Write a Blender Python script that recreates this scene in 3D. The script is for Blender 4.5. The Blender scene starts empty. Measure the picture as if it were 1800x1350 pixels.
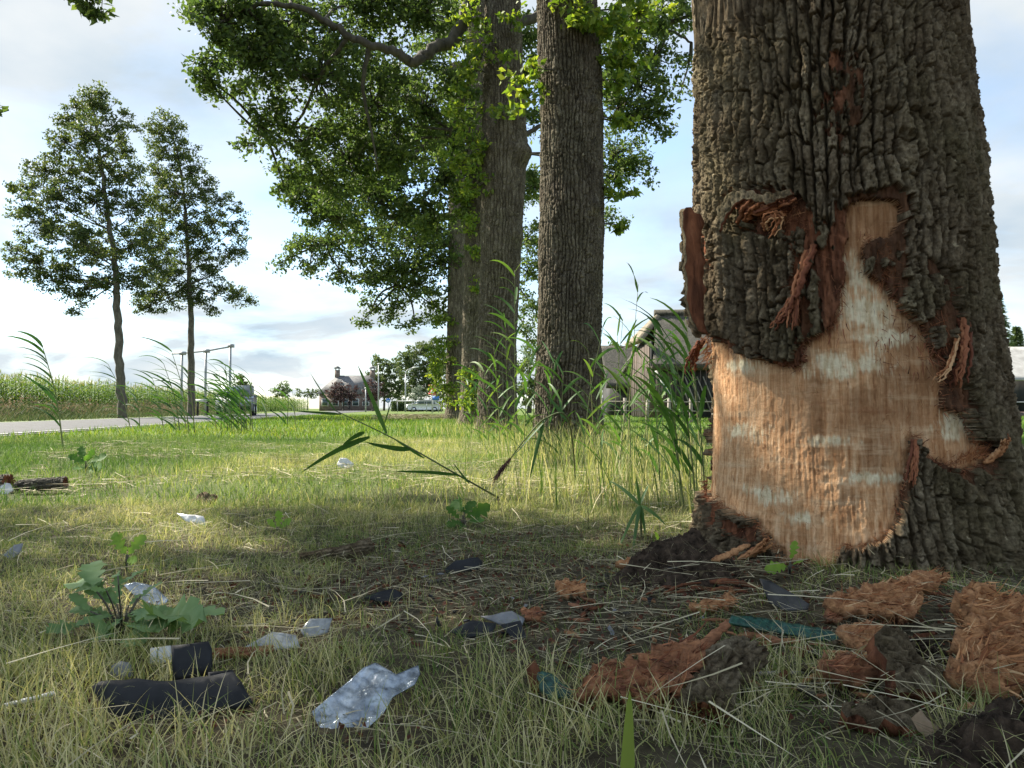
import bpy, bmesh, math, random
import numpy as np
from mathutils import Vector, geometry as mgeo

rng = np.random.default_rng(11)
random.seed(5)
S = bpy.context.scene
COL = S.collection

# ------------------------------------------------------------------ camera
CAM_H = 0.42
PITCH = math.radians(1.81)
FPX = 1360.0                      # focal length in pixels of the 1800 px wide photograph
cd = bpy.data.cameras.new('camera')
cd.sensor_width = 36.0
cd.lens = FPX / 1800.0 * 36.0
cd.clip_start = 0.02
cd.clip_end = 4000.0
cam = bpy.data.objects.new('camera', cd)
COL.objects.link(cam)
cam.location = (0, 0, CAM_H)
cam.rotation_euler = (math.pi / 2 + PITCH, 0, 0)
S.camera = cam

# ------------------------------------------------------------------ light
SUN_EL = math.radians(40)
SUN_AZ = math.radians(62)         # to the left of the view direction (+Y)
SUN = np.array([-math.sin(SUN_AZ) * math.cos(SUN_EL), math.cos(SUN_AZ) * math.cos(SUN_EL), math.sin(SUN_EL)])
W = bpy.data.worlds.new('World')
S.world = W
W.use_nodes = True
wn, wl = W.node_tree.nodes, W.node_tree.links
wn.clear()
w_out = wn.new('ShaderNodeOutputWorld')
w_bg = wn.new('ShaderNodeBackground')
w_bg.inputs['Strength'].default_value = 0.10
sky = wn.new('ShaderNodeTexSky')
sky.sky_type = 'NISHITA'
sky.sun_disc = False
sky.sun_elevation = SUN_EL
sky.sun_rotation = -SUN_AZ
sky.air_density = 1.0
sky.dust_density = 0.15
sky.ozone_density = 1.6
# thin cloud sheet: noise on the view direction projected onto a high plane
tc = wn.new('ShaderNodeTexCoord')
sx = wn.new('ShaderNodeSeparateXYZ')
wl.new(tc.outputs['Generated'], sx.inputs[0])
zz = wn.new('ShaderNodeMath'); zz.operation = 'MAXIMUM'; zz.inputs[1].default_value = 0.0
wl.new(sx.outputs['Z'], zz.inputs[0])
za = wn.new('ShaderNodeMath'); za.operation = 'ADD'; za.inputs[1].default_value = 0.22
wl.new(zz.outputs[0], za.inputs[0])
dx = wn.new('ShaderNodeMath'); dx.operation = 'DIVIDE'
dy = wn.new('ShaderNodeMath'); dy.operation = 'DIVIDE'
wl.new(sx.outputs['X'], dx.inputs[0]); wl.new(za.outputs[0], dx.inputs[1])
wl.new(sx.outputs['Y'], dy.inputs[0]); wl.new(za.outputs[0], dy.inputs[1])
cx = wn.new('ShaderNodeCombineXYZ')
wl.new(dx.outputs[0], cx.inputs[0]); wl.new(dy.outputs[0], cx.inputs[1])
cx.inputs[2].default_value = 3.7
cn = wn.new('ShaderNodeTexNoise')
cn.inputs['Scale'].default_value = 1.25
cn.inputs['Detail'].default_value = 9
cn.inputs['Roughness'].default_value = 0.56
cn.inputs['Distortion'].default_value = 0.35
wl.new(cx.outputs[0], cn.inputs['Vector'])
cr = wn.new('ShaderNodeValToRGB')
cr.color_ramp.elements[0].position = 0.36
cr.color_ramp.elements[0].color = (0.28, 0.28, 0.28, 1)
cr.color_ramp.elements[1].position = 0.60
cr.color_ramp.elements[1].color = (0.98, 0.98, 0.98, 1)
wl.new(cn.outputs['Fac'], cr.inputs['Fac'])
cn2 = wn.new('ShaderNodeTexNoise')
cn2.inputs['Scale'].default_value = 2.6
cn2.inputs['Detail'].default_value = 8
wl.new(cx.outputs[0], cn2.inputs['Vector'])
cc = wn.new('ShaderNodeValToRGB')      # cloud tone: shaded undersides to bright tops
cc.color_ramp.elements[0].position = 0.3
cc.color_ramp.elements[0].color = (1.75, 2.15, 2.5, 1)
cc.color_ramp.elements[1].position = 0.7
cc.color_ramp.elements[1].color = (2.85, 2.96, 2.98, 1)
wl.new(cn2.outputs['Fac'], cc.inputs['Fac'])
mx = wn.new('ShaderNodeMix'); mx.data_type = 'RGBA'
wl.new(cr.outputs['Color'], mx.inputs['Factor'])
wl.new(sky.outputs['Color'], mx.inputs['A'])
wl.new(cc.outputs['Color'], mx.inputs['B'])
wl.new(mx.outputs['Result'], w_bg.inputs['Color'])
wl.new(w_bg.outputs[0], w_out.inputs['Surface'])

sd = bpy.data.lights.new('sun', 'SUN')
sd.energy = 4.4
sd.angle = math.radians(0.55)
sd.color = (1.0, 0.93, 0.80)
sun = bpy.data.objects.new('sun', sd)
COL.objects.link(sun)
sun.rotation_euler = Vector(SUN).to_track_quat('Z', 'Y').to_euler()
sun.location = tuple(SUN * 60)

S.view_settings.view_transform = 'Standard'
S.view_settings.look = 'None'
S.view_settings.gamma = 1.0
S.view_settings.exposure = 1.68
S.view_settings.use_curve_mapping = False
S.render.engine = 'CYCLES'
try:
    S.cycles.max_bounces = 6
    S.cycles.transparent_max_bounces = 8
except Exception:
    pass

# ------------------------------------------------------------------ photograph pixel -> place
def ray(x, y):
    u = (x - 900.0) / FPX
    v = (675.0 - y) / FPX
    return np.array([u, math.cos(PITCH) - v * math.sin(PITCH), math.sin(PITCH) + v * math.cos(PITCH)])

def at(x, y, d):
    r = ray(x, y)
    return np.array([0, 0, CAM_H]) + r * (d / r[1])

# ------------------------------------------------------------------ noise (numpy)
def _hash(ix, iy, iz, s):
    h = (ix * 374761393 + iy * 668265263 + iz * 2147483647 + s * 974634577) & 0xFFFFFFFF
    h = ((h ^ (h >> 13)) * 1274126177) & 0xFFFFFFFF
    h = ((h ^ (h >> 16)) * 2246822519) & 0xFFFFFFFF
    return ((h ^ (h >> 15)) & 0xFFFFFF) / float(0xFFFFFF)

def vnoise(x, y, z=0.0, s=0):
    x, y, z = np.broadcast_arrays(np.asarray(x, float), np.asarray(y, float), np.asarray(z, float))
    xi, yi, zi = np.floor(x).astype(np.int64), np.floor(y).astype(np.int64), np.floor(z).astype(np.int64)
    fx, fy, fz = x - xi, y - yi, z - zi
    fx, fy, fz = fx * fx * (3 - 2 * fx), fy * fy * (3 - 2 * fy), fz * fz * (3 - 2 * fz)
    def L(a, b, t): return a + (b - a) * t
    r = []
    for k in (0, 1):
        a = L(_hash(xi, yi, zi + k, s), _hash(xi + 1, yi, zi + k, s), fx)
        b = L(_hash(xi, yi + 1, zi + k, s), _hash(xi + 1, yi + 1, zi + k, s), fx)
        r.append(L(a, b, fy))
    return L(r[0], r[1], fz) * 2 - 1

def fbm(x, y, z=0.0, o=4, s=0, g=0.5):
    t = 0; a = 1.0; n = 0
    for k in range(o):
        t = t + a * vnoise(np.asarray(x) * 2 ** k, np.asarray(y) * 2 ** k, np.asarray(z) * 2 ** k, s + k * 17)
        n += a; a *= g
    return t / n

def voro(x, y, s=0, jit=0.85):
    """F1, F2 distances and the id of the nearest cell of a 2D Voronoi pattern."""
    xi, yi = np.floor(x).astype(np.int64), np.floor(y).astype(np.int64)
    f1 = np.full(x.shape, 9.0); f2 = np.full(x.shape, 9.0); cid = np.zeros(x.shape)
    for i in (-1, 0, 1):
        for j in (-1, 0, 1):
            a, b = xi + i, yi + j
            px = a + 0.5 + jit * (_hash(a, b, 0 * a, s) - 0.5)
            py = b + 0.5 + jit * (_hash(a, b, 0 * a + 1, s) - 0.5)
            d = np.hypot(x - px, y - py)
            near = d < f1
            f2 = np.where(near, f1, np.minimum(f2, d))
            cid = np.where(near, _hash(a, b, 0 * a + 2, s), cid)
            f1 = np.where(near, d, f1)
    return f1, f2, cid

def sstep(a, b, x):
    t = np.clip((x - a) / (b - a), 0, 1)
    return t * t * (3 - 2 * t)

# ------------------------------------------------------------------ terrain height
def gz(x, y):
    x = np.asarray(x, float); y = np.asarray(y, float)
    amp = np.exp(-np.maximum(y, 0) / 9.0)
    z = (0.018 * vnoise(x / 0.45, y / 0.45, 0, 3) + 0.008 * vnoise(x / 0.16, y / 0.16, 0, 4)) * amp
    z = z + 0.045 * np.exp(-((x - 0.42) / 0.11) ** 2 - ((y - 1.86) / 0.10) ** 2)     # soil heap beside the trunk
    z = z - 0.055 * np.exp(-((x - 0.57) / 0.08) ** 2 - ((y - 1.80) / 0.06) ** 2)     # torn-out hollow
    z = z + 0.03 * np.exp(-((x - 0.99) / 0.55) ** 2 - ((y - 2.3) / 0.55) ** 2)       # root mound
    z = z - 0.05 * np.exp(-((x - 0.78) / 0.07) ** 2 - ((y - 1.43) / 0.07) ** 2)
    z = z + 0.03 * np.exp(-((x - 0.62) / 0.08) ** 2 - ((y - 0.93) / 0.06) ** 2)
    return z

def gnd(x, y):
    r = ray(x, y)
    t = -CAM_H / r[2]
    p = np.array([0, 0, CAM_H]) + r * t
    for _ in range(4):
        z = float(gz(p[0], p[1]))
        t = (z - CAM_H) / r[2]
        p = np.array([0, 0, CAM_H]) + r * t
    return p

# ------------------------------------------------------------------ mesh helpers
ORG = {}
def mesh_obj(name, V, F, mat, parent=None, attrs=None, smooth=False, origin=None, mats=None, midx=None):
    V = np.asarray(V, float).reshape(-1, 3)
    if not isinstance(F, (list, tuple)) or (len(F) and not isinstance(F[0], np.ndarray)):
        F = [np.asarray(F)]
    F = [np.asarray(f, np.int32) for f in F if len(f)]
    if parent is not None:
        org = ORG[parent.name]
    elif origin is not None:
        org = np.asarray(origin, float)
    else:
        org = np.array([(V[:, 0].min() + V[:, 0].max()) / 2, (V[:, 1].min() + V[:, 1].max()) / 2, V[:, 2].min()])
    me = bpy.data.meshes.new(name)
    me.vertices.add(len(V))
    me.vertices.foreach_set('co', (V - org).astype(np.float32).ravel())
    nl = sum(f.size for f in F); nf = sum(len(f) for f in F)
    me.loops.add(nl); me.polygons.add(nf)
    me.loops.foreach_set('vertex_index', np.concatenate([f.ravel() for f in F]))
    tot = np.concatenate([np.full(len(f), f.shape[1], np.int32) for f in F])
    me.polygons.foreach_set('loop_start', np.concatenate([[0], np.cumsum(tot)[:-1]]).astype(np.int32))
    me.polygons.foreach_set('loop_total', tot)
    if smooth:
        me.polygons.foreach_set('use_smooth', np.ones(nf, bool))
    for m in (mats or [mat]):
        me.materials.append(m)
    if midx is not None:
        me.polygons.foreach_set('material_index', np.asarray(midx, np.int32))
    for k, a in (attrs or {}).items():
        at_ = me.attributes.new(k, 'FLOAT', 'POINT')
        at_.data.foreach_set('value', np.asarray(a, np.float32))
    me.update(); me.validate()
    o = bpy.data.objects.new(name, me)
    COL.objects.link(o)
    if parent is not None:
        o.parent = parent
    else:
        o.location = tuple(org)
    ORG[o.name] = org
    return o

def tag(o, label=None, cat=None, group=None, kind=None):
    if label: o['label'] = label
    if cat: o['category'] = cat
    if group: o['group'] = group
    if kind: o['kind'] = kind
    return o

def thing(name, loc, label, cat, group=None):
    o = bpy.data.objects.new(name, None)
    COL.objects.link(o)
    o.empty_display_size = 0.1
    o.location = tuple(loc)
    ORG[o.name] = np.asarray(loc, float)
    return tag(o, label, cat, group)

class MB:
    """collects verts and faces (mixed sizes)"""
    def __init__(s): s.V = []; s.F = {}; s.n = 0; s.A = []
    def add(s, V, F, a=None):
        V = np.asarray(V, float).reshape(-1, 3)
        if isinstance(F, np.ndarray) or (len(F) and not isinstance(F[0], np.ndarray)):
            F = [F]
        for f in F:
            if isinstance(f, np.ndarray):
                s.F.setdefault(f.shape[1], []).append(f + s.n)
            else:
                byk = {}
                for q in f: byk.setdefault(len(q), []).append(q)
                for k, q in byk.items(): s.F.setdefault(k, []).append(np.asarray(q, np.int64) + s.n)
        s.V.append(V); s.n += len(V)
        s.A.append(np.full(len(V), 0.5) if a is None else np.broadcast_to(np.asarray(a, float), (len(V),)))
    def obj(s, name, mat, parent=None, smooth=False, origin=None, mats=None):
        V = np.concatenate(s.V)
        F = [np.concatenate(v) for k, v in sorted(s.F.items())]
        return mesh_obj(name, V, F, mat, parent, {'rnd': np.concatenate(s.A)}, smooth, origin, mats)

BOXF = [[0, 1, 3, 2], [4, 6, 7, 5], [0, 4, 5, 1], [2, 3, 7, 6], [0, 2, 6, 4], [1, 5, 7, 3]]
def box(c, sz, rz=0.0, R=None):
    c = np.asarray(c, float); h = np.asarray(sz, float) / 2
    V = np.array([[x, y, z] for x in (-1, 1) for y in (-1, 1) for z in (-1, 1)], float) * h
    if R is None:
        cs, sn = math.cos(rz), math.sin(rz)
        R = np.array([[cs, -sn, 0], [sn, cs, 0], [0, 0, 1]])
    return V @ np.asarray(R).T + c, [list(f) for f in BOXF]

def norm(v):
    v = np.asarray(v, float)
    return v / np.maximum(np.linalg.norm(v, axis=-1, keepdims=True), 1e-9)

def catmull(P, n):
    P = np.asarray(P, float)
    Q = np.vstack([2 * P[0] - P[1], P, 2 * P[-1] - P[-2]])
    out = []
    for i in range(1, len(Q) - 2):
        for t in np.linspace(0, 1, n, endpoint=False):
            a, b, c, d = Q[i - 1], Q[i], Q[i + 1], Q[i + 2]
            out.append(0.5 * (2 * b + (c - a) * t + (2 * a - 5 * b + 4 * c - d) * t * t + (3 * b - a - 3 * c + d) * t ** 3))
    out.append(P[-1])
    return np.array(out)

def tube(P, R, k=6, cap=True):
    P = np.asarray(P, float); n = len(P)
    R = np.broadcast_to(np.asarray(R, float), (n,))
    T = norm(np.gradient(P, axis=0))
    ref = np.array([0, 0, 1.0]) if abs(T[:, 2]).mean() < 0.8 else np.array([1.0, 0, 0])
    A = norm(np.cross(T, ref)); B = np.cross(T, A)
    an = np.arange(k) * 2 * math.pi / k
    V = (P[:, None] + R[:, None, None] * (np.cos(an)[None, :, None] * A[:, None] + np.sin(an)[None, :, None] * B[:, None])).reshape(-1, 3)
    i = np.arange(n - 1)[:, None] * k; j = np.arange(k)[None]; j2 = (j + 1) % k
    F = np.stack([i + j, i + j2, i + k + j2, i + k + j], -1).reshape(-1, 4)
    fs = [F]
    if cap:
        V = np.vstack([V, P[:1], P[-1:]])
        jj = np.arange(k)
        fs.append(np.stack([(jj + 1) % k, jj, np.full(k, n * k)], -1))
        fs.append(np.stack([(n - 1) * k + jj, (n - 1) * k + (jj + 1) % k, np.full(k, n * k + 1)], -1))
    return V, fs

def ribbons(P, D, B, L, Wd, side=None, seg=3, prof='taper'):
    """flat strands: start P, direction D, bend B (added quadratically), length L, width Wd."""
    N = len(P)
    L = np.broadcast_to(np.asarray(L, float), (N,)); Wd = np.broadcast_to(np.asarray(Wd, float), (N,))
    if side is None:
        side = norm(np.cross(D, rng.normal(size=(N, 3))))
    ts = np.linspace(0, 1, seg + 1)
    V = np.empty((N, 2 * seg + 1, 3))
    for i, t in enumerate(ts):
        c = P + D * (L * t)[:, None] + B * (L * t * t)[:, None]
        if i == seg:
            V[:, 2 * seg] = c
        else:
            w = {'taper': (1 - t) ** 0.7, 'lance': min(1.0, 0.3 + t * 3.5) * (1 - t) ** 0.6, 'flat': 1.0}[prof]
            o = side * (Wd * 0.5 * w)[:, None]
            V[:, 2 * i] = c - o; V[:, 2 * i + 1] = c + o
    f = []
    for i in range(seg - 1):
        a = 2 * i
        f += [[a, a + 1, a + 3], [a, a + 3, a + 2]]
    a = 2 * (seg - 1)
    f.append([a, a + 1, a + 2])
    f = np.array(f)
    F = (np.arange(N)[:, None, None] * (2 * seg + 1) + f[None]).reshape(-1, 3)
    return V.reshape(-1, 3), F, 2 * seg + 1

# ------------------------------------------------------------------ materials
def srgb(r, g, b):
    f = lambda c: ((c / 255.0 + 0.055) / 1.055) ** 2.4 if c / 255.0 > 0.04045 else c / 255.0 / 12.92
    return (f(r), f(g), f(b), 1)

class M:
    def __init__(s, name):
        s.m = bpy.data.materials.new(name); s.m.use_nodes = True
        s.t = s.m.node_tree; s.n = s.t.nodes; s.l = s.t.links
        s.b = s.n['Principled BSDF']; s.out = s.n['Material Output']
        s.tc = None
    def link(s, a, b): s.l.new(a, b)
    def coord(s, scale=(1, 1, 1), kind='Object'):
        if s.tc is None: s.tc = s.n.new('ShaderNodeTexCoord')
        mp = s.n.new('ShaderNodeMapping'); mp.inputs['Scale'].default_value = scale
        s.link(s.tc.outputs[kind], mp.inputs['Vector']); return mp.outputs[0]
    def noise(s, scale, detail=6, rough=0.55, stretch=(1, 1, 1), dist=0.0, kind='Object'):
        n = s.n.new('ShaderNodeTexNoise')
        n.inputs['Scale'].default_value = scale; n.inputs['Detail'].default_value = detail
        n.inputs['Roughness'].default_value = rough; n.inputs['Distortion'].default_value = dist
        s.link(s.coord(stretch, kind), n.inputs['Vector']); return n.outputs['Fac']
    def ramp(s, fac, stops):
        r = s.n.new('ShaderNodeValToRGB'); e = r.color_ramp.elements
        while len(e) < len(stops): e.new(0.5)
        for k, (p, c) in enumerate(stops):
            e[k].position = p; e[k].color = (c[0], c[1], c[2], 1)
        s.link(fac, r.inputs['Fac']); return r.outputs['Color']
    def attr(s, name):
        a = s.n.new('ShaderNodeAttribute'); a.attribute_name = name; return a.outputs['Fac']
    def mix(s, fac, a, b, mode='MIX'):
        m = s.n.new('ShaderNodeMix'); m.data_type = 'RGBA'; m.blend_type = mode
        for k, v in (('Factor', fac), ('A', a), ('B', b)):
            if isinstance(v, (int, float)): m.inputs[k].default_value = v
            elif isinstance(v, tuple): m.inputs[k].default_value = (v[0], v[1], v[2], 1)
            else: s.link(v, m.inputs[k])
        return m.outputs['Result']
    def math(s, op, a, b=0.0):
        m = s.n.new('ShaderNodeMath'); m.operation = op
        for k, v in enumerate((a, b)):
            if isinstance(v, (int, float)): m.inputs[k].default_value = v
            else: s.link(v, m.inputs[k])
        return m.outputs[0]
    def color(s, c):
        if isinstance(c, tuple): s.b.inputs['Base Color'].default_value = (c[0], c[1], c[2], 1)
        else: s.link(c, s.b.inputs['Base Color'])
        return s
    def bump(s, h, strength=0.5, dist=0.01):
        b = s.n.new('ShaderNodeBump'); b.inputs['Strength'].default_value = strength; b.inputs['Distance'].default_value = dist
        s.link(h, b.inputs['Height']); s.link(b.outputs[0], s.b.inputs['Normal']); return s
    def set(s, rough=None, metal=None, spec=None, trans=None, ior=None, coat=None):
        for k, v in (('Roughness', rough), ('Metallic', metal), ('Specular IOR Level', spec), ('Transmission Weight', trans), ('IOR', ior), ('Coat Weight', coat)):
            if v is not None: s.b.inputs[k].default_value = v
        return s
    def translucent(s, col, w):
        t = s.n.new('ShaderNodeBsdfTranslucent')
        if isinstance(col, tuple): t.inputs['Color'].default_value = (col[0], col[1], col[2], 1)
        else: s.link(col, t.inputs['Color'])
        mx_ = s.n.new('ShaderNodeMixShader'); mx_.inputs[0].default_value = w
        s.link(s.b.outputs[0], mx_.inputs[1]); s.link(t.outputs[0], mx_.inputs[2])
        s.link(mx_.outputs[0], s.out.inputs['Surface']); return s

def two(name, c1, c2, scale, rough=0.8, stretch=(1, 1, 1), bump=0.0, bdist=0.01, detail=6, lo=0.35, hi=0.65, metal=None, spec=None):
    m = M(name); n = m.noise(scale, detail, 0.6, stretch)
    m.color(m.ramp(n, [(lo, c1), (hi, c2)])).set(rough=rough, metal=metal, spec=spec)
    if bump: m.bump(m.noise(scale * 3, detail, 0.65, stretch), bump, bdist)
    return m.m

MAT = {}
def bark_mat(name, dark, mid, light, moss, sc=1.0, bd=0.004):
    m = M(name)
    n1 = m.noise(16 * sc, 10, 0.72, (1, 1, 0.4))
    c = m.ramp(n1, [(0.30, dark), (0.48, mid), (0.68, light)])
    n2 = m.noise(3.0 * sc, 6, 0.65)
    c = m.mix(m.ramp(n2, [(0.45, (0, 0, 0)), (0.66, (0.7, 0.7, 0.7))]), c, m.mix(0.5, c, moss))
    n3 = m.noise(75 * sc, 6, 0.75)
    c = m.mix(1.0, c, m.ramp(n3, [(0.30, (0.42, 0.40, 0.38)), (0.52, (1.0, 1.0, 1.0)), (0.70, (1.55, 1.55, 1.5))]), 'MULTIPLY')
    n4 = m.noise(38 * sc, 3, 0.6)
    c = m.mix(m.ramp(n4, [(0.66, (0, 0, 0)), (0.73, (0.65, 0.65, 0.65))]), c, (light[0] * 1.6, light[1] * 1.65, light[2] * 1.6))
    m.color(c).set(rough=0.95, spec=0.1)
    m.bump(m.noise(95 * sc, 10, 0.80, (1, 1, 0.55)), 1.0, bd)
    return m.m
MAT['bark'] = bark_mat('oak_bark', (0.060, 0.043, 0.026), (0.150, 0.114, 0.071), (0.30, 0.245, 0.165), (0.118, 0.112, 0.050), 1.0, 0.009)
MAT['bark_far'] = bark_mat('oak_bark_row', (0.060, 0.050, 0.037), (0.130, 0.110, 0.082), (0.25, 0.22, 0.165), (0.13, 0.125, 0.074), 0.6, 0.025)
MAT['branch'] = two('branch_bark', (0.035, 0.030, 0.022), (0.085, 0.075, 0.055), 14, 0.9, (1, 1, 0.4), 0.5, 0.01)
MAT['twig'] = two('young_bark', (0.07, 0.062, 0.045), (0.15, 0.135, 0.10), 10, 0.9, (1, 1, 0.4), 0.5, 0.01)

def wood_mat():
    m = M('exposed_sapwood')
    f = m.noise(95, 7, 0.66, (1, 1, 0.045))
    c = m.ramp(f, [(0.30, (0.32, 0.135, 0.050)), (0.48, (0.63, 0.350, 0.170)), (0.69, (0.84, 0.58, 0.35))])
    big = m.noise(3.2, 5, 0.6, (1, 1, 0.6))
    c = m.mix(m.ramp(big, [(0.42, (0, 0, 0)), (0.66, (0.6, 0.6, 0.6))]), c, m.ramp(f, [(0.3, (0.28, 0.115, 0.045)), (0.7, (0.55, 0.28, 0.125))]))
    c = m.mix(m.attr('brown'), c, m.ramp(f, [(0.3, (0.13, 0.060, 0.026)), (0.7, (0.27, 0.135, 0.060))]))
    sc_ = m.noise(9, 7, 0.68, (0.35, 0.35, 3.2))
    c = m.mix(m.ramp(sc_, [(0.52, (0, 0, 0)), (0.66, (0.55, 0.55, 0.55))]), c, m.ramp(f, [(0.3, (0.58, 0.37, 0.20)), (0.7, (0.85, 0.65, 0.42))]))
    c = m.mix(m.ramp(sc_, [(0.30, (0.5, 0.5, 0.5)), (0.42, (0, 0, 0))]), c, (0.30, 0.125, 0.055))
    pn = m.noise(60, 6, 0.65, (1, 1, 0.2))
    c = m.mix(m.attr('pale'), c, m.ramp(pn, [(0.34, (0.50, 0.35, 0.18)), (0.56, (0.86, 0.76, 0.53))]))
    spk = m.noise(45, 3, 0.5, (1, 1, 0.45))
    c = m.mix(m.ramp(spk, [(0.69, (0, 0, 0)), (0.76, (0.7, 0.7, 0.7))]), c, (0.16, 0.065, 0.028))
    m.color(c).set(rough=0.8, spec=0.2)
    m.bump(m.math('ADD', m.noise(150, 7, 0.75, (1, 1, 0.10)), m.noise(34, 8, 0.72, (0.55, 0.55, 1.3))), 1.0, 0.007)
    return m.m
MAT['wood'] = wood_mat()
def inner_mat():
    m = M('torn_inner_bark')
    f = m.noise(30, 8, 0.65, (1, 1, 0.16), 0.6)
    c = m.ramp(f, [(0.28, (0.040, 0.018, 0.012)), (0.46, (0.125, 0.050, 0.027)), (0.62, (0.245, 0.098, 0.050)), (0.8, (0.40, 0.19, 0.095))])
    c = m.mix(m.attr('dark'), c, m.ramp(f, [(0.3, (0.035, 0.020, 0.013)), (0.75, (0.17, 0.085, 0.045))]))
    m.color(c).set(rough=0.9, spec=0.1)
    m.bump(m.noise(85, 8, 0.7, (1, 1, 0.25)), 1.0, 0.006)
    return m.m
MAT['inner'] = inner_mat()
def attr_mat(name, stops, rough=0.8, trans=0.0, tcol=None, spec=0.25, vary=0.0):
    m = M(name)
    c = m.ramp(m.attr('rnd'), stops)
    if vary:
        c = m.mix(vary, c, m.ramp(m.noise(1.6, 3), [(0.3, (0.45, 0.5, 0.4)), (0.7, (1.0, 1.0, 1.0))]), 'MULTIPLY')
    m.color(c).set(rough=rough, spec=spec)
    if trans: m.translucent(m.mix(1.0, c, tcol, 'MULTIPLY') if tcol else c, trans)
    return m.m
MAT['fibre'] = attr_mat('wood_fibre', [(0.0, (0.10, 0.035, 0.018)), (0.4, (0.33, 0.13, 0.055)), (0.75, (0.52, 0.26, 0.115)), (1.0, (0.66, 0.44, 0.24))], 0.85, 0.15)
MAT['fibre_red'] = attr_mat('red_fibre', [(0.0, (0.06, 0.022, 0.014)), (0.5, (0.22, 0.075, 0.038)), (1.0, (0.42, 0.18, 0.085))], 0.85, 0.1)
MAT['grass'] = attr_mat('verge_grass', [(0.0, (0.062, 0.125, 0.024)), (0.30, (0.135, 0.205, 0.050)), (0.55, (0.27, 0.295, 0.105)), (0.8, (0.47, 0.43, 0.215)), (1.0, (0.64, 0.57, 0.35))], 0.7, 0.36, (1.3, 1.3, 0.75))
MAT['grass_green'] = attr_mat('green_grass', [(0.0, (0.045, 0.115, 0.015)), (0.5, (0.105, 0.195, 0.028)), (0.85, (0.20, 0.26, 0.055)), (1.0, (0.38, 0.36, 0.14))], 0.7, 0.34, (1.4, 1.35, 0.6))
MAT['straw'] = attr_mat('dry_straw', [(0.0, (0.10, 0.080, 0.045)), (0.35, (0.21, 0.185, 0.105)), (0.7, (0.40, 0.345, 0.21)), (1.0, (0.62, 0.55, 0.38))], 0.75, 0.12)
MAT['leaf'] = attr_mat('oak_leaf', [(0.0, (0.050, 0.082, 0.028)), (0.5, (0.090, 0.130, 0.040)), (0.85, (0.135, 0.175, 0.050)), (1.0, (0.19, 0.22, 0.06))], 0.6, 0.38, (1.3, 1.45, 0.8), 0.2)
MAT['leaf_bright'] = attr_mat('young_oak_leaf', [(0.0, (0.07, 0.135, 0.022)), (0.5, (0.14, 0.215, 0.035)), (1.0, (0.25, 0.30, 0.055))], 0.55, 0.45, (1.7, 1.6, 0.6), 0.3)
MAT['leaf_young'] = attr_mat('roadside_tree_leaf', [(0.0, (0.042, 0.070, 0.028)), (0.5, (0.072, 0.108, 0.040)), (1.0, (0.15, 0.18, 0.06))], 0.55, 0.36, (1.6, 1.55, 0.8), 0.25)
MAT['leaf_far'] = attr_mat('far_leaf', [(0.0, (0.045, 0.075, 0.030)), (0.5, (0.085, 0.125, 0.045)), (1.0, (0.15, 0.185, 0.07))], 0.7, 0.3, (1.4, 1.35, 0.8), 0.3)
MAT['leaf_purple'] = attr_mat('copper_leaf', [(0.0, (0.040, 0.024, 0.026)), (0.5, (0.078, 0.050, 0.050)), (1.0, (0.13, 0.105, 0.085))], 0.6, 0.25, (1.4, 1.1, 1.1))
MAT['reed'] = attr_mat('reed_leaf', [(0.0, (0.032, 0.085, 0.022)), (0.5, (0.065, 0.140, 0.032)), (0.85, (0.14, 0.21, 0.05)), (1.0, (0.34, 0.33, 0.13))], 0.5, 0.34, (1.5, 1.5, 0.7))
MAT['reed_stem'] = attr_mat('reed_stem', [(0.0, (0.05, 0.085, 0.028)), (0.6, (0.15, 0.17, 0.06)), (1.0, (0.36, 0.31, 0.15))], 0.6)
MAT['plume'] = attr_mat('reed_plume', [(0.0, (0.045, 0.020, 0.022)), (0.6, (0.115, 0.055, 0.050)), (1.0, (0.22, 0.13, 0.10))], 0.9, 0.1)
MAT['corn'] = attr_mat('maize_leaf', [(0.0, (0.050, 0.105, 0.020)), (0.5, (0.095, 0.175, 0.030)), (0.85, (0.15, 0.225, 0.045)), (1.0, (0.27, 0.27, 0.10))], 0.6, 0.36, (1.5, 1.45, 0.6))
MAT['weed'] = attr_mat('roadside_weeds', [(0.0, (0.045, 0.075, 0.025)), (0.35, (0.10, 0.135, 0.045)), (0.65, (0.19, 0.16, 0.085)), (1.0, (0.24, 0.15, 0.11))], 0.8, 0.25)
def ground_mat():
    m = M('verge_ground')
    n = m.noise(2.2, 8, 0.6); n2 = m.noise(26, 8, 0.7)
    c = m.ramp(n2, [(0.3, (0.030, 0.024, 0.016)), (0.55, (0.075, 0.062, 0.038)), (0.75, (0.15, 0.125, 0.075))])
    g = m.ramp(n2, [(0.3, (0.065, 0.105, 0.028)), (0.7, (0.17, 0.215, 0.065))])
    fac = m.ramp(m.attr('green'), [(0.0, (0, 0, 0)), (1.0, (1, 1, 1))])
    c = m.mix(fac, c, g)
    m.color(c).set(rough=0.95, spec=0.1); m.bump(n2, 0.8, 0.012)
    return m.m
MAT['ground'] = ground_mat()
MAT['soil'] = two('dark_soil', (0.014, 0.010, 0.007), (0.085, 0.060, 0.042), 45, 0.95, bump=1.0, bdist=0.008, spec=0.1)
MAT['asphalt'] = two('asphalt', (0.045, 0.045, 0.045), (0.085, 0.084, 0.083), 6, 0.85, bump=0.4, bdist=0.004)
MAT['line'] = two('road_paint', (0.22, 0.22, 0.21), (0.48, 0.48, 0.46), 8, 0.7)

# ================================================================== the setting
ROAD_K = 0.132                        # the road drifts to the left with distance
def road_s(x, y): return x + ROAD_K * y

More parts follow.
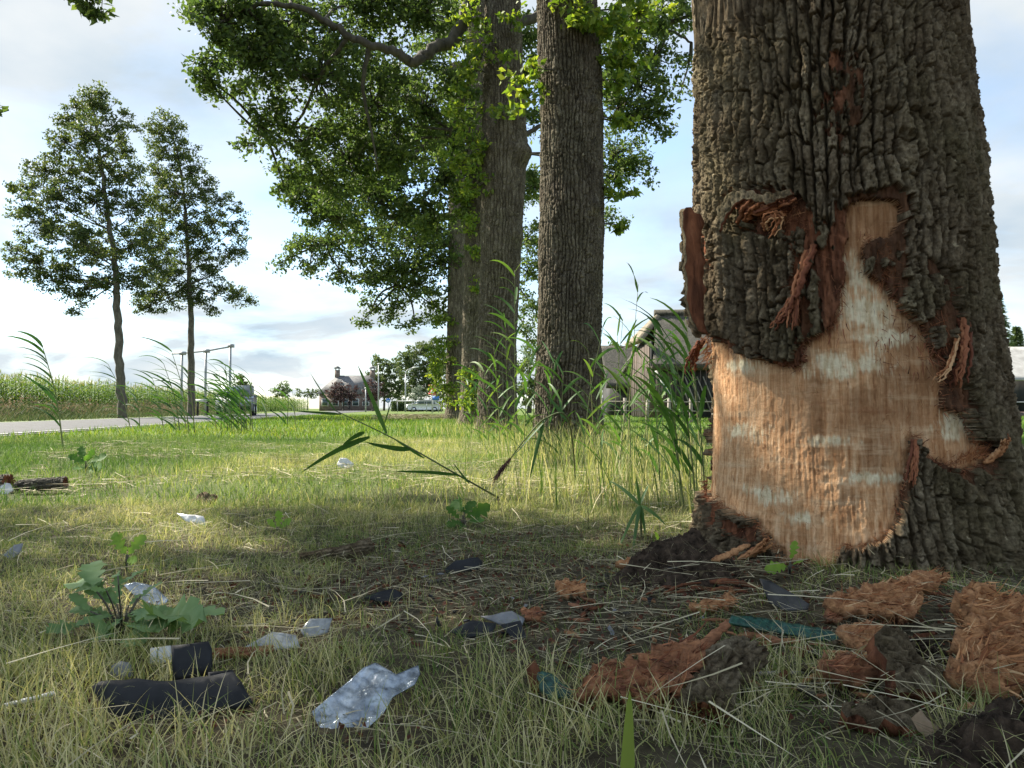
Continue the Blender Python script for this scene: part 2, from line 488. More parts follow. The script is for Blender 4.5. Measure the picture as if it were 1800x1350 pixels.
def graded(lo, hi, c, fine, n1, n2):
    a = np.arange(c - fine * n1, c + fine * n1 + 1e-6, fine)
    up = a[-1] + (np.exp(np.linspace(0, 1, n2) * math.log(1 + (hi - a[-1]) / 0.5)) - 1) * 0.5
    dn = a[0] - (np.exp(np.linspace(0, 1, n2) * math.log(1 + (a[0] - lo) / 0.5)) - 1) * 0.5
    return np.concatenate([dn[::-1][:-1], a, up[1:]])
gxs = graded(-1500, 1500, 0.2, 0.022, 75, 60)
gys = graded(-60, 2500, 1.9, 0.022, 62, 60)
GX, GY = np.meshgrid(gxs, gys)
GZ = gz(GX, GY) + 0.010 * fbm(GX / 0.06, GY / 0.06, 0, 3, 9) * np.exp(-np.maximum(GY, 0) / 4)
GV = np.stack([GX, GY, GZ], -1).reshape(-1, 3)
nx, ny = len(gxs), len(gys)
ii, jj = np.meshgrid(np.arange(nx - 1), np.arange(ny - 1))
b0 = (jj * nx + ii).ravel()
GF = np.stack([b0, b0 + 1, b0 + nx + 1, b0 + nx], -1)
green = sstep(2.2, 5.5, GV[:, 1]) * (0.55 + 0.45 * sstep(-0.3, 0.3, vnoise(GV[:, 0] / 1.3, GV[:, 1] / 1.3, 0, 61)))
green = np.maximum(green, sstep(9, 13, GV[:, 1]))
tag(mesh_obj('ground', GV, GF, MAT['ground'], attrs={'green': green}, smooth=True, origin=(0, 0, 0)), kind='structure')

def strip(name, s0, s1, z, mat, y0=-40, y1=900, crown=0.0):
    ys = np.concatenate([np.arange(y0, 60, 2.0), np.geomspace(60, y1, 40)])
    ss = np.linspace(s0, s1, 7)
    Vv = np.array([[s - ROAD_K * y, y, z + crown * (1 - ((s - (s0 + s1) / 2) / ((s1 - s0) / 2)) ** 2)] for y in ys for s in ss])
    n = len(ss); Fv = [[k * n + i, k * n + i + 1, (k + 1) * n + i + 1, (k + 1) * n + i] for k in range(len(ys) - 1) for i in range(n - 1)]
    return tag(mesh_obj(name, Vv, np.array(Fv), mat, smooth=True, origin=(0, 0, 0)), kind='structure')
strip('road', -11.8, -6.0, 0.012, MAT['asphalt'], crown=0.05)
for a_, b_ in ((-6.36, -6.22), (-11.58, -11.44)):
    strip('road_marking', a_, b_, 0.030, MAT['line'])

# ================================================================== the damaged oak
T1 = [(-260, 1216, 1676), (0, 1220, 1700), (150, 1221, 1713), (350, 1221, 1737), (550, 1226, 1757), (700, 1232, 1778), (850, 1229, 1802), (940, 1222, 1826), (985, 1208, 1848), (1015, 1190, 1872), (1040, 1175, 1890)]
def trunk_table(tab, D):
    out = []
    for y, xl, xr in tab:
        a = []
        for x in (xl, xr):
            r = ray(x, y); a.append(math.atan2(r[0], r[1]))
        am, hf = (a[0] + a[1]) / 2, (a[1] - a[0]) / 2
        R = D * math.sin(hf)
        r = ray((xl + xr) / 2, y)
        z = CAM_H + r[2] / math.hypot(r[0], r[1]) * math.sqrt(D * D - R * R)
        out.append((z, D * math.sin(am), D * math.cos(am), R))
    out.sort()
    return np.array(out)
D1 = 2.50
TT1 = trunk_table(T1, D1)
TT1 = np.vstack([TT1, [[3.2, TT1[-1, 1] - 0.05, TT1[-1, 2] + 0.02, 0.355], [5.2, TT1[-1, 1] - 0.12, TT1[-1, 2] + 0.05, 0.33]]])
TT1 = np.vstack([[[-0.25, TT1[0, 1], TT1[0, 2], TT1[0, 3] + 0.10]], TT1])
def t1(z): return tuple(np.interp(z, TT1[:, 0], TT1[:, k]) for k in (1, 2, 3))
PH0 = math.atan2(-TT1[3, 2], -TT1[3, 1])           # azimuth on the trunk that faces the camera

def trunk_hit(x, y):
    """photo pixel -> (arc, height) on the trunk's skin"""
    r = ray(x, y); hz = math.hypot(r[0], r[1]); e = r[:2] / hz
    z = CAM_H + r[2] / hz * (D1 - 0.4)
    for _ in range(5):
        cx_, cy_, R = t1(z)
        b = e[0] * cx_ + e[1] * cy_
        p2 = cx_ * cx_ + cy_ * cy_ - b * b
        t = b - math.sqrt(max(R * R - p2, 0.0))
        z = CAM_H + r[2] / hz * t
    q = e * t - np.array([cx_, cy_])
    ph = (math.atan2(q[1], q[0]) - PH0 + math.pi) % (2 * math.pi) - math.pi
    return np.array([ph * 0.42, z])

def sdf(poly, X, Y):
    """signed distance to a polygon, positive inside"""
    d = np.full(X.shape, 1e9); ins = np.zeros(X.shape, bool)
    n = len(poly)
    for i in range(n):
        ax, ay = poly[i]; bx, by = poly[(i + 1) % n]
        ex, ey = bx - ax, by - ay
        t = np.clip(((X - ax) * ex + (Y - ay) * ey) / (ex * ex + ey * ey + 1e-12), 0, 1)
        d = np.minimum(d, np.hypot(X - ax - t * ex, Y - ay - t * ey))
        c = ((ay > Y) != (by > Y)) & (X < ex * (Y - ay) / (ey if abs(ey) > 1e-9 else 1e-9) + ax)
        ins ^= c
    return np.where(ins, d, -d)

POLY_WOOD = [(1242, 583), (1262, 602), (1292, 622), (1330, 632), (1356, 639), (1403, 645), (1408, 609), (1425, 592), (1459, 570), (1470, 544), (1476, 514), (1488, 480), (1486, 443), (1493, 385), (1497, 354), (1520, 343), (1574, 348), (1592, 358), (1592, 385), (1570, 410), (1535, 420), (1520, 439), (1527, 474), (1558, 492), (1601, 544), (1631, 570), (1657, 622), (1674, 630), (1678, 686), (1672, 716), (1708, 725), (1730, 775), (1747, 780), (1764, 811), (1708, 832), (1644, 806), (1618, 763), (1610, 802), (1597, 854), (1592, 910), (1580, 931), (1554, 957), (1506, 965), (1476, 965), (1451, 1008), (1408, 1016), (1365, 990), (1335, 950), (1313, 918), (1279, 905), (1257, 892), (1246, 867)]
POLY_INNER = [
    [(1268, 352), (1300, 326), (1396, 334), (1432, 366), (1428, 424), (1385, 420), (1330, 410), (1286, 398)],
    [(1392, 420), (1440, 385), (1488, 400), (1486, 480), (1478, 560), (1440, 596), (1404, 606), (1392, 565), (1362, 576), (1358, 540), (1388, 480)],
    [(1570, 395), (1600, 380), (1625, 440), (1690, 500), (1706, 600), (1702, 680), (1735, 720), (1742, 775), (1708, 730), (1668, 712), (1680, 640), (1631, 575), (1600, 545), (1555, 494), (1515, 440), (1540, 405)],
    [(1458, 88), (1520, 85), (1527, 127), (1523, 185), (1516, 219), (1489, 223), (1481, 266), (1466, 250), (1450, 219), (1420, 223), (1435, 192), (1458, 162), (1470, 127)],
    [(1222, 400), (1244, 398), (1240, 430), (1252, 470), (1236, 600), (1222, 600)],
    [(1222, 840), (1262, 850), (1270, 905), (1330, 930), (1345, 985), (1312, 950), (1262, 935), (1224, 930)],
]
POLY_ISLE = [(1605, 480), (1650, 478), (1668, 505), (1660, 540), (1625, 545), (1600, 515)]

phf = np.linspace(-1.75, 1.75, 640)
phb = np.linspace(1.75, 2 * math.pi - 1.75, 60)[1:-1]
PH = np.concatenate([phf, phb])
ZS = np.concatenate([np.linspace(-0.22, 1.52, 640), np.linspace(1.52, 5.2, 60)[1:]])
PHg, Zg = np.meshgrid(PH, ZS)
ARC = np.where(PHg > math.pi, PHg - 2 * math.pi, PHg) * 0.42
CXg, CYg, Rg = (np.interp(Zg, TT1[:, 0], TT1[:, k]) for k in (1, 2, 3))

def bark_height(A, Z, s, cw=0.040, ch=0.17, warp=0.016):
    """wandering vertical furrows, ridges broken into blocks by cross cracks, rough flaky tops (0..1)"""
    wx = A + cw * (0.95 * fbm(A / (cw * 2.6), Z / (ch * 1.7), 0, 3, s + 1, 0.55) + 0.14 * fbm(A / (cw * 0.3), Z / (ch * 0.16), 0, 3, s + 14))
    u = wx / cw
    col = np.floor(u); du = u - col
    edge_ = np.minimum(du, 1 - du)
    wid = 0.10 + 0.07 * vnoise(u * 0.7, Z / (ch * 0.7), 0, s + 4)
    fur = sstep(wid * 0.30, wid * 0.30 + 0.15, edge_)
    ci_ = col.astype(np.int64)
    ph_ = _hash(ci_, ci_ * 0 + 3, ci_ * 0, s + 6)
    v = Z / ch * (0.75 + 0.6 * ph_) + ph_ * 17 + 0.30 * fbm(u * 1.3, Z / (ch * 0.5), 0, 3, s + 7) + 0.25 * (du - 0.5) * (ph_ - 0.5)
    row = np.floor(v); dv = v - row
    ri_ = row.astype(np.int64)
    hb = _hash(ci_, ri_, ci_ * 0 + 1, s + 8)
    ew = np.minimum(dv, 1 - dv)
    crack = 1 - (0.35 + 0.65 * hb) * (1 - sstep(0.006, 0.045, ew))
    n1 = np.abs(fbm(wx / (cw * 1.5), Z / (ch * 1.1), 0, 2, s + 3, 0.45))
    split = 0.45 + 0.55 * sstep(0.0, 0.055, n1)
    dome = 1 - 0.10 * (2 * np.abs(du - 0.5)) ** 3 + 0.22 * (du - 0.5) * (ph_ - 0.5) * 2
    flake = fbm(wx / (cw * 0.20), Z / (ch * 0.13), 0, 4, s + 13, 0.62)
    plates = np.floor((fbm(wx / (cw * 0.5), Z / (ch * 0.22), 0, 3, s + 17) + 1) * 3.5) / 7.0
    n5 = np.abs(fbm(wx / (cw * 0.42), Z / (ch * 0.16), 0, 3, s + 19, 0.6))
    chips = 0.80 + 0.20 * sstep(0.0, 0.06, n5)
    h = chips * fur * crack * split * dome * (0.66 + 0.20 * hb + 0.30 * (plates - 0.4)) + 0.15 * flake * (0.3 + 0.7 * fur)
    return h, fur

bh, ridge = bark_height(ARC, Zg, 20, 0.031, 0.125)
fine = fbm(ARC / 0.012, Zg / 0.020, 0, 4, 31)
n_rag = 0.010 * fbm(ARC / 0.022, Zg / 0.05, 0, 4, 41) + 0.006 * fbm(ARC / 0.006, Zg / 0.02, 0, 2, 43)
pw = [trunk_hit(*p) for p in POLY_WOOD]
pw[0][0] -= 0.30; pw[-1][0] -= 0.30; pw[0][1] += 0.05; pw[-1][1] -= 0.02    # the wound wraps round the side
sw = sdf(pw, ARC, Zg) + n_rag
si = np.full(ARC.shape, -1e9)
for k, P_ in enumerate(POLY_INNER):
    q = [trunk_hit(*p) for p in P_]
    if k == 4:
        for w_ in (0, 4, 5): q[w_][0] -= 0.10
    if k == 5:
        for w_ in (0, 7): q[w_][0] -= 0.10
    si = np.maximum(si, sdf(q, ARC, Zg) + n_rag * 1.8)
s4 = sdf([trunk_hit(*p) for p in POLY_INNER[3]], ARC, Zg) + n_rag
s_is = sdf([trunk_hit(*p) for p in POLY_ISLE], ARC, Zg) + n_rag
# a rim of torn inner bark round the whole wound
rim = 0.012 + 0.030 * sstep(-0.2, 0.5, fbm(ARC / 0.09, Zg / 0.09, 0, 2, 47))
si = np.maximum(si, np.where(sw < 0, sw + rim * (Zg > 0.2), -1e9))
keep = (fbm(ARC / 0.028, Zg / 0.06, 0, 3, 49) > 0.16) & (si > 0.004)   # scraps of bark left behind
keep |= (s4 > -0.01) & (fbm(ARC / 0.018, Zg / 0.035, 0, 4, 48, 0.65) > 0.14)
si = np.where(keep, -0.01, si)
si = np.where(s_is > 0, -s_is, si)
sw = np.where(s_is > 0, -s_is, sw)
isw = sw > 0
isi = (si > 0) & ~isw
big = 0.012 * fbm(ARC / 0.25, Zg / 0.5, 0, 2, 51)
h_bark = -0.040 + 0.056 * bh + 0.0035 * fine + big
h_in = -0.020 + 0.020 * fbm(ARC / 0.014, Zg / 0.06, 0, 5, 53, 0.6) + 0.004 * fine + big * 0.5
h_in = h_in + np.where(s4 > -0.005, 0.012, 0)
h_wood = -0.040 + 0.0022 * fbm(ARC / 0.005, Zg / 0.10, 0, 3, 57) + 0.003 * fbm(ARC / 0.03, Zg / 0.06, 0, 3, 59) + 0.0032 * fbm(ARC / 0.014, Zg / 0.018, 0, 3, 58, 0.6) + big * 0.4
hgt = np.where(isw, h_wood, np.where(isi, h_in, h_bark))
# bark lifts a little where it is torn
edge = np.exp(-np.maximum(-np.maximum(sw, si), 0) / 0.012)
hgt = np.where(~isw & ~isi, hgt + 0.010 * edge * (fbm(ARC / 0.04, Zg / 0.04, 0, 2, 63) + 0.3), hgt)
# root flare ribs
flare = np.exp(-np.maximum(Zg, 0) / 0.12)
hgt = hgt + 0.030 * flare * np.sin(ARC / 0.42 * 7 + 1.0)
RR = Rg + hgt
XV = CXg + RR * np.cos(PHg + PH0); YV = CYg + RR * np.sin(PHg + PH0)
TV = np.stack([XV, YV, Zg], -1).reshape(-1, 3)
nr, nc = len(ZS), len(PH)
ri, ci = np.meshgrid(np.arange(nr - 1), np.arange(nc), indexing='ij')
q0 = (ri * nc + ci).ravel(); q1 = (ri * nc + (ci + 1) % nc).ravel()
TF = np.stack([q0, q1, q1 + nc, q0 + nc], -1)
def fmean(a): return a.ravel()[TF].mean(1)
fw = fmean(isw.astype(float)) > 0.5
fi = (fmean((isi | isw).astype(float)) > 0.5) & ~fw

def submesh(name, sel, mat, parent, attrs):
    f = TF[sel]; u, inv = np.unique(f, return_inverse=True)
    return mesh_obj(name, TV[u], inv.reshape(f.shape), mat, parent, {k: a.ravel()[u] for k, a in attrs.items()}, True)

PALE = [(1525, 545, 48, 52), (1515, 490, 22, 40), (1475, 640, 78, 20), (1290, 762, 55, 14), (1285, 640, 40, 14), (1545, 842, 62, 10), (1395, 914, 36, 13), (1704, 748, 24, 26), (1455, 775, 40, 9), (1330, 870, 45, 16), (1560, 590, 60, 14)]
pale = np.zeros(ARC.shape)
for x, y, rx, ry in PALE:
    c = trunk_hit(x, y); ax = abs(trunk_hit(x + rx, y)[0] - c[0]) + 1e-4; ay = ry / 1360.0 * 1.95
    d = np.hypot((ARC - c[0]) / ax, (Zg - c[1]) / ay) + 0.8 * fbm(ARC / 0.03, Zg / 0.025, 0, 3, 71) + 0.9 * fbm(ARC / 0.004, Zg / 0.03, 0, 3, 72)
    pale = np.maximum(pale, 0.95 * sstep(1.35, 0.25, d))
brown = np.zeros(ARC.shape)
for x, y, rx, ry in [(1545, 385, 60, 60), (1520, 720, 70, 70), (1590, 680, 70, 100), (1600, 600, 40, 50), (1430, 760, 22, 120), (1545, 790, 45, 60), (1480, 890, 60, 40)]:
    c = trunk_hit(x, y); ax = abs(trunk_hit(x + rx, y)[0] - c[0]) + 1e-4; ay = ry / 1360.0 * 1.95
    d = np.hypot((ARC - c[0]) / ax, (Zg - c[1]) / ay) + 0.6 * fbm(ARC / 0.05, Zg / 0.07, 0, 4, 73)
    brown = np.maximum(brown, 0.55 * sstep(1.3, 0.3, d))
# browner band of wood just inside the torn edge
brown = np.maximum(brown, 0.8 * sstep(0.018, 0.0, sw) * isw)
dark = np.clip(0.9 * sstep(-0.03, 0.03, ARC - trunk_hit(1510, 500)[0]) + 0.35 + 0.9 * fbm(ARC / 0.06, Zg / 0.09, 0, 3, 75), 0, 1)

base1 = np.array([float(TT1[2, 1]), float(TT1[2, 2]), 0.0])
oak = thing('oak_tree', base1, 'massive oak whose trunk is stripped of bark to orange wood at its foot', 'tree')
trunk = submesh('trunk', ~fw & ~fi, MAT['bark'], oak, {})
submesh('exposed_wood', fw, MAT['wood'], trunk, {'pale': pale, 'brown': brown})
# each torn area of inner bark is a piece of its own; the crumbs stay together
lab = np.full(TV.shape[0], -1, np.int64); fsel = np.where(fi)[0]; ff = TF[fsel]
lab[np.unique(ff)] = np.unique(ff)
for _ in range(4000):
    m_ = lab[ff].min(1); new = lab.copy(); np.minimum.at(new, ff.ravel(), np.repeat(m_, 4)); new = np.where(new >= 0, new[new], new)
    if (new == lab).all(): break
    lab = new
fl_ = lab[ff[:, 0]]; ids, cnt = np.unique(fl_, return_counts=True)
for i_ in ids[cnt > 250]:
    sel = np.zeros(len(TF), bool); sel[fsel[fl_ == i_]] = True; submesh('inner_bark', sel, MAT['inner'], trunk, {'dark': dark})
sel = np.zeros(len(TF), bool); sel[fsel[np.isin(fl_, ids[cnt <= 250])]] = True
if sel.any(): submesh('inner_bark_scraps', sel, MAT['inner'], trunk, {'dark': dark})['kind'] = 'stuff'

def on_trunk(x, y, out=0.0):
    a, z = trunk_hit(x, y); ph = a / 0.42
    cx_, cy_, R = t1(z)
    n = np.array([math.cos(ph + PH0), math.sin(ph + PH0), 0.0])
    return np.array([cx_, cy_, z]) + n * (R + out), n

# torn fibres standing out along the edges of the wound
def fibre_patch(pts, n, spread, L, Wd, down, out, mat, name, lo=0.0, hi=1.0, up=0.0):
    P, Dv, Bv = [], [], []
    for (x, y) in pts:
        for _ in range(n):
            p, nn = on_trunk(x + rng.normal() * spread, y + rng.normal() * spread * 0.6, -0.026)
            tang = np.array([-nn[1], nn[0], 0])
            P.append(p)
            Dv.append(nn * (out * rng.uniform(0.3, 1.2)) + tang * rng.normal() * 0.45 + np.array([0, 0, up + rng.normal() * 0.5 - down]))
            Bv.append(nn * rng.normal() * 0.2 + tang * rng.normal() * 0.4 + np.array([0, 0, -0.3 * rng.uniform()]))
    N = len(P)
    V, F, k = ribbons(np.array(P), norm(Dv), np.array(Bv), rng.uniform(0.4, 1.2, N) * L, rng.uniform(0.5, 1.3, N) * Wd, seg=3)
    o = mesh_obj(name, V, F, mat, trunk, {'rnd': np.repeat(rng.uniform(lo, hi, N), k)})
    o['kind'] = 'stuff'
    return o
def along(poly, step=10):
    out = []
    for (a, b) in zip(poly[:-1], poly[1:]):
        n = max(1, int(math.hypot(b[0] - a[0], b[1] - a[1]) / step))
        for t in range(n): out.append((a[0] + (b[0] - a[0]) * t / n, a[1] + (b[1] - a[1]) * t / n))
    return out
fibre_patch(along(POLY_WOOD[0:12], 8), 7, 5, 0.016, 0.0018, 0.5, 0.6, MAT['fibre_red'], 'torn_fibres')
fibre_patch(along(POLY_WOOD[22:40], 8), 9, 8, 0.024, 0.0022, 0.2, 0.7, MAT['fibre_red'], 'torn_fibres', up=0.3)
fibre_patch(along(POLY_WOOD[39:52], 8), 9, 6, 0.022, 0.0022, 0.0, 0.6, MAT['fibre'], 'torn_fibres', up=0.35, lo=0.1, hi=0.8)
fibre_patch(along([(1295, 350), (1330, 380), (1370, 385), (1400, 360), (1415, 400)], 7), 16, 12, 0.040, 0.0028, 0.3, 0.9, MAT['fibre'], 'torn_fibres', lo=0.0, hi=0.75)
fibre_patch(along([(1530, 420), (1560, 450), (1580, 480), (1540, 470)], 7), 18, 14, 0.022, 0.0022, 0.1, 0.7, MAT['fibre'], 'torn_fibres', lo=0.0, hi=0.45)
fibre_patch(along([(1420, 420), (1400, 500), (1380, 565)], 8), 14, 8, 0.045, 0.0030, 1.1, 0.35, MAT['fibre_red'], 'torn_fibres', lo=0.4)
fibre_patch(along([(1660, 560), (1690, 620), (1650, 640)], 8), 10, 12, 0.05, 0.0028, 0.8, 0.5, MAT['fibre_red'], 'torn_fibres', lo=0.2)
fibre_patch(along([(1700, 810), (1750, 800), (1740, 770)], 7), 14, 8, 0.03, 0.003, -0.4, 0.5, MAT['fibre'], 'torn_fibres', lo=0.2, hi=0.7, up=0.4)
fibre_patch(along([(1215, 850), (1225, 890), (1240, 915), (1280, 915), (1315, 935)], 7), 22, 9, 0.028, 0.0028, 0.1, 0.9, MAT['fibre_red'], 'torn_fibres', lo=0.1, hi=0.9)
fibre_patch(along([(1238, 560), (1232, 600), (1228, 640)], 7), 18, 7, 0.035, 0.003, 0.5, 1.0, MAT['fibre'], 'torn_fibres', lo=0.1, hi=0.9)

fibre_patch([(x_, y_) for x_ in range(1400, 1480, 12) for y_ in range(410, 590, 16)], 4, 8, 0.030, 0.0028, 1.0, 0.35, MAT['fibre_red'], 'torn_fibres', lo=0.1, hi=0.9)
fibre_patch([(x_, y_) for x_ in range(1285, 1425, 14) for y_ in range(345, 415, 14)], 5, 8, 0.026, 0.0028, 0.4, 0.7, MAT['fibre_red'], 'torn_fibres', lo=0.1, hi=1.0)
fibre_patch([(1540 + (i_ * 37) % 150, 420 + i_ * 6) for i_ in range(40)], 6, 14, 0.026, 0.0026, 0.5, 0.6, MAT['fibre_red'], 'torn_fibres', lo=0.0, hi=0.7)
# ------------------------------------------------------------------ slabs: digitised outline -> plate with thickness
def jag(poly, step, amp, s):
    out = []
    n = len(poly)
    r = np.random.default_rng(s)
    for i in range(n):
        a, b = np.array(poly[i], float), np.array(poly[(i + 1) % n], float)
        L = np.linalg.norm(b - a); k = max(1, int(L / step)); nv = np.array([-(b - a)[1], (b - a)[0]]) / max(L, 1e-9)
        for t in range(k):
            out.append(a + (b - a) * t / k + nv * (r.normal() * amp if t else 0))
    return np.array(out)

def plate(poly2, thick, res, hfun, s=0):
    """2D outline -> closed plate; hfun(u, v) lifts both faces, thickness may vary"""
    r = np.random.default_rng(s)
    lo, hi = poly2.min(0), poly2.max(0)
    gx = np.arange(lo[0], hi[0], res); gy = np.arange(lo[1], hi[1], res)
    X, Y = np.meshgrid(gx, gy); X = X + r.normal(size=X.shape) * res * 0.2; Y = Y + r.normal(size=Y.shape) * res * 0.2
    ok = sdf([tuple(p) for p in poly2], X, Y) > res * 0.45
    pts = np.vstack([poly2, np.stack([X[ok], Y[ok]], -1)])
    n = len(poly2)
    vs, es, fs, ov, oe, of = mgeo.delaunay_2d_cdt([Vector(p) for p in pts], [(i, (i + 1) % n) for i in range(n)], [], 1, 1e-6)
    P2 = np.array([[v.x, v.y] for v in vs]); T = np.array([list(f) for f in fs if len(f) == 3], int)
    if len(T) == 0: raise RuntimeError('plate')
    h, th = hfun(P2[:, 0], P2[:, 1])
    top = np.column_stack([P2, h + thick * th / 2]); bot = np.column_stack([P2, h - thick * th / 2])
    N = len(P2)
    a = P2[T]; area = (a[:, 1, 0] - a[:, 0, 0]) * (a[:, 2, 1] - a[:, 0, 1]) - (a[:, 2, 0] - a[:, 0, 0]) * (a[:, 1, 1] - a[:, 0, 1])
    T[area < 0] = T[area < 0][:, ::-1]
    ed = {}
    for t in T:
        for i in range(3):
            e = (t[i], t[(i + 1) % 3]); ed[e] = 1
    bd = [e for e in ed if (e[1], e[0]) not in ed]
    side = np.array([[b, a_, a_ + N, b + N] for a_, b in bd], int)
    return np.vstack([top, bot]), T, T[:, ::-1] + N, side

def px_plane(poly_px, p0, nrm):
    """pixels -> 2D coordinates on the plane through p0 with normal nrm; returns coords and the frame"""
    nrm = norm(np.asarray(nrm, float)); p0 = np.asarray(p0, float)
    up = np.array([0, 0, 1.0]) if abs(nrm[2]) < 0.9 else np.array([0, 1.0, 0])
    ex = norm(np.cross(up, nrm)); ey = np.cross(nrm, ex)
    o = np.array([0, 0, CAM_H]); out = []
    for x, y in poly_px:
        r = ray(x, y); t = np.dot(p0 - o, nrm) / np.dot(r, nrm)
        q = o + r * t - p0
        out.append([np.dot(q, ex), np.dot(q, ey)])
    return np.array(out), ex, ey, nrm, p0

def slab(name, poly_px, p0, nrm, thick, mats, hfun=None, res=0.008, jstep=None, jamp=0.0, s=0, parent=None, smooth=True, sink=0.0):
    P2, ex, ey, nz, p0 = px_plane(poly_px, p0, nrm)
    if jstep: P2 = jag(P2, jstep, jamp, s)
    if hfun is None: hfun = lambda u, v: (0 * u, 1 + 0 * u)
    V, ft, fb, fs_ = plate(P2, thick, res, hfun, s)
    Wv = p0 + V[:, :1] * ex + V[:, 1:2] * ey + V[:, 2:] * nz
    Wv[:, 2] -= sink
    mi = np.concatenate([np.zeros(len(ft)), np.full(len(fb), min(1, len(mats) - 1)), np.full(len(fs_), len(mats) - 1)])
    nv = len(Wv)
    return mesh_obj(name, Wv, [ft, fb, fs_][:2] + [fs_], None, parent, {'rnd': np.full(nv, 0.5), 'pale': np.zeros(nv), 'brown': np.zeros(nv), 'dark': np.zeros(nv)}, False, mats=mats, midx=None if len(mats) == 1 else np.concatenate([mi[:len(ft)], mi[len(ft):len(ft) + len(fb)], mi[len(ft) + len(fb):]]))

def rough(amp, sc, s, curl=0.0, cdir=(1, 0), tv=0.3):
    def f(u, v):
        c = u * cdir[0] + v * cdir[1]
        return amp * fbm(u / sc, v / sc, 0, 4, s) + curl * c * c, 1 + tv * fbm(u / sc * 1.4 + 5, v / sc * 1.4, 0, 3, s + 3)
    return f

# peeled bark flaps still hanging on the trunk
p_, n_ = on_trunk(1240, 470, 0.0)
fl = slab('bark_flap', [(1198, 374), (1213, 365), (1230, 378), (1236, 396), (1230, 415), (1229, 440), (1238, 462), (1234, 500), (1236, 560), (1242, 588), (1224, 582), (1208, 545), (1206, 490), (1203, 430)],
     at(1222, 470, 2.16), (0.25, -1, 0.05), 0.016, [MAT['inner'], MAT['bark'], MAT['bark']], rough(0.006, 0.03, 81), 0.008, 0.014, 0.003, 3, parent=trunk)
fl['label'] = 'slab of bark peeled away from the trunk showing its orange inside'
mb = MB()
P = catmull([at(1203, 372, 2.17), at(1204, 420, 2.175), at(1206, 480, 2.18), at(1209, 540, 2.185), at(1226, 592, 2.19)], 12)
P = P + 0.004 * rng.normal(size=P.shape)
mb.add(*tube(P, 0.012 + 0.004 * rng.normal(size=len(P)), 9))
mb.obj('bark_edge', MAT['bark'], fl)
def strap(pts, w, t, mat, name='bark_shred', twist=0.0):
    """a torn strap of fibre bundles following a path on the trunk"""
    C = catmull(np.array([on_trunk(x, y, o)[0] for x, y, o in pts]), 10)
    mb = MB()
    for _ in range(7):
        off = rng.normal(size=(1, 3)) * w * 0.5
        k = np.linspace(0, 1, len(C))[:, None]
        Q = C + off * (0.6 + 0.8 * k) + 0.15 * w * rng.normal(size=C.shape)
        mb.add(*tube(Q, t * rng.uniform(0.5, 1.2) * (1 - 0.6 * np.linspace(0, 1, len(C)) ** 2), 5), a=rng.uniform(0.2, 0.9))
    return mb.obj(name, mat, trunk, True)
strap([(1430, 430, -0.01), (1410, 490, 0.004), (1390, 540, 0.012), (1365, 572, 0.016)], 0.016, 0.006, MAT['fibre_red'])
strap([(1420, 440, -0.01), (1408, 500, 0.006), (1402, 575, 0.02)], 0.012, 0.005, MAT['fibre_red'])
strap([(1290, 345, 0.0), (1330, 372, 0.02), (1380, 360, 0.022), (1395, 345, 0.01)], 0.016, 0.008, MAT['fibre_red'])
strap([(1300, 395, -0.01), (1325, 370, 0.02), (1345, 350, 0.022)], 0.014, 0.007, MAT['fibre'])
strap([(1345, 400, 0.0), (1350, 385, 0.02), (1375, 380, 0.026), (1360, 410, 0.02)], 0.012, 0.005, MAT['fibre'])
strap([(1612, 775, -0.01), (1604, 810, 0.008), (1598, 850, 0.01)], 0.008, 0.005, MAT['fibre_red'])
strap([(1690, 585, -0.01), (1665, 640, 0.012), (1640, 668, 0.02)], 0.012, 0.004, MAT['fibre'])
strap([(1700, 560, -0.01), (1690, 620, 0.012), (1682, 680, 0.01)], 0.016, 0.006, MAT['fibre_red'])
strap([(1745, 815, -0.02), (1752, 790, 0.01), (1748, 772, 0.025)], 0.010, 0.006, MAT['fibre'])
strap([(1300, 985, 0.0), (1345, 960, 0.02), (1362, 945, 0.03)], 0.012, 0.006, MAT['fibre'])
strap([(1232, 600, 0.0), (1222, 625, 0.02), (1218, 650, 0.03)], 0.014, 0.006, MAT['fibre_red'])
# a plate of bark lifting at the upper left of the wound
s_ = slab('bark_plate', [(1262, 372), (1280, 345), (1310, 335), (1345, 345), (1392, 335), (1398, 345), (1350, 362), (1310, 352), (1285, 372), (1268, 410)], on_trunk(1330, 360, 0.03)[0], on_trunk(1330, 360)[1] + np.array([0, 0, 0.3]), 0.010, [MAT['bark'], MAT['inner'], MAT['inner']], lambda u, v: (0.010 * bark_height(u, v, 83, .014, .04)[0] + 0.006 * fbm(u / .02, v / .02, 0, 3, 83), 1 + 0 * u), 0.0035, 0.010, 0.003, 5, parent=trunk)

# short loose fibres raised all over the stripped wood
P, Dv = [], []
for _ in range(1500):
    x_, y_ = rng.uniform(1245, 1740), rng.uniform(400, 1000)
    q = trunk_hit(x_, y_)
    if float(sdf(pw, np.array([q[0]]), np.array([q[1]]))[0]) < 0.006: continue
    p, nn = on_trunk(x_, y_, -0.041); P.append(p); Dv.append(nn * rng.uniform(.1, .6) + np.array([-nn[1], nn[0], 0]) * rng.normal() * .35 + np.array([0, 0, rng.choice([-1, 1]) * rng.uniform(.4, 1)]))
P = np.array(P); N = len(P)
V, F, k = ribbons(P, norm(Dv), rng.normal(size=(N, 3)) * .25, rng.uniform(.006, .022, N), rng.uniform(.0008, .0020, N), None, 3)
mesh_obj('wood_fuzz', V, F, MAT['fibre'], trunk, {'rnd': np.repeat(rng.uniform(.25, 1, N), k)})['kind'] = 'stuff'

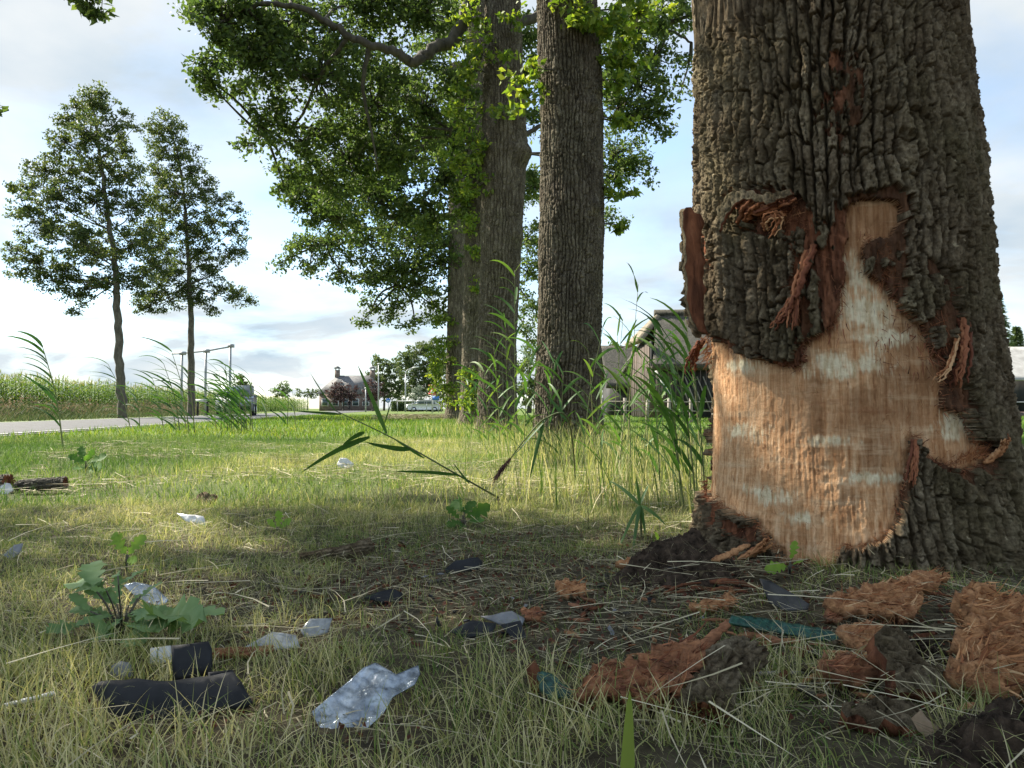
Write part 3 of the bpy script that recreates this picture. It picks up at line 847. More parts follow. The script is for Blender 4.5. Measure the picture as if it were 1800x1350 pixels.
# ================================================================== foliage tools
def leaf_cloud(C, size, lo=0.0, hi=1.0, upb=0.5, aspect=0.55):
    """C: leaf positions -> folded kite leaves (2 triangles each)"""
    N = len(C)
    nrm = norm(rng.normal(size=(N, 3)) + np.array([0, 0, upb]))
    d = norm(np.cross(nrm, rng.normal(size=(N, 3))))
    d[:, 2] -= 0.25; d = norm(d)
    sd_ = norm(np.cross(nrm, d)); nn = np.cross(d, sd_)
    L = size * rng.uniform(0.6, 1.25, N); Wd = L * aspect
    V = np.empty((N, 4, 3))
    V[:, 0] = C - d * (L * 0.5)[:, None]
    V[:, 2] = C + d * (L * 0.5)[:, None]
    mid = C + d * (L * 0.08)[:, None] + nn * (L * 0.10)[:, None]
    V[:, 1] = mid - sd_ * (Wd * 0.5)[:, None]
    V[:, 3] = mid + sd_ * (Wd * 0.5)[:, None]
    F = (np.arange(N)[:, None, None] * 4 + np.array([[0, 1, 2], [0, 2, 3]])[None]).reshape(-1, 3)
    return V.reshape(-1, 3), F, np.repeat(rng.uniform(lo, hi, N), 4)

def in_ball(n, r, shell=0.45):
    v = norm(rng.normal(size=(n, 3)))
    return v * (r * rng.uniform(0, 1, (n, 1)) ** shell)

def crown_mesh(parent, clusters, sub_r, sub_den, leaf_n, size, mat, limb_pts=None, name='crown', squash=0.75, lo=0.0, hi=1.0, twig=True, twig_mat=None, twig_r=0.012):
    """clusters (centre, radius) -> clumps of leaves with gaps, and the twigs that carry them"""
    pts = []; tw = MB(); subs = []
    for c, r in clusters:
        c = np.asarray(c, float)
        n = max(3, int(sub_den * (r / sub_r) ** 2))
        s = in_ball(n, r, 0.55) * np.array([1, 1, squash]) + c
        subs.append(s)
        for q in s:
            m = int(leaf_n * rng.uniform(0.5, 1.4))
            rr = sub_r * rng.uniform(0.6, 1.25)
            pts.append(q + in_ball(m, rr, 0.6) * np.array([1, 1, 0.62]))
            if twig and rng.uniform() < 0.75:
                mid = (c + q) / 2 + rng.normal(size=3) * 0.08 * r
                tw.add(*tube(catmull([c, mid, q], 3), np.linspace(twig_r, twig_r * 0.3, 7), 4, False))
        if twig and limb_pts is not None and len(limb_pts):
            j = np.argmin(np.linalg.norm(limb_pts - c, axis=1) + 0.4 * np.maximum(limb_pts[:, 2] - c[2], 0))
            a = limb_pts[j]; mid = (a + c) / 2 + rng.normal(size=3) * 0.10 * np.linalg.norm(a - c) + np.array([0, 0, 0.12 * np.linalg.norm(a - c)])
            tw.add(*tube(catmull([a, mid, c], 6), np.linspace(twig_r * 2.6, twig_r, 13), 5, False))
    V, F, a = leaf_cloud(np.vstack(pts), size, lo, hi)
    o = mesh_obj(name, V, F, mat, parent, {'rnd': a})
    if twig and tw.n:
        tw.obj('twigs', twig_mat or MAT['branch'], o, True)['kind'] = 'stuff'
    return o

def limb(parent, pts, r0, r1, name='limb', mat=None, k=8):
    P = catmull(pts, 7)
    P[1:-1] += rng.normal(size=P[1:-1].shape) * r0 * 0.18
    mb = MB(); mb.add(*tube(P, np.linspace(r0, r1, len(P)), k))
    mb.obj(name, mat or MAT['branch'], parent, True)
    return P

# ------------------------------------------------------------------ crown of the damaged oak (above the frame)
top = np.array([TT1[-1, 1], TT1[-1, 2], 5.1])
lp = [limb(oak, [top + (0, 0, -0.5), top + (-1.2, 0.6, 0.6), top + (-3.0, 1.2, 1.0), top + (-5.2, 2.0, 0.9), top + (-6.6, 2.8, 0.2)], 0.20, 0.05),
      limb(oak, [top + (0, 0, -0.3), top + (0.6, 1.0, 1.6), top + (0.4, 2.2, 3.6), top + (0.2, 2.6, 5.4)], 0.22, 0.06),
      limb(oak, [top + (0, 0, -0.6), top + (1.6, -0.4, 0.9), top + (3.6, -0.8, 2.0), top + (5.2, -1.0, 2.6)], 0.19, 0.05),
      limb(oak, [top + (0, 0, -0.2), top + (-1.0, -1.0, 1.4), top + (-2.6, -2.0, 3.0), top + (-4.2, -2.6, 3.6)], 0.19, 0.05),
      limb(oak, [top + (0, 0, -0.2), top + (-0.2, -1.4, 1.2), top + (0.6, -3.4, 2.2), top + (1.2, -5.0, 2.6)], 0.18, 0.05),
      limb(oak, [top + (-2.6, 1.1, 0.9), top + (-4.2, 3.6, 0.7), top + (-5.2, 5.4, -0.3)], 0.08, 0.025)]
LP = np.vstack(lp)
cl = []
for q in LP[::7]:
    if q[2] > 5.2 and q[1] > -1.5: cl.append((q + rng.normal(size=3) * (0.7, 0.7, 0.5) + (0, 0, 0.5), rng.uniform(0.7, 1.1)))
# unseen leaf clumps added toward the sun to keep the foreground in shade
for k in range(40):
    P0 = np.array([rng.uniform(-1.0, 1.4) if k % 5 else rng.uniform(-2.2, -1.0), rng.uniform(0.3, 2.45), rng.uniform(0, 0.7)])
    t = rng.uniform(8.8, 12.5)
    cl.append((P0 + SUN * t, rng.uniform(0.55, 0.85)))
for k in range(12):      # smaller added clumps that soften the edge of that shade
    cl.append((np.array([rng.uniform(-2.0, 1.2), rng.uniform(2.2, 3.9), 0.0]) + SUN * rng.uniform(9, 12.5), rng.uniform(0.22, 0.40)))
crown_mesh(oak, cl, 0.42, 2.5, 26, 0.16, MAT['leaf'], LP, twig_r=0.012)
e1, e2 = at(150, -140, 8.2), at(-140, 60, 8.0)
SP1 = limb(oak, [lp[5][-1], (lp[5][-1] + e1) / 2 + (0, 0, .2), e1], 0.022, 0.008, 'branch')[-2:]
SP2 = limb(oak, [lp[5][-6], (lp[5][-6] + e2) / 2 + (-.3, 0, .5), e2], 0.022, 0.008, 'branch')[-2:]
# the two hanging sprays that dip into the picture
o = crown_mesh(oak, [(at(160, 8, 8.2), 0.20), (at(140, -30, 8.2), 0.3), (at(178, 30, 8.2), 0.10)], 0.12, 3, 26, 0.10, MAT['leaf'], SP1, 'leaf_spray', twig_r=0.004)
o = crown_mesh(oak, [(at(-15, 188, 8.0), 0.13)], 0.10, 3, 22, 0.10, MAT['leaf'], SP2, 'leaf_spray', twig_r=0.004)

# ================================================================== the row of oaks behind it
def row_trunk(parent, tab, D, cols, dz, seed, ztop, cw=0.036, ch=0.13, amp=0.040, mat=None, burls=()):
    T = trunk_table(tab, D)
    zb = T[0]
    T = np.vstack([[-0.15, zb[1], zb[2], zb[3] * 1.18], T])
    if T[-1, 0] < ztop: T = np.vstack([T, [ztop, T[-1, 1] + (T[-1, 1] - T[-3, 1]) * 0.5, T[-1, 2], T[-1, 3] * 0.8]])
    ph0 = math.atan2(-zb[2], -zb[1])
    ph = np.concatenate([np.linspace(-1.8, 1.8, cols), np.linspace(1.8, 2 * math.pi - 1.8, cols // 5)[1:-1]])
    zs = np.arange(-0.15, T[-1, 0] + 1e-6, dz)
    P, Z = np.meshgrid(ph, zs)
    cxg, cyg, rg = (np.interp(Z, T[:, 0], T[:, k]) for k in (1, 2, 3))
    A = np.where(P > math.pi, P - 2 * math.pi, P) * float(zb[3])
    h, _ = bark_height(A, Z, seed, cw, ch, 0.02)
    hh = -0.6 * amp + amp * h + 0.006 * fbm(A / 0.03, Z / 0.05, 0, 3, seed + 9) + 0.018 * fbm(A / 0.3, Z / 0.6, 0, 2, seed + 11)
    hh += 0.05 * np.exp(-np.maximum(Z, 0) / 0.18) * (1 + 0.6 * np.sin(P * 6 + seed))
    for (bp, bz, br, bh_) in burls:
        hh += bh_ * np.exp(-((A - bp) / br) ** 2 - ((Z - bz) / br) ** 2)
    R = rg + hh
    V = np.stack([cxg + R * np.cos(P + ph0), cyg + R * np.sin(P + ph0), Z], -1).reshape(-1, 3)
    nr, nc = P.shape
    ri, ci = np.meshgrid(np.arange(nr - 1), np.arange(nc), indexing='ij')
    a = (ri * nc + ci).ravel(); b = (ri * nc + (ci + 1) % nc).ravel()
    mesh_obj('trunk', V, np.stack([a, b, b + nc, a + nc], -1), mat or MAT['bark_far'], parent, smooth=True)
    return T

def oak_row(name, label, tab, D, cols, dz, seed, ztop, **kw):
    T = trunk_table(tab, D)
    o = thing(name, (T[0, 1], T[0, 2], 0), label, 'tree')
    TT = row_trunk(o, tab, D, cols, dz, seed, ztop, **kw)
    return o, TT

def trunk_line(TT, z0, z1, n=12):
    z = np.linspace(z0, z1, n)
    return np.stack([np.interp(z, TT[:, 0], TT[:, 1]), np.interp(z, TT[:, 0], TT[:, 2]), z], -1)

def px_cl(lst): return [(at(x, y, d), r) for x, y, d, r in lst]

# second oak
o2, TT2 = oak_row('oak_tree', 'slender straight oak rising out of tall dry grass behind the wounded trunk', [(-200, 944, 1048), (0, 945, 1050), (200, 950, 1058), (400, 950, 1060), (600, 946, 1055), (720, 942, 1053), (790, 936, 1060)], 7.0, 170, 0.0085, 101, 7.0,
    burls=((0.22, 3.1, 0.06, 0.05), (0.24, 2.2, 0.07, 0.06), (-0.05, 3.25, 0.05, 0.03)))
l2 = [limb(o2, [at(1000, -230, 7), at(1060, -330, 7.3), at(1180, -420, 8), at(1330, -480, 9)], 0.15, 0.04),
      limb(o2, [at(990, -260, 7), at(900, -420, 6.8), at(780, -600, 6.2), at(640, -700, 6)], 0.15, 0.04),
      limb(o2, [at(1000, -320, 7), at(990, -520, 7.6), at(1010, -800, 8.5)], 0.16, 0.05)]
L2 = np.vstack(l2 + [trunk_line(TT2, 2.0, 6.5)])
c2 = []
for q in np.vstack(l2)[4::3]:
    c2.append((q + rng.normal(size=3) * 0.5 + (0, 0, 0.5), rng.uniform(0.5, 0.9)))
crown_mesh(o2, c2, 0.34, 2.4, 34, 0.12, MAT['leaf'], L2)
o = crown_mesh(o2, px_cl([(1030, 25, 6.55, 0.20), (1075, 45, 6.7, 0.24), (1100, 100, 6.8, 0.22), (1080, 140, 6.8, 0.16), (1120, 20, 7.0, 0.30), (1010, -20, 6.5, 0.2), (1085, 210, 6.9, 0.14), (1070, 330, 6.9, 0.12), (1100, 340, 6.9, 0.10), (925, 170, 6.7, 0.17), (905, 140, 6.8, 0.12), (935, 120, 6.7, 0.12), (1090, 395, 7, 0.06)]),
               0.10, 3.0, 16, 0.085, MAT['leaf_bright'], trunk_line(TT2, 1.8, 5.5, 30), 'epicormic_shoots', twig_r=0.005)
# third oak with the great limb
o3, TT3 = oak_row('oak_tree', 'thick oak with a burl and one great crooked limb reaching out over the verge', [(-200, 856, 915), (0, 854, 914), (120, 850, 918), (250, 848, 926), (400, 846, 918), (600, 843, 908), (735, 841, 907)], 13.0, 120, 0.016, 131, 9.5, cw=0.05, ch=0.18, amp=0.05,
    burls=((0.33, 4.7, 0.16, 0.14), (0.30, 3.3, 0.12, 0.06)))
l3 = [limb(o3, [at(862, -70, 13), at(832, 0, 12.9), at(800, 66, 12.8), at(768, 82, 12.7), at(730, 106, 12.6), at(690, 92, 12.5), at(620, 66, 12.4), at(545, 20, 12.3), at(470, 5, 12.2), at(400, 30, 12.2)], 0.13, 0.03),
      limb(o3, [at(650, 75, 12.45), at(638, 150, 12.6), at(650, 215, 12.8), at(665, 300, 13.0)], 0.045, 0.012),
      limb(o3, [at(610, 68, 12.4), at(565, 130, 12.7), at(525, 210, 13.2), at(470, 245, 13.4)], 0.04, 0.012),
      limb(o3, [at(880, -100, 13), at(940, -220, 12.8), at(1020, -330, 12)], 0.16, 0.05),
      limb(o3, [at(905, 40, 13), at(980, 20, 13.4), at(1060, 35, 13.8), at(1130, 48, 14), at(1175, 40, 14.1), at(1240, 20, 14.2)], 0.09, 0.03),
      limb(o3, [at(1130, 48, 14), at(1180, 55, 14), at(1215, 75, 14)], 0.035, 0.02),
      limb(o3, [at(870, -150, 13), at(800, -300, 12.5), at(680, -420, 12)], 0.15, 0.04),
      limb(o3, [at(845, 90, 13.2), at(815, 170, 14), at(790, 240, 14.5)], 0.06, 0.02),
      limb(o3, [at(905, 250, 13.2), at(945, 225, 13.5), at(1010, 200, 13.9), at(1090, 215, 14)], 0.05, 0.015)]
L3 = np.vstack(l3)
c3 = px_cl([(400, 40, 12.2, .75), (365, 25, 12.2, .35), (368, 140, 12.3, .42), (385, 165, 12.3, .22), (360, 105, 12.2, .3), (450, 110, 12.5, .8), (420, 20, 12.4, .7), (462, 225, 13, .42), (445, 255, 13, .22), (475, 190, 13, .4), (520, 40, 13.4, .9), (560, 140, 13, 1.0), (535, 250, 13.5, .7), (510, 310, 14, .42), (500, 330, 14, .25), (640, 20, 13.9, .9), (655, 185, 14.2, 1.0), (610, 280, 14.2, .95), (740, 20, 14.2, 1.0), (745, 190, 14.6, 1.0), (700, 270, 14.5, 1.0), (690, 0, 14.2, .8), (800, 140, 14.2, .6), (590, 80, 13.9, .8), (480, 60, 12.6, .8), (590, 330, 14.5, .7),
            (1100, 60, 14, .75), (1120, 150, 14, .7), (1150, 100, 14, .6), (1085, 190, 14, .6), (1135, 205, 14, .45), (1160, 225, 14, .25), (1185, 25, 14.2, .55), (1165, 200, 14, .3), (1200, 150, 14.3, .25), (1215, 110, 14.3, .2), (1075, 120, 13.8, .5), (1140, 20, 14, .6)])
c3 += [(q + rng.normal(size=3) * 0.6 + (0, 0, 0.6), rng.uniform(0.7, 1.1)) for q in np.vstack([l3[3], l3[6]])[4::3]]
crown_mesh(o3, c3, 0.26, 5.0, 38, 0.100, MAT['leaf'], L3, lo=0.0, hi=0.9)
crown_mesh(o3, px_cl([(820, 130, 12.6, .38), (835, 90, 12.5, .3), (815, 190, 12.7, .40), (830, 250, 12.7, .38), (810, 290, 12.8, .40), (835, 330, 12.8, .28), (860, 60, 12.4, .2), (890, 100, 12.4, .2), (905, 190, 12.5, .22), (830, 20, 12.6, .35), (905, 30, 12.5, .25), (880, 200, 12.4, .12)]), 0.18, 3.0, 24, 0.10, MAT['leaf_bright'], trunk_line(TT3, 3, 8, 20), 'epicormic_shoots', twig_r=0.007)
# fourth and fifth oaks
o4, TT4 = oak_row('oak_tree', 'oak half hidden behind the thick burled oak, hung with fresh green shoots', [(-100, 822, 866), (150, 820, 865), (400, 818, 865), (600, 813, 866), (728, 808, 868)], 19.0, 80, 0.03, 151, 11.0, cw=0.06, ch=0.2, amp=0.05)
l4 = [limb(o4, [at(835, 200, 19), at(780, 230, 19.3), at(700, 290, 19.6), at(600, 340, 20)], 0.13, 0.03),
      limb(o4, [at(835, 280, 19), at(790, 300, 19), at(740, 350, 19)], 0.09, 0.03),
      limb(o4, [at(850, 100, 19), at(930, 60, 19.5), at(1000, 120, 20)], 0.12, 0.03)]
c4 = px_cl([(545, 330, 20, .9), (520, 345, 20, .5), (600, 380, 20, 1.1), (560, 370, 20, .7), (690, 320, 19.5, 1.2), (780, 310, 19, 1.0), (650, 340, 19.5, 1.0), (760, 380, 19, 1.0), (700, 380, 19.3, 1.0), (800, 230, 19.5, 1.1), (750, 250, 20, 1.1), (640, 240, 20, 1.2), (700, 140, 20, 1.4), (800, 60, 20, 1.3), (935, 60, 19, .8), (935, 200, 19, .8), (940, 330, 19, .7), (925, 130, 19, .8), (1080, 270, 20, .9), (1115, 300, 20, .6), (1070, 310, 20, .7)])
crown_mesh(o4, c4, 0.32, 4.8, 38, 0.12, MAT['leaf'], np.vstack(l4), twig_r=0.016)
crown_mesh(o4, px_cl([(825, 330, 18.4, .42), (830, 280, 18.4, .45), (822, 390, 18.4, .42), (835, 440, 18.4, .3), (810, 350, 18.5, .4), (860, 230, 18.3, .3), (835, 500, 18.4, .2), (826, 660, 18.4, .35), (830, 690, 18.4, .32), (822, 710, 18.3, .3)]), 0.2, 3.0, 24, 0.11, MAT['leaf_bright'], trunk_line(TT4, 0.5, 8, 20), 'epicormic_shoots', twig_r=0.008)
o5, TT5 = oak_row('oak_tree', 'farthest oak of the row with a dense crown sweeping low over the road', [(300, 789, 818), (450, 788, 818), (600, 786, 819), (722, 783, 821)], 28.0, 60, 0.05, 171, 13.0, cw=0.08, ch=0.3, amp=0.06)
l5 = [limb(o5, [at(802, 380, 28), at(740, 390, 28), at(660, 400, 28), at(560, 430, 27.5)], 0.15, 0.04),
      limb(o5, [at(802, 420, 28), at(760, 440, 28), at(700, 500, 28)], 0.12, 0.03),
      limb(o5, [at(802, 330, 28), at(860, 300, 28.5), at(920, 330, 29)], 0.12, 0.03)]
c5 = px_cl([(505, 455, 27, .45), (492, 462, 27, .3), (530, 430, 27, .7), (545, 465, 27, .6), (580, 425, 27.3, 1.2), (600, 480, 27.3, .6), (640, 420, 27.8, 1.4), (655, 490, 28, 1.2), (720, 420, 28, 1.6), (735, 500, 28, 1.3), (690, 545, 28, .7), (655, 540, 28, .5), (775, 460, 28, 1.2), (765, 540, 28.5, .8), (700, 470, 28, 1.2), (760, 400, 28, 1.2), (820, 420, 29, 1.2), (925, 420, 30, 1.2), (930, 480, 30, 1.0), (940, 540, 30, .7), (920, 570, 30, .6), (900, 330, 30, 1.4), (1070, 380, 30, .6), (640, 560, 28, .4), (730, 570, 28, .5), (935, 600, 30, .5)])
crown_mesh(o5, c5, 0.42, 4.6, 40, 0.148, MAT['leaf'], np.vstack(l5), twig_r=0.02)
crown_mesh(o5, px_cl([(785, 600, 27.2, .5), (772, 640, 27.2, .6), (780, 680, 27.2, .5), (765, 615, 27.2, .45), (780, 560, 27.3, .5), (768, 660, 27.2, .4), (785, 705, 27.2, .35)]), 0.25, 3.0, 24, 0.14, MAT['leaf_bright'], trunk_line(TT5, 0.5, 4, 20), 'epicormic_shoots', twig_r=0.01)

# ================================================================== two young roadside trees
def young_tree(label, trunk_px, D, clusters, r0, seed):
    base = at(*trunk_px[0], D); base[2] = 0.0
    o = thing('roadside_tree', base, label, 'tree')
    P = [base + (0, 0, -0.1)] + [at(x, y, D) for x, y in trunk_px[1:]]
    C = catmull(P, 8); C[2:] += rng.normal(size=C[2:].shape) * 0.02
    mb = MB(); mb.add(*tube(C, np.linspace(r0, 0.02, len(C)), 10)); mb.obj('trunk', MAT['twig'], o, True)
    cs = []
    for x, y, dd, r in clusters:
        c = at(x, y, D + dd); cs.append((c, r * 1.15))
        # each clump rides on a branch that leaves the trunk lower down
        zj = max(c[2] - 0.55 * abs(c[0] - np.interp(c[2], C[:, 2], C[:, 0])) - 0.3, at(0, 500, D)[2])
        j = np.argmin(abs(C[:, 2] - zj)); a = C[j]
        mid = (a + c) / 2 + np.array([0, 0, -0.05 * np.linalg.norm(c - a)]) + rng.normal(size=3) * 0.1
        mb = MB(); mb.add(*tube(catmull([a, mid, c], 6), np.linspace(0.035, 0.010, 13), 6)); mb.obj('branch', MAT['twig'], o, True)
    crown_mesh(o, cs, 0.32, 3.9, 42, 0.13, MAT['leaf_young'], None, twig_r=0.016, twig_mat=MAT['twig'], squash=0.85)
    return o
young_tree('taller young roadside tree with an irregular open crown and slim bare trunk', [(216, 730), (210, 640), (206, 540), (203, 470), (190, 380), (178, 290), (166, 200), (160, 165)], 33.0,
    [(160, 175, 0, .7), (145, 190, .5, .5), (185, 190, 0, .6), (120, 210, 0, .6), (160, 235, -1, 1.0), (205, 230, 0, .7), (215, 265, 1, .6), (115, 250, 0, .8), (180, 290, 0, 1.0), (135, 300, 1, .9), (225, 310, 0, .8), (80, 300, 0, .8), (60, 325, 0, .5), (25, 330, 0, .45), (100, 345, -1, 1.0), (170, 355, 0, 1.1), (235, 360, 0, .9), (45, 365, 0, .7), (85, 400, 0, 1.1), (140, 420, -1, 1.1), (30, 445, 0, .6), (60, 460, 0, .8), (40, 480, 0, .5), (110, 470, 0, .9), (170, 440, 1, 1.0), (230, 430, 0, 1.0), (190, 490, 0, .8), (130, 520, 0, .6), (125, 550, 0, .3), (150, 500, 0, .6), (240, 490, 0, .8), (260, 410, 1, .9), (260, 350, 1, .5), (95, 495, 0, .6), (220, 200, 0, .35), (235, 225, 0, .3), (175, 160, 0, .35), (275, 470, 1, .8)], 0.20, 1)
young_tree('shorter young roadside tree with a narrow leafy crown', [(336, 732), (336, 650), (335, 560), (332, 480), (326, 380), (318, 300), (300, 225)], 38.0,
    [(292, 212, 0, .6), (275, 230, 0, .6), (310, 235, 0, .6), (285, 265, 0, .9), (320, 275, 0, .9), (335, 305, 0, .7), (285, 310, 0, .9), (310, 340, -1, 1.1), (355, 340, 0, .8), (365, 315, 0, .4), (285, 370, 0, .9), (390, 350, 0, .5), (420, 365, 0, .45), (370, 390, 0, .9), (330, 400, 0, 1.0), (410, 405, 0, .7), (285, 430, 1, 1.0), (350, 445, 0, 1.0), (400, 450, 0, .6), (425, 440, 0, .5), (300, 480, 0, 1.0), (370, 475, 0, .6), (390, 505, 0, .6), (420, 520, 0, .6), (435, 530, 0, .35), (330, 510, 0, .8), (300, 530, 0, .6), (270, 520, 0, .8), (260, 540, 0, .5), (350, 530, 0, .6), (370, 545, 0, .4), (245, 540, 0, .4)], 0.19, 2)

# ================================================================== maize field, weeds, far trees, buildings
MAT['roof_grey'] = two('grey_tile_roof', (0.10, 0.10, 0.10), (0.20, 0.195, 0.19), 2.0, 0.8, (1, 1, 4))
MAT['brick'] = two('house_brick', (0.13, 0.095, 0.08), (0.24, 0.18, 0.15), 3.0, 0.85)
MAT['thatch'] = two('thatch', (0.040, 0.038, 0.032), (0.125, 0.115, 0.090), 5.0, 0.95, (3, 3, 0.5), 1.0, 0.06)
MAT['thatch_edge'] = two('thatch_edge', (0.12, 0.10, 0.07), (0.26, 0.22, 0.155), 6.0, 0.95, (1, 1, 1), 0.8, 0.03)
MAT['board'] = two('weathered_board', (0.045, 0.033, 0.026), (0.115, 0.085, 0.064), 3.0, 0.85, (4, 4, 0.3), 0.5, 0.01)
MAT['dark_board'] = two('tarred_board', (0.012, 0.012, 0.013), (0.035, 0.033, 0.031), 3.0, 0.8, (1, 1, 0.4))
MAT['white'] = two('white_paint', (0.62, 0.62, 0.60), (0.80, 0.80, 0.78), 5.0, 0.55)
MAT['galv'] = two('galvanised_steel', (0.26, 0.27, 0.28), (0.42, 0.43, 0.44), 4.0, 0.5, metal=0.3)
MAT['glass'] = M('dark_window_glass').color((0.05, 0.075, 0.075)).set(rough=0.06, spec=0.6).m
MAT['carpaint'] = two('silver_car_paint', (0.24, 0.25, 0.26), (0.32, 0.33, 0.34), 2.0, 0.3, metal=0.25)
MAT['tyre'] = two('tyre_rubber', (0.012, 0.012, 0.012), (0.03, 0.03, 0.03), 20, 0.9)
MAT['chrome'] = M('bright_trim').color((0.62, 0.62, 0.63)).set(rough=0.3, metal=0.9).m
MAT['lamp_red'] = M('tail_lamp').color((0.42, 0.02, 0.015)).set(rough=0.2).m
MAT['lamp_clear'] = M('head_lamp').color((0.72, 0.74, 0.76)).set(rough=0.12).m
MAT['sign_red'] = M('sign_red').color((0.55, 0.025, 0.02)).set(rough=0.45).m
MAT['sign_blue'] = M('sign_blue').color((0.045, 0.16, 0.50)).set(rough=0.45).m
MAT['sign_white'] = M('sign_white').color((0.78, 0.78, 0.77)).set(rough=0.45).m
MAT['post_wood'] = two('fence_wood', (0.17, 0.15, 0.125), (0.33, 0.30, 0.26), 9, 0.9, (2, 2, 0.3), 0.5, 0.01)
MAT['cloth_dark'] = two('dark_cloth', (0.015, 0.016, 0.02), (0.04, 0.042, 0.05), 8, 0.9)
MAT['skin'] = M('skin').color((0.45, 0.27, 0.19)).set(rough=0.6).m

# ------------------------------------------------------------------ maize
def maize_template(seed):
    r = np.random.default_rng(seed)
    mb = MB(); H = 1.95
    mb.add(*tube(np.array([[0, 0, 0], [0.02, 0, H * 0.5], [0.03, 0.02, H]]), [0.016, 0.013, 0.006], 3, False), a=0.3)
    N = 10
    z = np.linspace(0.35, H * 0.92, N); az = np.arange(N) * 2.6 + r.normal(size=N) * 0.4
    P = np.stack([0 * z, 0 * z, z], -1); D = norm(np.stack([np.cos(az) * 0.7, np.sin(az) * 0.7, 0.9 + 0 * z], -1))
    B = np.stack([np.cos(az) * 0.35, np.sin(az) * 0.35, -0.85 - 0.2 * r.uniform(size=N)], -1)
    V, F, k = ribbons(P, D, B, r.uniform(0.55, 0.85, N), 0.085, np.stack([-np.sin(az), np.cos(az), 0 * az], -1), 4, 'lance')
    mb.add(V, F, np.repeat(r.uniform(0.2, 0.85, N), k))
    N = 6; az = r.uniform(0, 6.28, N)
    V, F, k = ribbons(np.tile([[0.03, 0.02, H]], (N, 1)), norm(np.stack([np.cos(az) * 0.35, np.sin(az) * 0.35, 1 + 0 * az], -1)), np.zeros((N, 3)), 0.24, 0.022, None, 2)
    mb.add(V, F, np.repeat(np.full(N, 0.97), k))
    return np.concatenate(mb.V), np.concatenate([np.concatenate([f[:, [0, 1, 2]], f[:, [0, 2, 3]]]) if f.shape[1] == 4 else f for v in mb.F.values() for f in v]), np.concatenate(mb.A)
def scatter(temps, pos, rot, scl):
    Vs, Fs, As = [], [], []; n = 0
    pick = rng.integers(0, len(temps), len(pos))
    for t, (V, F, A) in enumerate(temps):
        I = np.where(pick == t)[0]
        if not len(I): continue
        c, s = np.cos(rot[I])[:, None], np.sin(rot[I])[:, None]
        X = (V[None, :, 0] * c - V[None, :, 1] * s) * scl[I][:, None] + pos[I, 0][:, None]
        Y = (V[None, :, 0] * s + V[None, :, 1] * c) * scl[I][:, None] + pos[I, 1][:, None]
        Z = V[None, :, 2] * scl[I][:, None] + pos[I, 2][:, None]
        Vs.append(np.stack([X, Y, Z], -1).reshape(-1, 3))
        Fs.append((np.arange(len(I))[:, None, None] * len(V) + F[None]).reshape(-1, 3) + n)
        As.append(np.clip(np.tile(A, (len(I), 1)) + rng.normal(size=(len(I), 1)) * 0.12, 0, 1).ravel())
        n += len(I) * len(V)
    return np.vstack(Vs), np.vstack(Fs), np.concatenate(As)
temps = [maize_template(k) for k in range(5)]
pos = []
for rrow in range(7):
    s0 = -19.5 - rrow * 0.75
    y = 22.0
    while y < 150:
        pos.append([s0 - ROAD_K * y + rng.normal() * 0.06, y, 0.0]); y += 0.17 * (1 + max(0, y - 35) / 40) * rng.uniform(0.7, 1.3)
pos = np.array(pos)
V, F, a = scatter(temps, pos, rng.uniform(0, 6.28, len(pos)), rng.uniform(0.82, 1.12, len(pos)) * (1 - 0.0 * pos[:, 1]))
tag(mesh_obj('maize_crop', V, F, MAT['corn'], attrs={'rnd': a}), 'dense green maize crop in rows beyond the road', 'maize', kind='stuff')

# rough weeds between road and maize
N = 15000
y = 16 + 50 * rng.uniform(0, 1, N) ** 1.5; s = -12.3 - 6.2 * rng.uniform(0, 1, N) ** 0.8
x = s - ROAD_K * y
clump = 0.5 + 0.5 * vnoise(x / 1.6, y / 1.6, 0, 201)
far_ = sstep(-13.2, -16, s)
L = (0.10 + 0.22 * rng.uniform(size=N)) * (1 - far_) + far_ * (0.35 + 0.75 * clump * rng.uniform(0.5, 1, N))
az = rng.uniform(0, 6.28, N); ln = rng.uniform(0.1, 0.5, N)
V, F, k = ribbons(np.stack([x, y, 0 * x], -1), norm(np.stack([np.cos(az) * ln, np.sin(az) * ln, 1 + 0 * x], -1)), np.stack([np.cos(az) * 0.3, np.sin(az) * 0.3, -0.15 + 0 * x], -1), L, 0.03 + 0.05 * far_, None, 3)
a = np.clip(0.12 * (1 - far_) + 0.2 + far_ * (0.25 + 0.35 * vnoise(x / 3, y / 3, 0, 205)) + rng.normal(size=N) * 0.15, 0, 1)
tag(mesh_obj('roadside_weeds', V, F, MAT['weed'], attrs={'rnd': np.repeat(a, k)}), 'rough brown and green weeds along the far road edge', 'weeds', kind='stuff')
C = []
for _ in range(420):
    y = 17 + 45 * rng.uniform() ** 1.4; s = rng.uniform(-18.5, -14.6); x = s - ROAD_K * y
    C.append(np.array([x, y, 0]) + in_ball(22, 0.45) * (1, 1, 0.8) + (0, 0, rng.uniform(0.1, 0.75)))
V, F, a = leaf_cloud(np.vstack(C), 0.12, 0.0, 1.0)
tag(mesh_obj('roadside_herbs', V, F, MAT['weed'], attrs={'rnd': a}), 'leafy brownish herbs massed in front of the maize', 'weeds', kind='stuff')

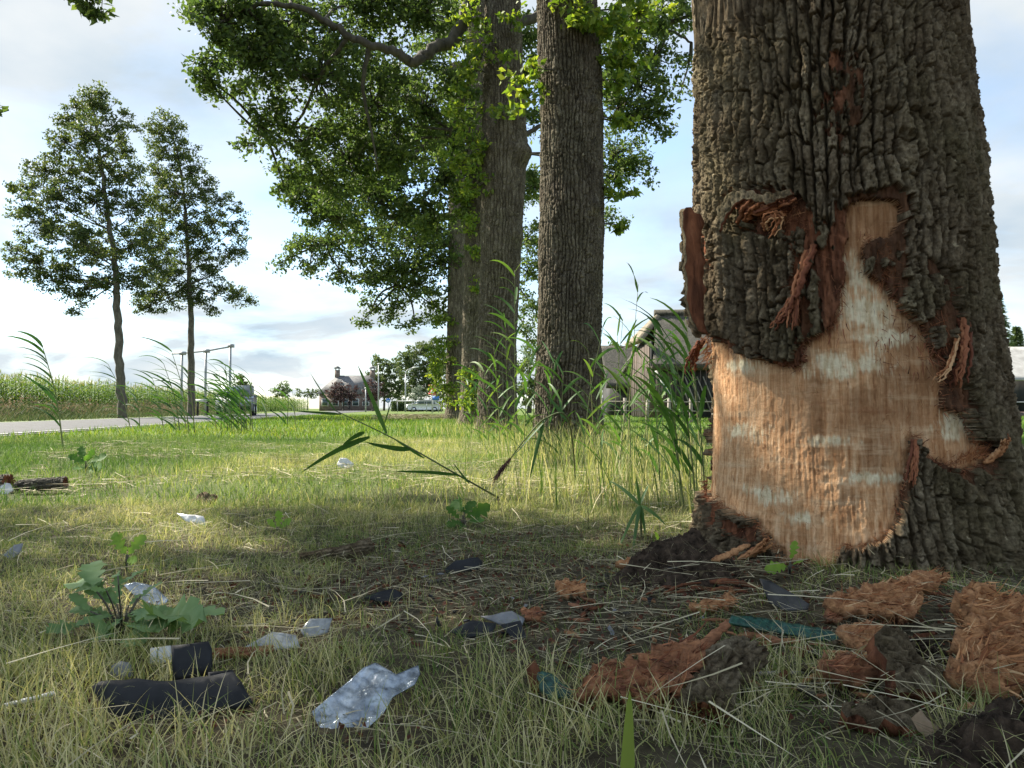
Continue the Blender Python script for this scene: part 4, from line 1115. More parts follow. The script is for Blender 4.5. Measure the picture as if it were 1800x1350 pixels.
# ------------------------------------------------------------------ far trees
def far_tree(name, label, x, ybase, D, clusters, mat, size, sub, cat='tree', group=None, leaf_n=22, den=3.0, trunk_r=0.25):
    b = at(x, ybase, D); b[2] = 0
    o = thing(name, b, label, cat, group)
    cs = [(at(cx_, cy_, D + dd), r) for cx_, cy_, dd, r in clusters]
    topz = max(c[2] for c, r in cs)
    P = catmull([b + (0, 0, -0.2), b + (0.1, 0, topz * 0.4), b + (0.0, 0.1, topz * 0.85)], 6)
    mb = MB(); mb.add(*tube(P, np.linspace(trunk_r, trunk_r * 0.25, len(P)), 7)); mb.obj('trunk', MAT['branch'], o, True)
    crown_mesh(o, cs, sub, den, leaf_n, size, mat, P, twig_r=trunk_r * 0.12)
    return o
far_tree('broad_tree', 'grey-green round-headed tree beside the far house', 675, 715, 150, [(675, 640, 0, 3.2), (665, 665, 0, 3.0), (690, 660, 0, 3.2), (680, 685, 0, 3.0), (660, 690, 0, 2.4), (700, 685, 0, 2.6)], MAT['leaf_far'], 0.55, 0.9)
far_tree('broad_tree', 'tall dark-green tree standing behind the street lamps', 730, 715, 165, [(715, 640, 0, 4.0), (740, 620, 0, 4.4), (730, 660, 0, 4.6), (755, 650, 0, 4.4), (745, 685, 0, 4.2), (715, 685, 0, 3.6), (768, 680, 0, 3.6), (760, 610, 0, 3.6), (775, 640, 0, 3.6)], MAT['leaf_far'], 0.6, 1.0)
far_tree('broad_tree', 'tall green tree rising behind the farthest row oak', 790, 715, 150, [(790, 640, 0, 4.0), (810, 670, 0, 4.0), (780, 690, 0, 3.2), (835, 650, 0, 3.6), (830, 690, 0, 3.4)], MAT['leaf_far'], 0.6, 1.0)
far_tree('broad_tree', 'distant leafy tree seen between the second and third oaks', 930, 715, 70, [(925, 640, 0, 1.6), (935, 670, 0, 1.6), (920, 690, 0, 1.6), (945, 620, 0, 1.3), (950, 690, 0, 1.4)], MAT['leaf_far'], 0.35, 0.6)
far_tree('copper_beech', 'purple-leaved copper tree in front of the far house gable', 603, 716, 118, [(600, 683, 0, 1.7), (585, 690, 0, 1.3), (618, 688, 0, 1.5), (605, 698, 0, 1.6), (590, 700, 0, 1.2)], MAT['leaf_purple'], 0.35, 0.6, trunk_r=0.15)
far_tree('copper_beech', 'purple-leaved copper tree by the house chimney nearest the lamps', 655, 716, 118, [(655, 680, 0, 1.6), (645, 692, 0, 1.3), (665, 692, 0, 1.4), (655, 700, 0, 1.3)], MAT['leaf_purple'], 0.35, 0.6, trunk_r=0.15)
far_tree('conifer_shrub', 'pale grey-green conical garden shrub behind the parked white car', 735, 716, 100, [(733, 683, 0, .7), (728, 695, 0, .9), (742, 695, 0, .9), (735, 705, 0, 1.1), (740, 682, 0, .5)], attr_mat('silver_conifer', [(0, (0.12, 0.16, 0.11)), (1, (0.30, 0.34, 0.25))], 0.7, 0.2), 0.22, 0.45, 'shrub', trunk_r=0.08)
far_tree('field_tree', 'round dark tree standing alone beyond the maize', 423, 716, 120, [(423, 668, 0, 1.4), (415, 678, 0, 1.3), (430, 677, 0, 1.3), (422, 686, 0, 1.4)], MAT['leaf_far'], 0.35, 0.6, trunk_r=0.15)
far_tree('field_tree', 'distant dark tree clump past the end of the maize', 496, 716, 200, [(497, 679, 0, 1.8), (488, 688, 0, 1.8), (506, 688, 0, 2.0), (497, 694, 0, 2.0)], MAT['leaf_far'], 0.5, 0.9, trunk_r=0.2)
far_tree('field_tree', 'low far tree beside the house end wall', 540, 716, 210, [(530, 690, 0, 1.8), (545, 693, 0, 1.8), (556, 690, 0, 1.6)], MAT['leaf_far'], 0.5, 0.9, trunk_r=0.2)
far_tree('garden_tree', 'light-green bushy tree close behind the thatched barn end', 1085, 720, 50, [(1080, 610, 0, .8), (1075, 640, 0, 1.0), (1090, 665, 0, 1.0), (1075, 690, 0, 1.0), (1098, 700, 0, .9)], MAT['leaf_far'], 0.2, 0.4, trunk_r=0.12)
for (x, yb, D, lab, tp) in ((1752, 716, 60, 'dark spruce rising above the low grey-roofed shed', 500), (1790, 716, 66, 'shorter green conifer behind the low grey-roofed shed', 575)):
    b = at(x, yb, D); b[2] = 0
    o = thing('spruce_tree', b, lab, 'tree'); H = at(x, tp, D)[2]
    mb = MB(); mb.add(*tube(np.array([b + (0, 0, -0.2), b + (0, 0, H * 0.6), b + (0, 0, H)]), [0.2, 0.1, 0.02], 7)); mb.obj('trunk', MAT['branch'], o, True)
    Pn, Dn = [], []
    for z in np.linspace(0.8, H, 60):
        for _ in range(12):
            az = rng.uniform(0, 6.28); rr = (H - z) * 0.24 + 0.1
            for t in np.linspace(0.2, 1, 7):
                Pn.append(b + np.array([math.cos(az) * rr * t, math.sin(az) * rr * t, z - 0.25 * rr * t])); Dn.append([math.cos(az) + rng.normal() * .6, math.sin(az) + rng.normal() * .6, -0.3 + rng.normal() * .4])
    Pn = np.array(Pn); V, F, k = ribbons(Pn, norm(Dn), 0 * Pn, 0.35, 0.10, None, 2)
    mesh_obj('crown', V, F, MAT['leaf_far'], o, {'rnd': np.repeat(rng.uniform(0, 0.7, len(Pn)), k)})
# clipped dark hedge behind the parked car
b0_, b1_ = at(688, 720, 108), at(778, 720, 108)
P = np.stack([rng.uniform(b0_[0], b1_[0], 5000), 108 + rng.uniform(-0.6, 0.6, 5000), rng.uniform(0.05, 1.45, 5000)], -1)
V, F, a = leaf_cloud(P, 0.28, 0, 0.6)
hd = thing('hedge', ((b0_[0] + b1_[0]) / 2, 108, 0), 'low dark clipped hedge behind the parked white car', 'hedge')
mesh_obj('foliage', V, F, MAT['leaf_far'], hd, {'rnd': a})
mb = MB()
for x in np.linspace(b0_[0] + 0.3, b1_[0] - 0.3, 9): mb.add(*tube(np.array([[x, 108, -0.05], [x + 0.05, 108, 1.1]]), 0.05, 5))
mb.obj('stems', MAT['branch'], hd)['kind'] = 'stuff'

# ------------------------------------------------------------------ the far house
def quadbox(mb, x0, x1, y0, y1, z0, z1): mb.add(*box(((x0 + x1) / 2, (y0 + y1) / 2, (z0 + z1) / 2), (x1 - x0, y1 - y0, z1 - z0)))
Dh = 135.0
hx0, hx1 = at(566, 700, Dh)[0], at(664, 700, Dh)[0]
zr = at(0, 660, Dh)[2]; ze = at(0, 692, Dh)[2]
ho = thing('farm_house', ((hx0 + hx1) / 2, Dh, 0), 'grey-roofed brick house with a capped chimney at each end', 'house')
mb = MB(); quadbox(mb, hx0 + 0.4, hx1 - 0.4, Dh - 3.5, Dh + 3.5, -0.2, ze); mb.obj('wall', MAT['brick'], ho)
rx0, rx1 = at(592, 660, Dh)[0], at(656, 660, Dh)[0]
mb = MB()
mb.add([[hx0, Dh - 4, ze - 0.1], [hx1, Dh - 4, ze - 0.1], [hx1, Dh + 4, ze - 0.1], [hx0, Dh + 4, ze - 0.1], [rx0, Dh, zr], [rx1, Dh, zr]],
       [[0, 1, 5, 4], [2, 3, 4, 5], [0, 4, 3], [1, 2, 5], [0, 3, 2, 1]])
rf = mb.obj('roof', MAT['roof_grey'], ho)
mb = MB(); gxm = at(604, 690, Dh)[0]; gzr = at(0, 668, Dh)[2]
mb.add([[gxm - 2.6, Dh - 4.5, ze - 0.1], [gxm + 2.6, Dh - 4.5, ze - 0.1], [gxm, Dh - 4.5, gzr], [gxm - 2.6, Dh, ze - 0.1], [gxm + 2.6, Dh, ze - 0.1], [gxm, Dh, gzr]], [[0, 1, 2], [0, 2, 5, 3], [1, 4, 5, 2], [3, 5, 4], [0, 3, 4, 1]])
mb.obj('gable', MAT['roof_grey'], ho)
for cxp in (593, 655):
    c = at(cxp, 660, Dh)[0]; zt = at(0, 652, Dh)[2]
    mb = MB(); quadbox(mb, c - 0.38, c + 0.38, Dh - 0.4, Dh + 0.4, zr - 0.8, zt + 0.15); ch = mb.obj('chimney', MAT['brick'], ho)
    mb = MB()
    for sx_ in (-0.3, 0.3):
        for sy_ in (-0.3, 0.3): mb.add(*box((c + sx_, Dh + sy_, zt + 0.28), (0.08, 0.08, 0.3)))
    mb.add([[c - 0.6, Dh - 0.6, zt + 0.42], [c + 0.6, Dh - 0.6, zt + 0.42], [c + 0.6, Dh + 0.6, zt + 0.42], [c - 0.6, Dh + 0.6, zt + 0.42], [c, Dh, zt + 0.95]], [[0, 1, 4], [1, 2, 4], [2, 3, 4], [3, 0, 4], [0, 3, 2, 1]])
    mb.obj('chimney_cap', MAT['roof_grey'], ch)
for k in range(5):
    c = hx0 + 1.4 + k * (hx1 - hx0 - 2.8) / 4
    mb = MB(); mb.add(*box((c, Dh - 3.55, 1.45), (1.15, 0.10, 1.25))); w_ = mb.obj('window', MAT['white'], ho)
    mb = MB(); mb.add(*box((c, Dh - 3.62, 1.45), (0.95, 0.04, 1.05))); mb.obj('pane', MAT['glass'], w_)

# ------------------------------------------------------------------ the thatched barn
Db = 35.0
def B(x, y, d=Db): return at(x, y, d)
pk = B(1160, 549); bx = pk[0]; zrid = pk[2]
barn = thing('thatched_barn', (bx + 4.0, Db + 3, 0), 'old barn with a steep thatched roof and brown boarded gable end', 'barn')
zeave = B(0, 640, Db - 2.6)[2]
gl = B(1115, 612, Db)                      # the roof's foot on the gable side
Lb = 11.0
# roof: front slope, back slope, half-hipped gable end
f0 = np.array([gl[0] + 0.35, Db - 2.6, zeave]); f1_ = np.array([bx + Lb, Db - 2.6, zeave])
r0_ = np.array([bx, Db + 0.6, zrid]); r1_ = np.array([bx + Lb, Db + 0.6, zrid])
k0 = np.array([gl[0] - 0.15, Db + 3.6, zeave]); k1 = np.array([bx + Lb, Db + 3.6, zeave])
h0 = np.array([gl[0], Db - 1.0, gl[2] + 0.35]); h1 = np.array([gl[0] - 0.1, Db + 2.4, gl[2] + 0.35])
def sheet(mb, corners, n, m, amp, s, thick):
    a, b, c, d = [np.asarray(q, float) for q in corners]
    u, v = np.meshgrid(np.linspace(0, 1, n), np.linspace(0, 1, m)); u = u[..., None]; v = v[..., None]
    Pp = (a * (1 - u) + b * u) * (1 - v) + (d * (1 - u) + c * u) * v
    nn = norm(np.cross(b - a, d - a))
    hgt_ = amp * fbm(Pp[..., 0] / 0.35 + Pp[..., 1], Pp[..., 2] / 0.6, 0, 4, s)[..., None]
    Pt = (Pp + nn * hgt_).reshape(-1, 3); Pb = (Pp - nn * thick).reshape(-1, 3)
    i, j = np.meshgrid(np.arange(n - 1), np.arange(m - 1)); q = (j * n + i).ravel()
    Fq = np.stack([q, q + 1, q + n + 1, q + n], -1)
    ring = list(range(n)) + [r_ * n + n - 1 for r_ in range(1, m)] + [(m - 1) * n + r_ for r_ in range(n - 2, -1, -1)] + [r_ * n for r_ in range(m - 2, 0, -1)]
    N_ = n * m
    Fs = np.array([[ring[k_], ring[(k_ + 1) % len(ring)], ring[(k_ + 1) % len(ring)] + N_, ring[k_] + N_] for k_ in range(len(ring))])
    mb.add(np.vstack([Pt, Pb]), [Fq, Fq[:, ::-1] + N_, Fs[:, ::-1]])
mb = MB()
sheet(mb, [f0, f1_, r1_, r0_], 70, 40, 0.07, 301, 0.32)
sheet(mb, [k1, k0, r0_, r1_], 20, 12, 0.05, 303, 0.32)
rt = mb.obj('roof', MAT['thatch'], barn)
mb = MB(); sheet(mb, [h1, h0, r0_ + (-0.02, -0.12, 0.02), r0_ + (-0.02, 0.12, 0.02)], 12, 22, 0.05, 305, 0.25); mb.obj('hip', MAT['thatch_edge'], rt)
mb = MB(); mb.add(*tube(np.array([r0_ + (-0.15, 0, 0.03), r0_ + (3, 0, 0.05), r1_ + (0, 0, 0.03)]), 0.17, 10)); mb.obj('ridge', MAT['thatch'], rt)
# boarded walls: separate planks
gx = gl[0] + 0.30
mb = MB(); mb.add(*box((gx + 0.12, Db + 0.6, (gl[2]) / 2 - 0.1), (0.08, 5.2, gl[2] + 0.5))); gw = mb.obj('gable_frame', MAT['dark_board'], barn)
yk = np.linspace(Db - 1.9, Db + 3.1, 21)
for k in range(20):
    w_ = (yk[k + 1] - yk[k]) * 0.92
    mb = MB(); mb.add(*box((gx + 0.05 + rng.normal() * 0.008, (yk[k] + yk[k + 1]) / 2, (gl[2] + 0.1) / 2 + 0.02), (0.035, w_, gl[2] + rng.uniform(-0.02, 0.05)))); mb.obj('plank', MAT['board'], gw)
fy = Db - 2.0
mb = MB(); mb.add(*box((gx + 0.2 + Lb / 2, fy + 0.2, zeave / 2), (Lb - 0.2, 0.08, zeave + 0.6))); fwl = mb.obj('front_frame', MAT['dark_board'], barn)
xk = np.arange(gx + 0.05, gx + Lb, 0.24)
for k in range(len(xk) - 1):
    mb = MB(); mb.add(*box((xk[k] + 0.12, fy + rng.normal() * 0.008, (zeave - 0.05) / 2), (0.222, 0.035, zeave - 0.08 + rng.uniform(0, 0.05)))); mb.obj('plank', MAT['board'] if k < 4 else MAT['dark_board'], fwl)
# white brace and pale laths leaning on the long wall, white hinge plates of the door
mb = MB(); mb.add(*tube(np.array([[xk[1] - 0.02, fy - 0.10, zeave - 0.25], [xk[4] + 0.1, fy - 0.10, 0.55]]), 0.055, 6)); mb.obj('brace', MAT['white'], fwl)
for k in range(5):
    mb = MB(); mb.add(*tube(np.array([[xk[5] + k * 0.26, fy - 0.09, zeave - 0.5], [xk[5] + 0.55 + k * 0.26, fy - 0.09, 0.35]]), 0.03, 6)); mb.obj('lath', MAT['post_wood'], fwl)
for (xx, zz_) in ((0.10, 1.15), (0.10, 0.98), (0.55, 1.2), (0.55, 1.03)):
    mb = MB(); mb.add(*box((gx + 0.08 + xx, fy - 0.035, zz_), (0.14, 0.03, 0.09))); mb.obj('hinge_plate', MAT['white'], fwl)
# second, lower barn behind
b2 = thing('low_barn', (B(1075, 700, 44)[0], 46.0, 0), 'low grey-roofed outbuilding behind the thatched barn', 'barn')
xa, xb_ = B(1062, 0, 44)[0], B(1150, 0, 44)[0]; zt = B(0, 602, 44)[2]
mb = MB(); quadbox(mb, xa + .3, xb_, 44.2, 48, -0.1, 1.9); mb.obj('wall', MAT['dark_board'], b2)
mb = MB(); sheet(mb, [(xa, 43.6, 1.7), (xb_ + .4, 43.6, 1.7), (xb_ + .4, 46.2, zt), (xa, 46.2, zt)], 30, 12, 0.04, 311, 0.2); sheet(mb, [(xb_ + .4, 48.8, 1.7), (xa, 48.8, 1.7), (xa, 46.2, zt), (xb_ + .4, 46.2, zt)], 10, 6, 0.04, 313, 0.2); mb.obj('roof', MAT['thatch'], b2)
# long low shed on the far right
Ds = 40.0
sh = thing('shed', (at(1830, 700, Ds)[0], Ds + 3, 0), 'low shed with a pale grey roof and dark wall seen past the wounded trunk', 'shed')
x0_, x1_ = at(1690, 0, Ds)[0], at(1990, 0, Ds)[0]
zr_, ze_ = at(0, 601, Ds)[2], at(0, 667, Ds)[2]
mb = MB(); quadbox(mb, x0_ + .2, x1_ - .2, Ds + .5, Ds + 6, 0.25, ze_ + .15); mb.obj('wall', MAT['dark_board'], sh)
mb = MB(); quadbox(mb, x0_ + .15, x1_ - .15, Ds + .44, Ds + 6.06, -0.1, 0.25); mb.obj('plinth', MAT['brick'], sh)
mb = MB(); sheet(mb, [(x0_, Ds, ze_), (x1_, Ds, ze_), (x1_, Ds + 3.2, zr_), (x0_, Ds + 3.2, zr_)], 40, 10, 0.015, 315, 0.08); sheet(mb, [(x1_, Ds + 6.4, ze_), (x0_, Ds + 6.4, ze_), (x0_, Ds + 3.2, zr_), (x1_, Ds + 3.2, zr_)], 10, 6, 0.01, 317, 0.08)
mb.obj('roof', two('fibre_cement', (0.27, 0.26, 0.245), (0.42, 0.41, 0.39), 2.5, 0.9, bump=0.3, bdist=0.01), sh)
mb = MB(); quadbox(mb, x0_ + .4, x1_ - .4, Ds + .38, Ds + .46, 0.72, 0.78); mb.obj('rail', MAT['galv'], sh)

# ------------------------------------------------------------------ pasture fence
def fence(label, p0, p1, n, h, rails, matp, group=None):
    p0, p1 = np.asarray(p0, float), np.asarray(p1, float)
    o = thing('pasture_fence', ((p0 + p1) / 2) * (1, 1, 0), label, 'fence', group)
    for t in np.linspace(0, 1, n):
        q = p0 + (p1 - p0) * t; q[2] = 0
        mb = MB(); mb.add(*tube(np.array([q + (0, 0, -0.1), q + (rng.normal() * .02, 0, h)]), 0.05, 8)); mb.obj('post', matp, o)
    for z in rails:
        mb = MB(); mb.add(*tube(np.array([p0 * (1, 1, 0) + (0, -0.04, z), (p0 + p1) / 2 * (1, 1, 0) + (0, -0.04, z - 0.02), p1 * (1, 1, 0) + (0, -0.04, z)]), 0.018, 6)); mb.obj('rail', matp, o)
    return o
fence('wooden pasture fence with thin rails in front of the thatched barn', at(1060, 710, 22), at(1330, 710, 22), 8, 0.72, (0.62, 0.36), MAT['post_wood'])

# ================================================================== road furniture, cars, cyclist
def car(label, loc, rz, paint, name='parked_car', length=4.2, wide=1.75, tall=1.5):
    o = thing(name, loc, label, 'car'); c, s = math.cos(rz), math.sin(rz)
    Rm = np.array([[c, -s, 0], [s, c, 0], [0, 0, 1]]); L0 = np.asarray(loc, float)
    def put(mb, nm, mat, par=None, smooth=False):
        mb.V = [v @ Rm.T + L0 for v in mb.V]; return mb.obj(nm, mat, par or o, smooth)
    h = length / 2
    prof = [(-h, .32), (-h - .02, .62), (-h + .06, .92), (-h + .95, 1.0), (-h + 1.0, 1.0), (h - .35, .98), (h - .05, .85), (h, .5), (h - .05, .28), (-h + .1, .26)]
    def loft(profile, ws):
        n = len(profile); V = []
        for w_, ins in ws:
            for x, z in profile: V.append([x * ins, w_, z])
        F = []
        for r_ in range(len(ws) - 1):
            for i in range(n):
                j = (i + 1) % n; F.append([r_ * n + i, r_ * n + j, (r_ + 1) * n + j, (r_ + 1) * n + i])
        F.append(list(range(n))[::-1]); F.append([(len(ws) - 1) * n + i for i in range(n)])
        return V, F
    mb = MB(); mb.add(*loft(prof, [(-wide / 2 + .08, .97), (-wide / 2, 1.0), (wide / 2, 1.0), (wide / 2 - .08, .97)])); put(mb, 'body', paint)
    cab = [(-h + .85, .98), (-h + 1.55, tall - .02), (-h + 2.1, tall), (h - .8, tall - .03), (h - .22, .98)]
    mb = MB(); mb.add(*loft(cab, [(-wide / 2 + .22, .94), (-wide / 2 + .12, 1.0), (wide / 2 - .12, 1.0), (wide / 2 - .22, .94)])); put(mb, 'cabin', paint)
    # windows: windscreen, rear window and two panes on each side
    ws_ = np.array([[-h + .92, -.62, 1.02], [-h + .92, .62, 1.02], [-h + 1.52, .56, tall - .09], [-h + 1.52, -.56, tall - .09]]) + (-.035, 0, .02)
    mb = MB(); mb.add(np.vstack([ws_, ws_ + (.02, 0, -.01)]), [[0, 1, 2, 3], [7, 6, 5, 4], [0, 4, 5, 1], [1, 5, 6, 2], [2, 6, 7, 3], [3, 7, 4, 0]]); put(mb, 'windscreen', MAT['glass'])
    rw = np.array([[h - .25, -.58, 1.05], [h - .25, .58, 1.05], [h - .74, .52, tall - .1], [h - .74, -.52, tall - .1]]) + (.045, 0, .01)
    mb = MB(); mb.add(np.vstack([rw, rw - (.02, 0, .01)]), [[0, 1, 2, 3], [7, 6, 5, 4], [0, 4, 5, 1], [1, 5, 6, 2], [2, 6, 7, 3], [3, 7, 4, 0]]); put(mb, 'rear_window', MAT['glass'])
    for sg in (-1, 1):
        yy = sg * (wide / 2 - .115)
        for xs in ([-h + 1.08, -h + 1.62, .02, .02], [.10, .10, h - .95, h - .60]):
            q = np.array([[xs[0], yy, 1.03], [xs[1], yy, tall - .12], [xs[2], yy, tall - .11], [xs[3], yy, 1.03]])
            mb = MB(); mb.add(np.vstack([q, q + (0, sg * .012, 0)]), [[0, 1, 2, 3], [7, 6, 5, 4], [0, 4, 5, 1], [1, 5, 6, 2], [2, 6, 7, 3], [3, 7, 4, 0]]); put(mb, 'side_window', MAT['glass'])
        for wx in (-h + .78, h - .78):
            mb = MB(); mb.add(*tube(np.array([[wx, sg * (wide / 2 - .2), .31], [wx, sg * (wide / 2 + .01), .31]]), .31, 16)); w_ = put(mb, 'wheel', MAT['tyre'])
            mb = MB(); mb.add(*tube(np.array([[wx, sg * (wide / 2), .31], [wx, sg * (wide / 2 + .02), .31]]), .19, 12)); put(mb, 'rim', MAT['chrome'], w_)
        mb = MB(); mb.add(*box((-h - .0, sg * .62, .74), (.10, .34, .15))); put(mb, 'headlight', MAT['lamp_clear'])
        mb = MB(); mb.add(*box((h - .03, sg * .66, .80), (.08, .22, .22))); put(mb, 'tail_light', MAT['lamp_red'])
        mb = MB(); mb.add(*box((-h + 1.15, sg * (wide / 2 + .06), 1.02), (.12, .18, .12))); put(mb, 'mirror', paint)
    mb = MB(); mb.add(*box((-h - .03, 0, .42), (.08, wide - .25, .18))); put(mb, 'bumper', MAT['tyre'])
    mb = MB(); mb.add(*box((h + .02, 0, .42), (.08, wide - .25, .18))); put(mb, 'bumper', MAT['tyre'])
    return o
pc = at(417, 733, 40.0); pc[2] = 0.03
car('silver car standing at the roadside behind dark reeds', pc, math.radians(106), MAT['carpaint'], tall=1.58)
pc = at(743, 720, 98.0); pc[2] = 0.0
car('small white car parked in front of the dark hedge', pc, math.radians(20), MAT['white'])

# white barrier board on low dark posts beside the silver car
q0_, q1_ = at(343, 704, 42.0), at(368, 703, 42.0)
o = thing('barrier', ((q0_[0] + q1_[0]) / 2, 42.0, 0), 'white horizontal barrier board on short posts near the silver car', 'barrier')
mb = MB(); mb.add(*box(((q0_[0] + q1_[0]) / 2, 42, q0_[2]), (q1_[0] - q0_[0], 0.06, 0.14))); mb.obj('board', MAT['white'], o)
for x in (q0_[0] + .12, q1_[0] - .12):
    mb = MB(); mb.add(*box((x, 42.06, q0_[2] / 2), (0.09, 0.08, q0_[2] + 0.1))); mb.obj('post', MAT['dark_board'], o)

# steel portal behind the trees
Dg = 46.0
o = thing('steel_portal', (at(362, 700, Dg)[0], Dg, 0), 'tall thin steel portal frame standing at the maize field edge', 'portal')
tops = []
for x, y in ((320, 621), (362, 617), (405, 608)):
    t_ = at(x, y, Dg); tops.append(t_)
    mb = MB(); mb.add(*tube(np.array([[t_[0], Dg, -0.1], [t_[0], Dg, t_[2] + 0.05]]), 0.075, 8)); p_ = mb.obj('post', MAT['galv'], o)
    mb = MB(); mb.add(*box((t_[0] + 0.04, Dg, t_[2]), (0.34, 0.2, 0.2))); mb.obj('bracket', MAT['galv'], p_)
mb = MB(); mb.add(*tube(np.array([tops[0] + (-.6, 0, -.03), tops[0], tops[1], tops[2] + (0, 0, -.05)]), 0.05, 8)); mb.obj('crossbar', MAT['galv'], o)

# lamps and posts
def lamp(label, x, ytop, D, arm, group=None):
    t_ = at(x, ytop, D)
    o = thing('street_lamp', (t_[0], D, 0), label, 'street lamp', group)
    mb = MB(); mb.add(*tube(np.array([[t_[0], D, -.1], [t_[0], D, t_[2] * .5], [t_[0], D, t_[2]]]), [.09, .075, .055], 8)); mb.obj('pole', MAT['galv'], o)
    if arm:
        mb = MB(); mb.add(*tube(catmull([[t_[0], D, t_[2] - .05], [t_[0] + .15 * arm, D, t_[2] + .45], [t_[0] + .8 * arm, D, t_[2] + .75]], 6), .05, 8)); mb.obj('arm', MAT['galv'], o)
        mb = MB(); mb.add(*box((t_[0] + 1.15 * arm, D, t_[2] + .82), (.8, .26, .14), R=np.array([[.97, 0, -.2 * arm], [0, 1, 0], [.2 * arm, 0, .97]]))); mb.obj('lamp_head', MAT['white'], o)
    else:
        mb = MB(); mb.add(*box((t_[0] + .12, D, t_[2] + .05), (.5, .2, .12))); mb.obj('lamp_head', MAT['white'], o)
    return o
lamp('street lamp with a curved arm in front of the dark far trees', 713, 658, 90, 1)
lamp('slender tall grey lamp post beside the far house', 665.5, 640, 95, 0)
lamp('short white-topped lamp post at the end of the maize', 643, 683, 88, 0)

# warning sign
def sign_post(mb, x, D, z): mb.add(*tube(np.array([[x, D, -.1], [x, D, z]]), .04, 8))
Dsn = 72.0
c = at(759.5, 688, Dsn); o = thing('warning_sign', (c[0], Dsn, 0), 'red-bordered triangular warning sign with a red plate above it on a post', 'road sign')
mb = MB(); sign_post(mb, c[0], Dsn + .05, at(0, 676, Dsn)[2]); mb.obj('post', MAT['galv'], o)
tri = lambda r_: np.array([[0, 0, r_], [-r_ * .87, 0, -r_ * .5], [r_ * .87, 0, -r_ * .5]])
for r_, m_, yo, nm in ((.42, MAT['sign_red'], 0, 'red_border'), (.25, MAT['sign_white'], -.02, 'white_field')):
    t_ = tri(r_) + (c[0], Dsn + yo, c[2] - .05); mb = MB(); mb.add(np.vstack([t_, t_ + (0, .02, 0)]), [[0, 1, 2], [5, 4, 3], [0, 3, 4, 1], [1, 4, 5, 2], [2, 5, 3, 0]]); mb.obj(nm, m_, o)
mb = MB(); mb.add(*box((c[0], Dsn - .035, c[2] - .13), (.05, .012, .17))); mb.add(*box((c[0], Dsn - .035, c[2] - .0), (.15, .012, .05))); mb.obj('pictogram', MAT['tyre'], o)
zt = at(0, 678, Dsn)[2]
mb = MB(); mb.add(*box((c[0], Dsn, zt), (.68, .03, .14))); mb.obj('top_plate', MAT['sign_red'], o)
zt = at(0, 692.5, Dsn)[2]
mb = MB(); mb.add(*box((c[0], Dsn + .012, zt), (.72, .03, .16))); mb.obj('lower_plate', MAT['sign_red'], o)
c = at(766, 700, 80.0); o = thing('direction_sign', (c[0], 80, 0), 'rectangular blue board sign beside the red warning triangle', 'road sign')
mb = MB(); mb.add(*box((c[0], 80, c[2]), (.72, .03, .42))); mb.obj('panel', MAT['sign_blue'], o)
for s_ in (-.28, .28):
    mb = MB(); sign_post(mb, c[0] + s_, 80.045, c[2] + .18); mb.obj('post', MAT['galv'], o)
c = at(682.5, 704, 84.0); o = thing('cycle_path_sign', (c[0], 84, 0), 'round blue sign with white symbol on a thin post', 'road sign')
mb = MB(); mb.add(*tube(np.array([[c[0], 84 - .02, c[2]], [c[0], 84 + .02, c[2]]]), .24, 24)); mb.obj('disc', MAT['sign_blue'], o)
mb = MB(); mb.add(*tube(np.array([[c[0] - .1, 84 - .03, c[2] - .06], [c[0] - .1, 84 - .035, c[2] - .06]]), .06, 12)); mb.add(*tube(np.array([[c[0] + .1, 84 - .03, c[2] - .06], [c[0] + .1, 84 - .035, c[2] - .06]]), .06, 12)); mb.add(*box((c[0], 84 - .033, c[2] + .02), (.2, .006, .04))); mb.obj('symbol', MAT['sign_white'], o)
mb = MB(); sign_post(mb, c[0], 84.05, c[2] + .2); mb.obj('post', MAT['galv'], o)
# long pale rail
ra, rb = at(697, 705, 86), at(803, 705, 86)
o = thing('guard_rail', ((ra[0] + rb[0]) / 2, 86, 0), 'long pale horizontal rail on posts crossing before the hedge', 'rail')
mb = MB(); mb.add(*box(((ra[0] + rb[0]) / 2, 86, ra[2]), (rb[0] - ra[0], .06, .09))); mb.obj('rail', MAT['galv'], o)
for x in np.linspace(ra[0] + .1, rb[0] - .1, 5):
    mb = MB(); mb.add(*box((x, 86.05, ra[2] / 2 - .02), (.08, .06, ra[2] + .06))); mb.obj('post', MAT['galv'], o)

# ------------------------------------------------------------------ cyclist on the road
cb = at(614, 721, 120.0); cb[2] = 0.02
def skin_body(name, verts, edges, radii, mat, org, parent=None):
    me = bpy.data.meshes.new(name); me.from_pydata([tuple(v) for v in verts], edges, [])
    o = bpy.data.objects.new(name, me); COL.objects.link(o); o.location = tuple(org)
    sk = o.modifiers.new('skin', 'SKIN'); o.modifiers.new('sub', 'SUBSURF').levels = 1
    o.modifiers['sub'].render_levels = 1
    for i, r_ in enumerate(radii):
        me.skin_vertices[0].data[i].radius = (r_, r_)
    me.skin_vertices[0].data[0].use_root = True
    me.materials.append(mat); ORG[o.name] = np.asarray(org, float)
    return o
verts = [(0, 0, .98), (0, -.06, 1.25), (0, -.12, 1.45), (0, -.14, 1.55), (0, -.15, 1.68), (.2, -.12, 1.42), (.27, -.25, 1.18), (.25, -.42, 1.05), (-.2, -.12, 1.42), (-.27, -.25, 1.18), (-.25, -.42, 1.05), (.12, -.02, .92), (.13, -.32, .72), (.13, -.2, .36), (.13, -.3, .30), (-.12, -.02, .92), (-.13, -.25, .62), (-.13, -.05, .26), (-.13, -.16, .20)]
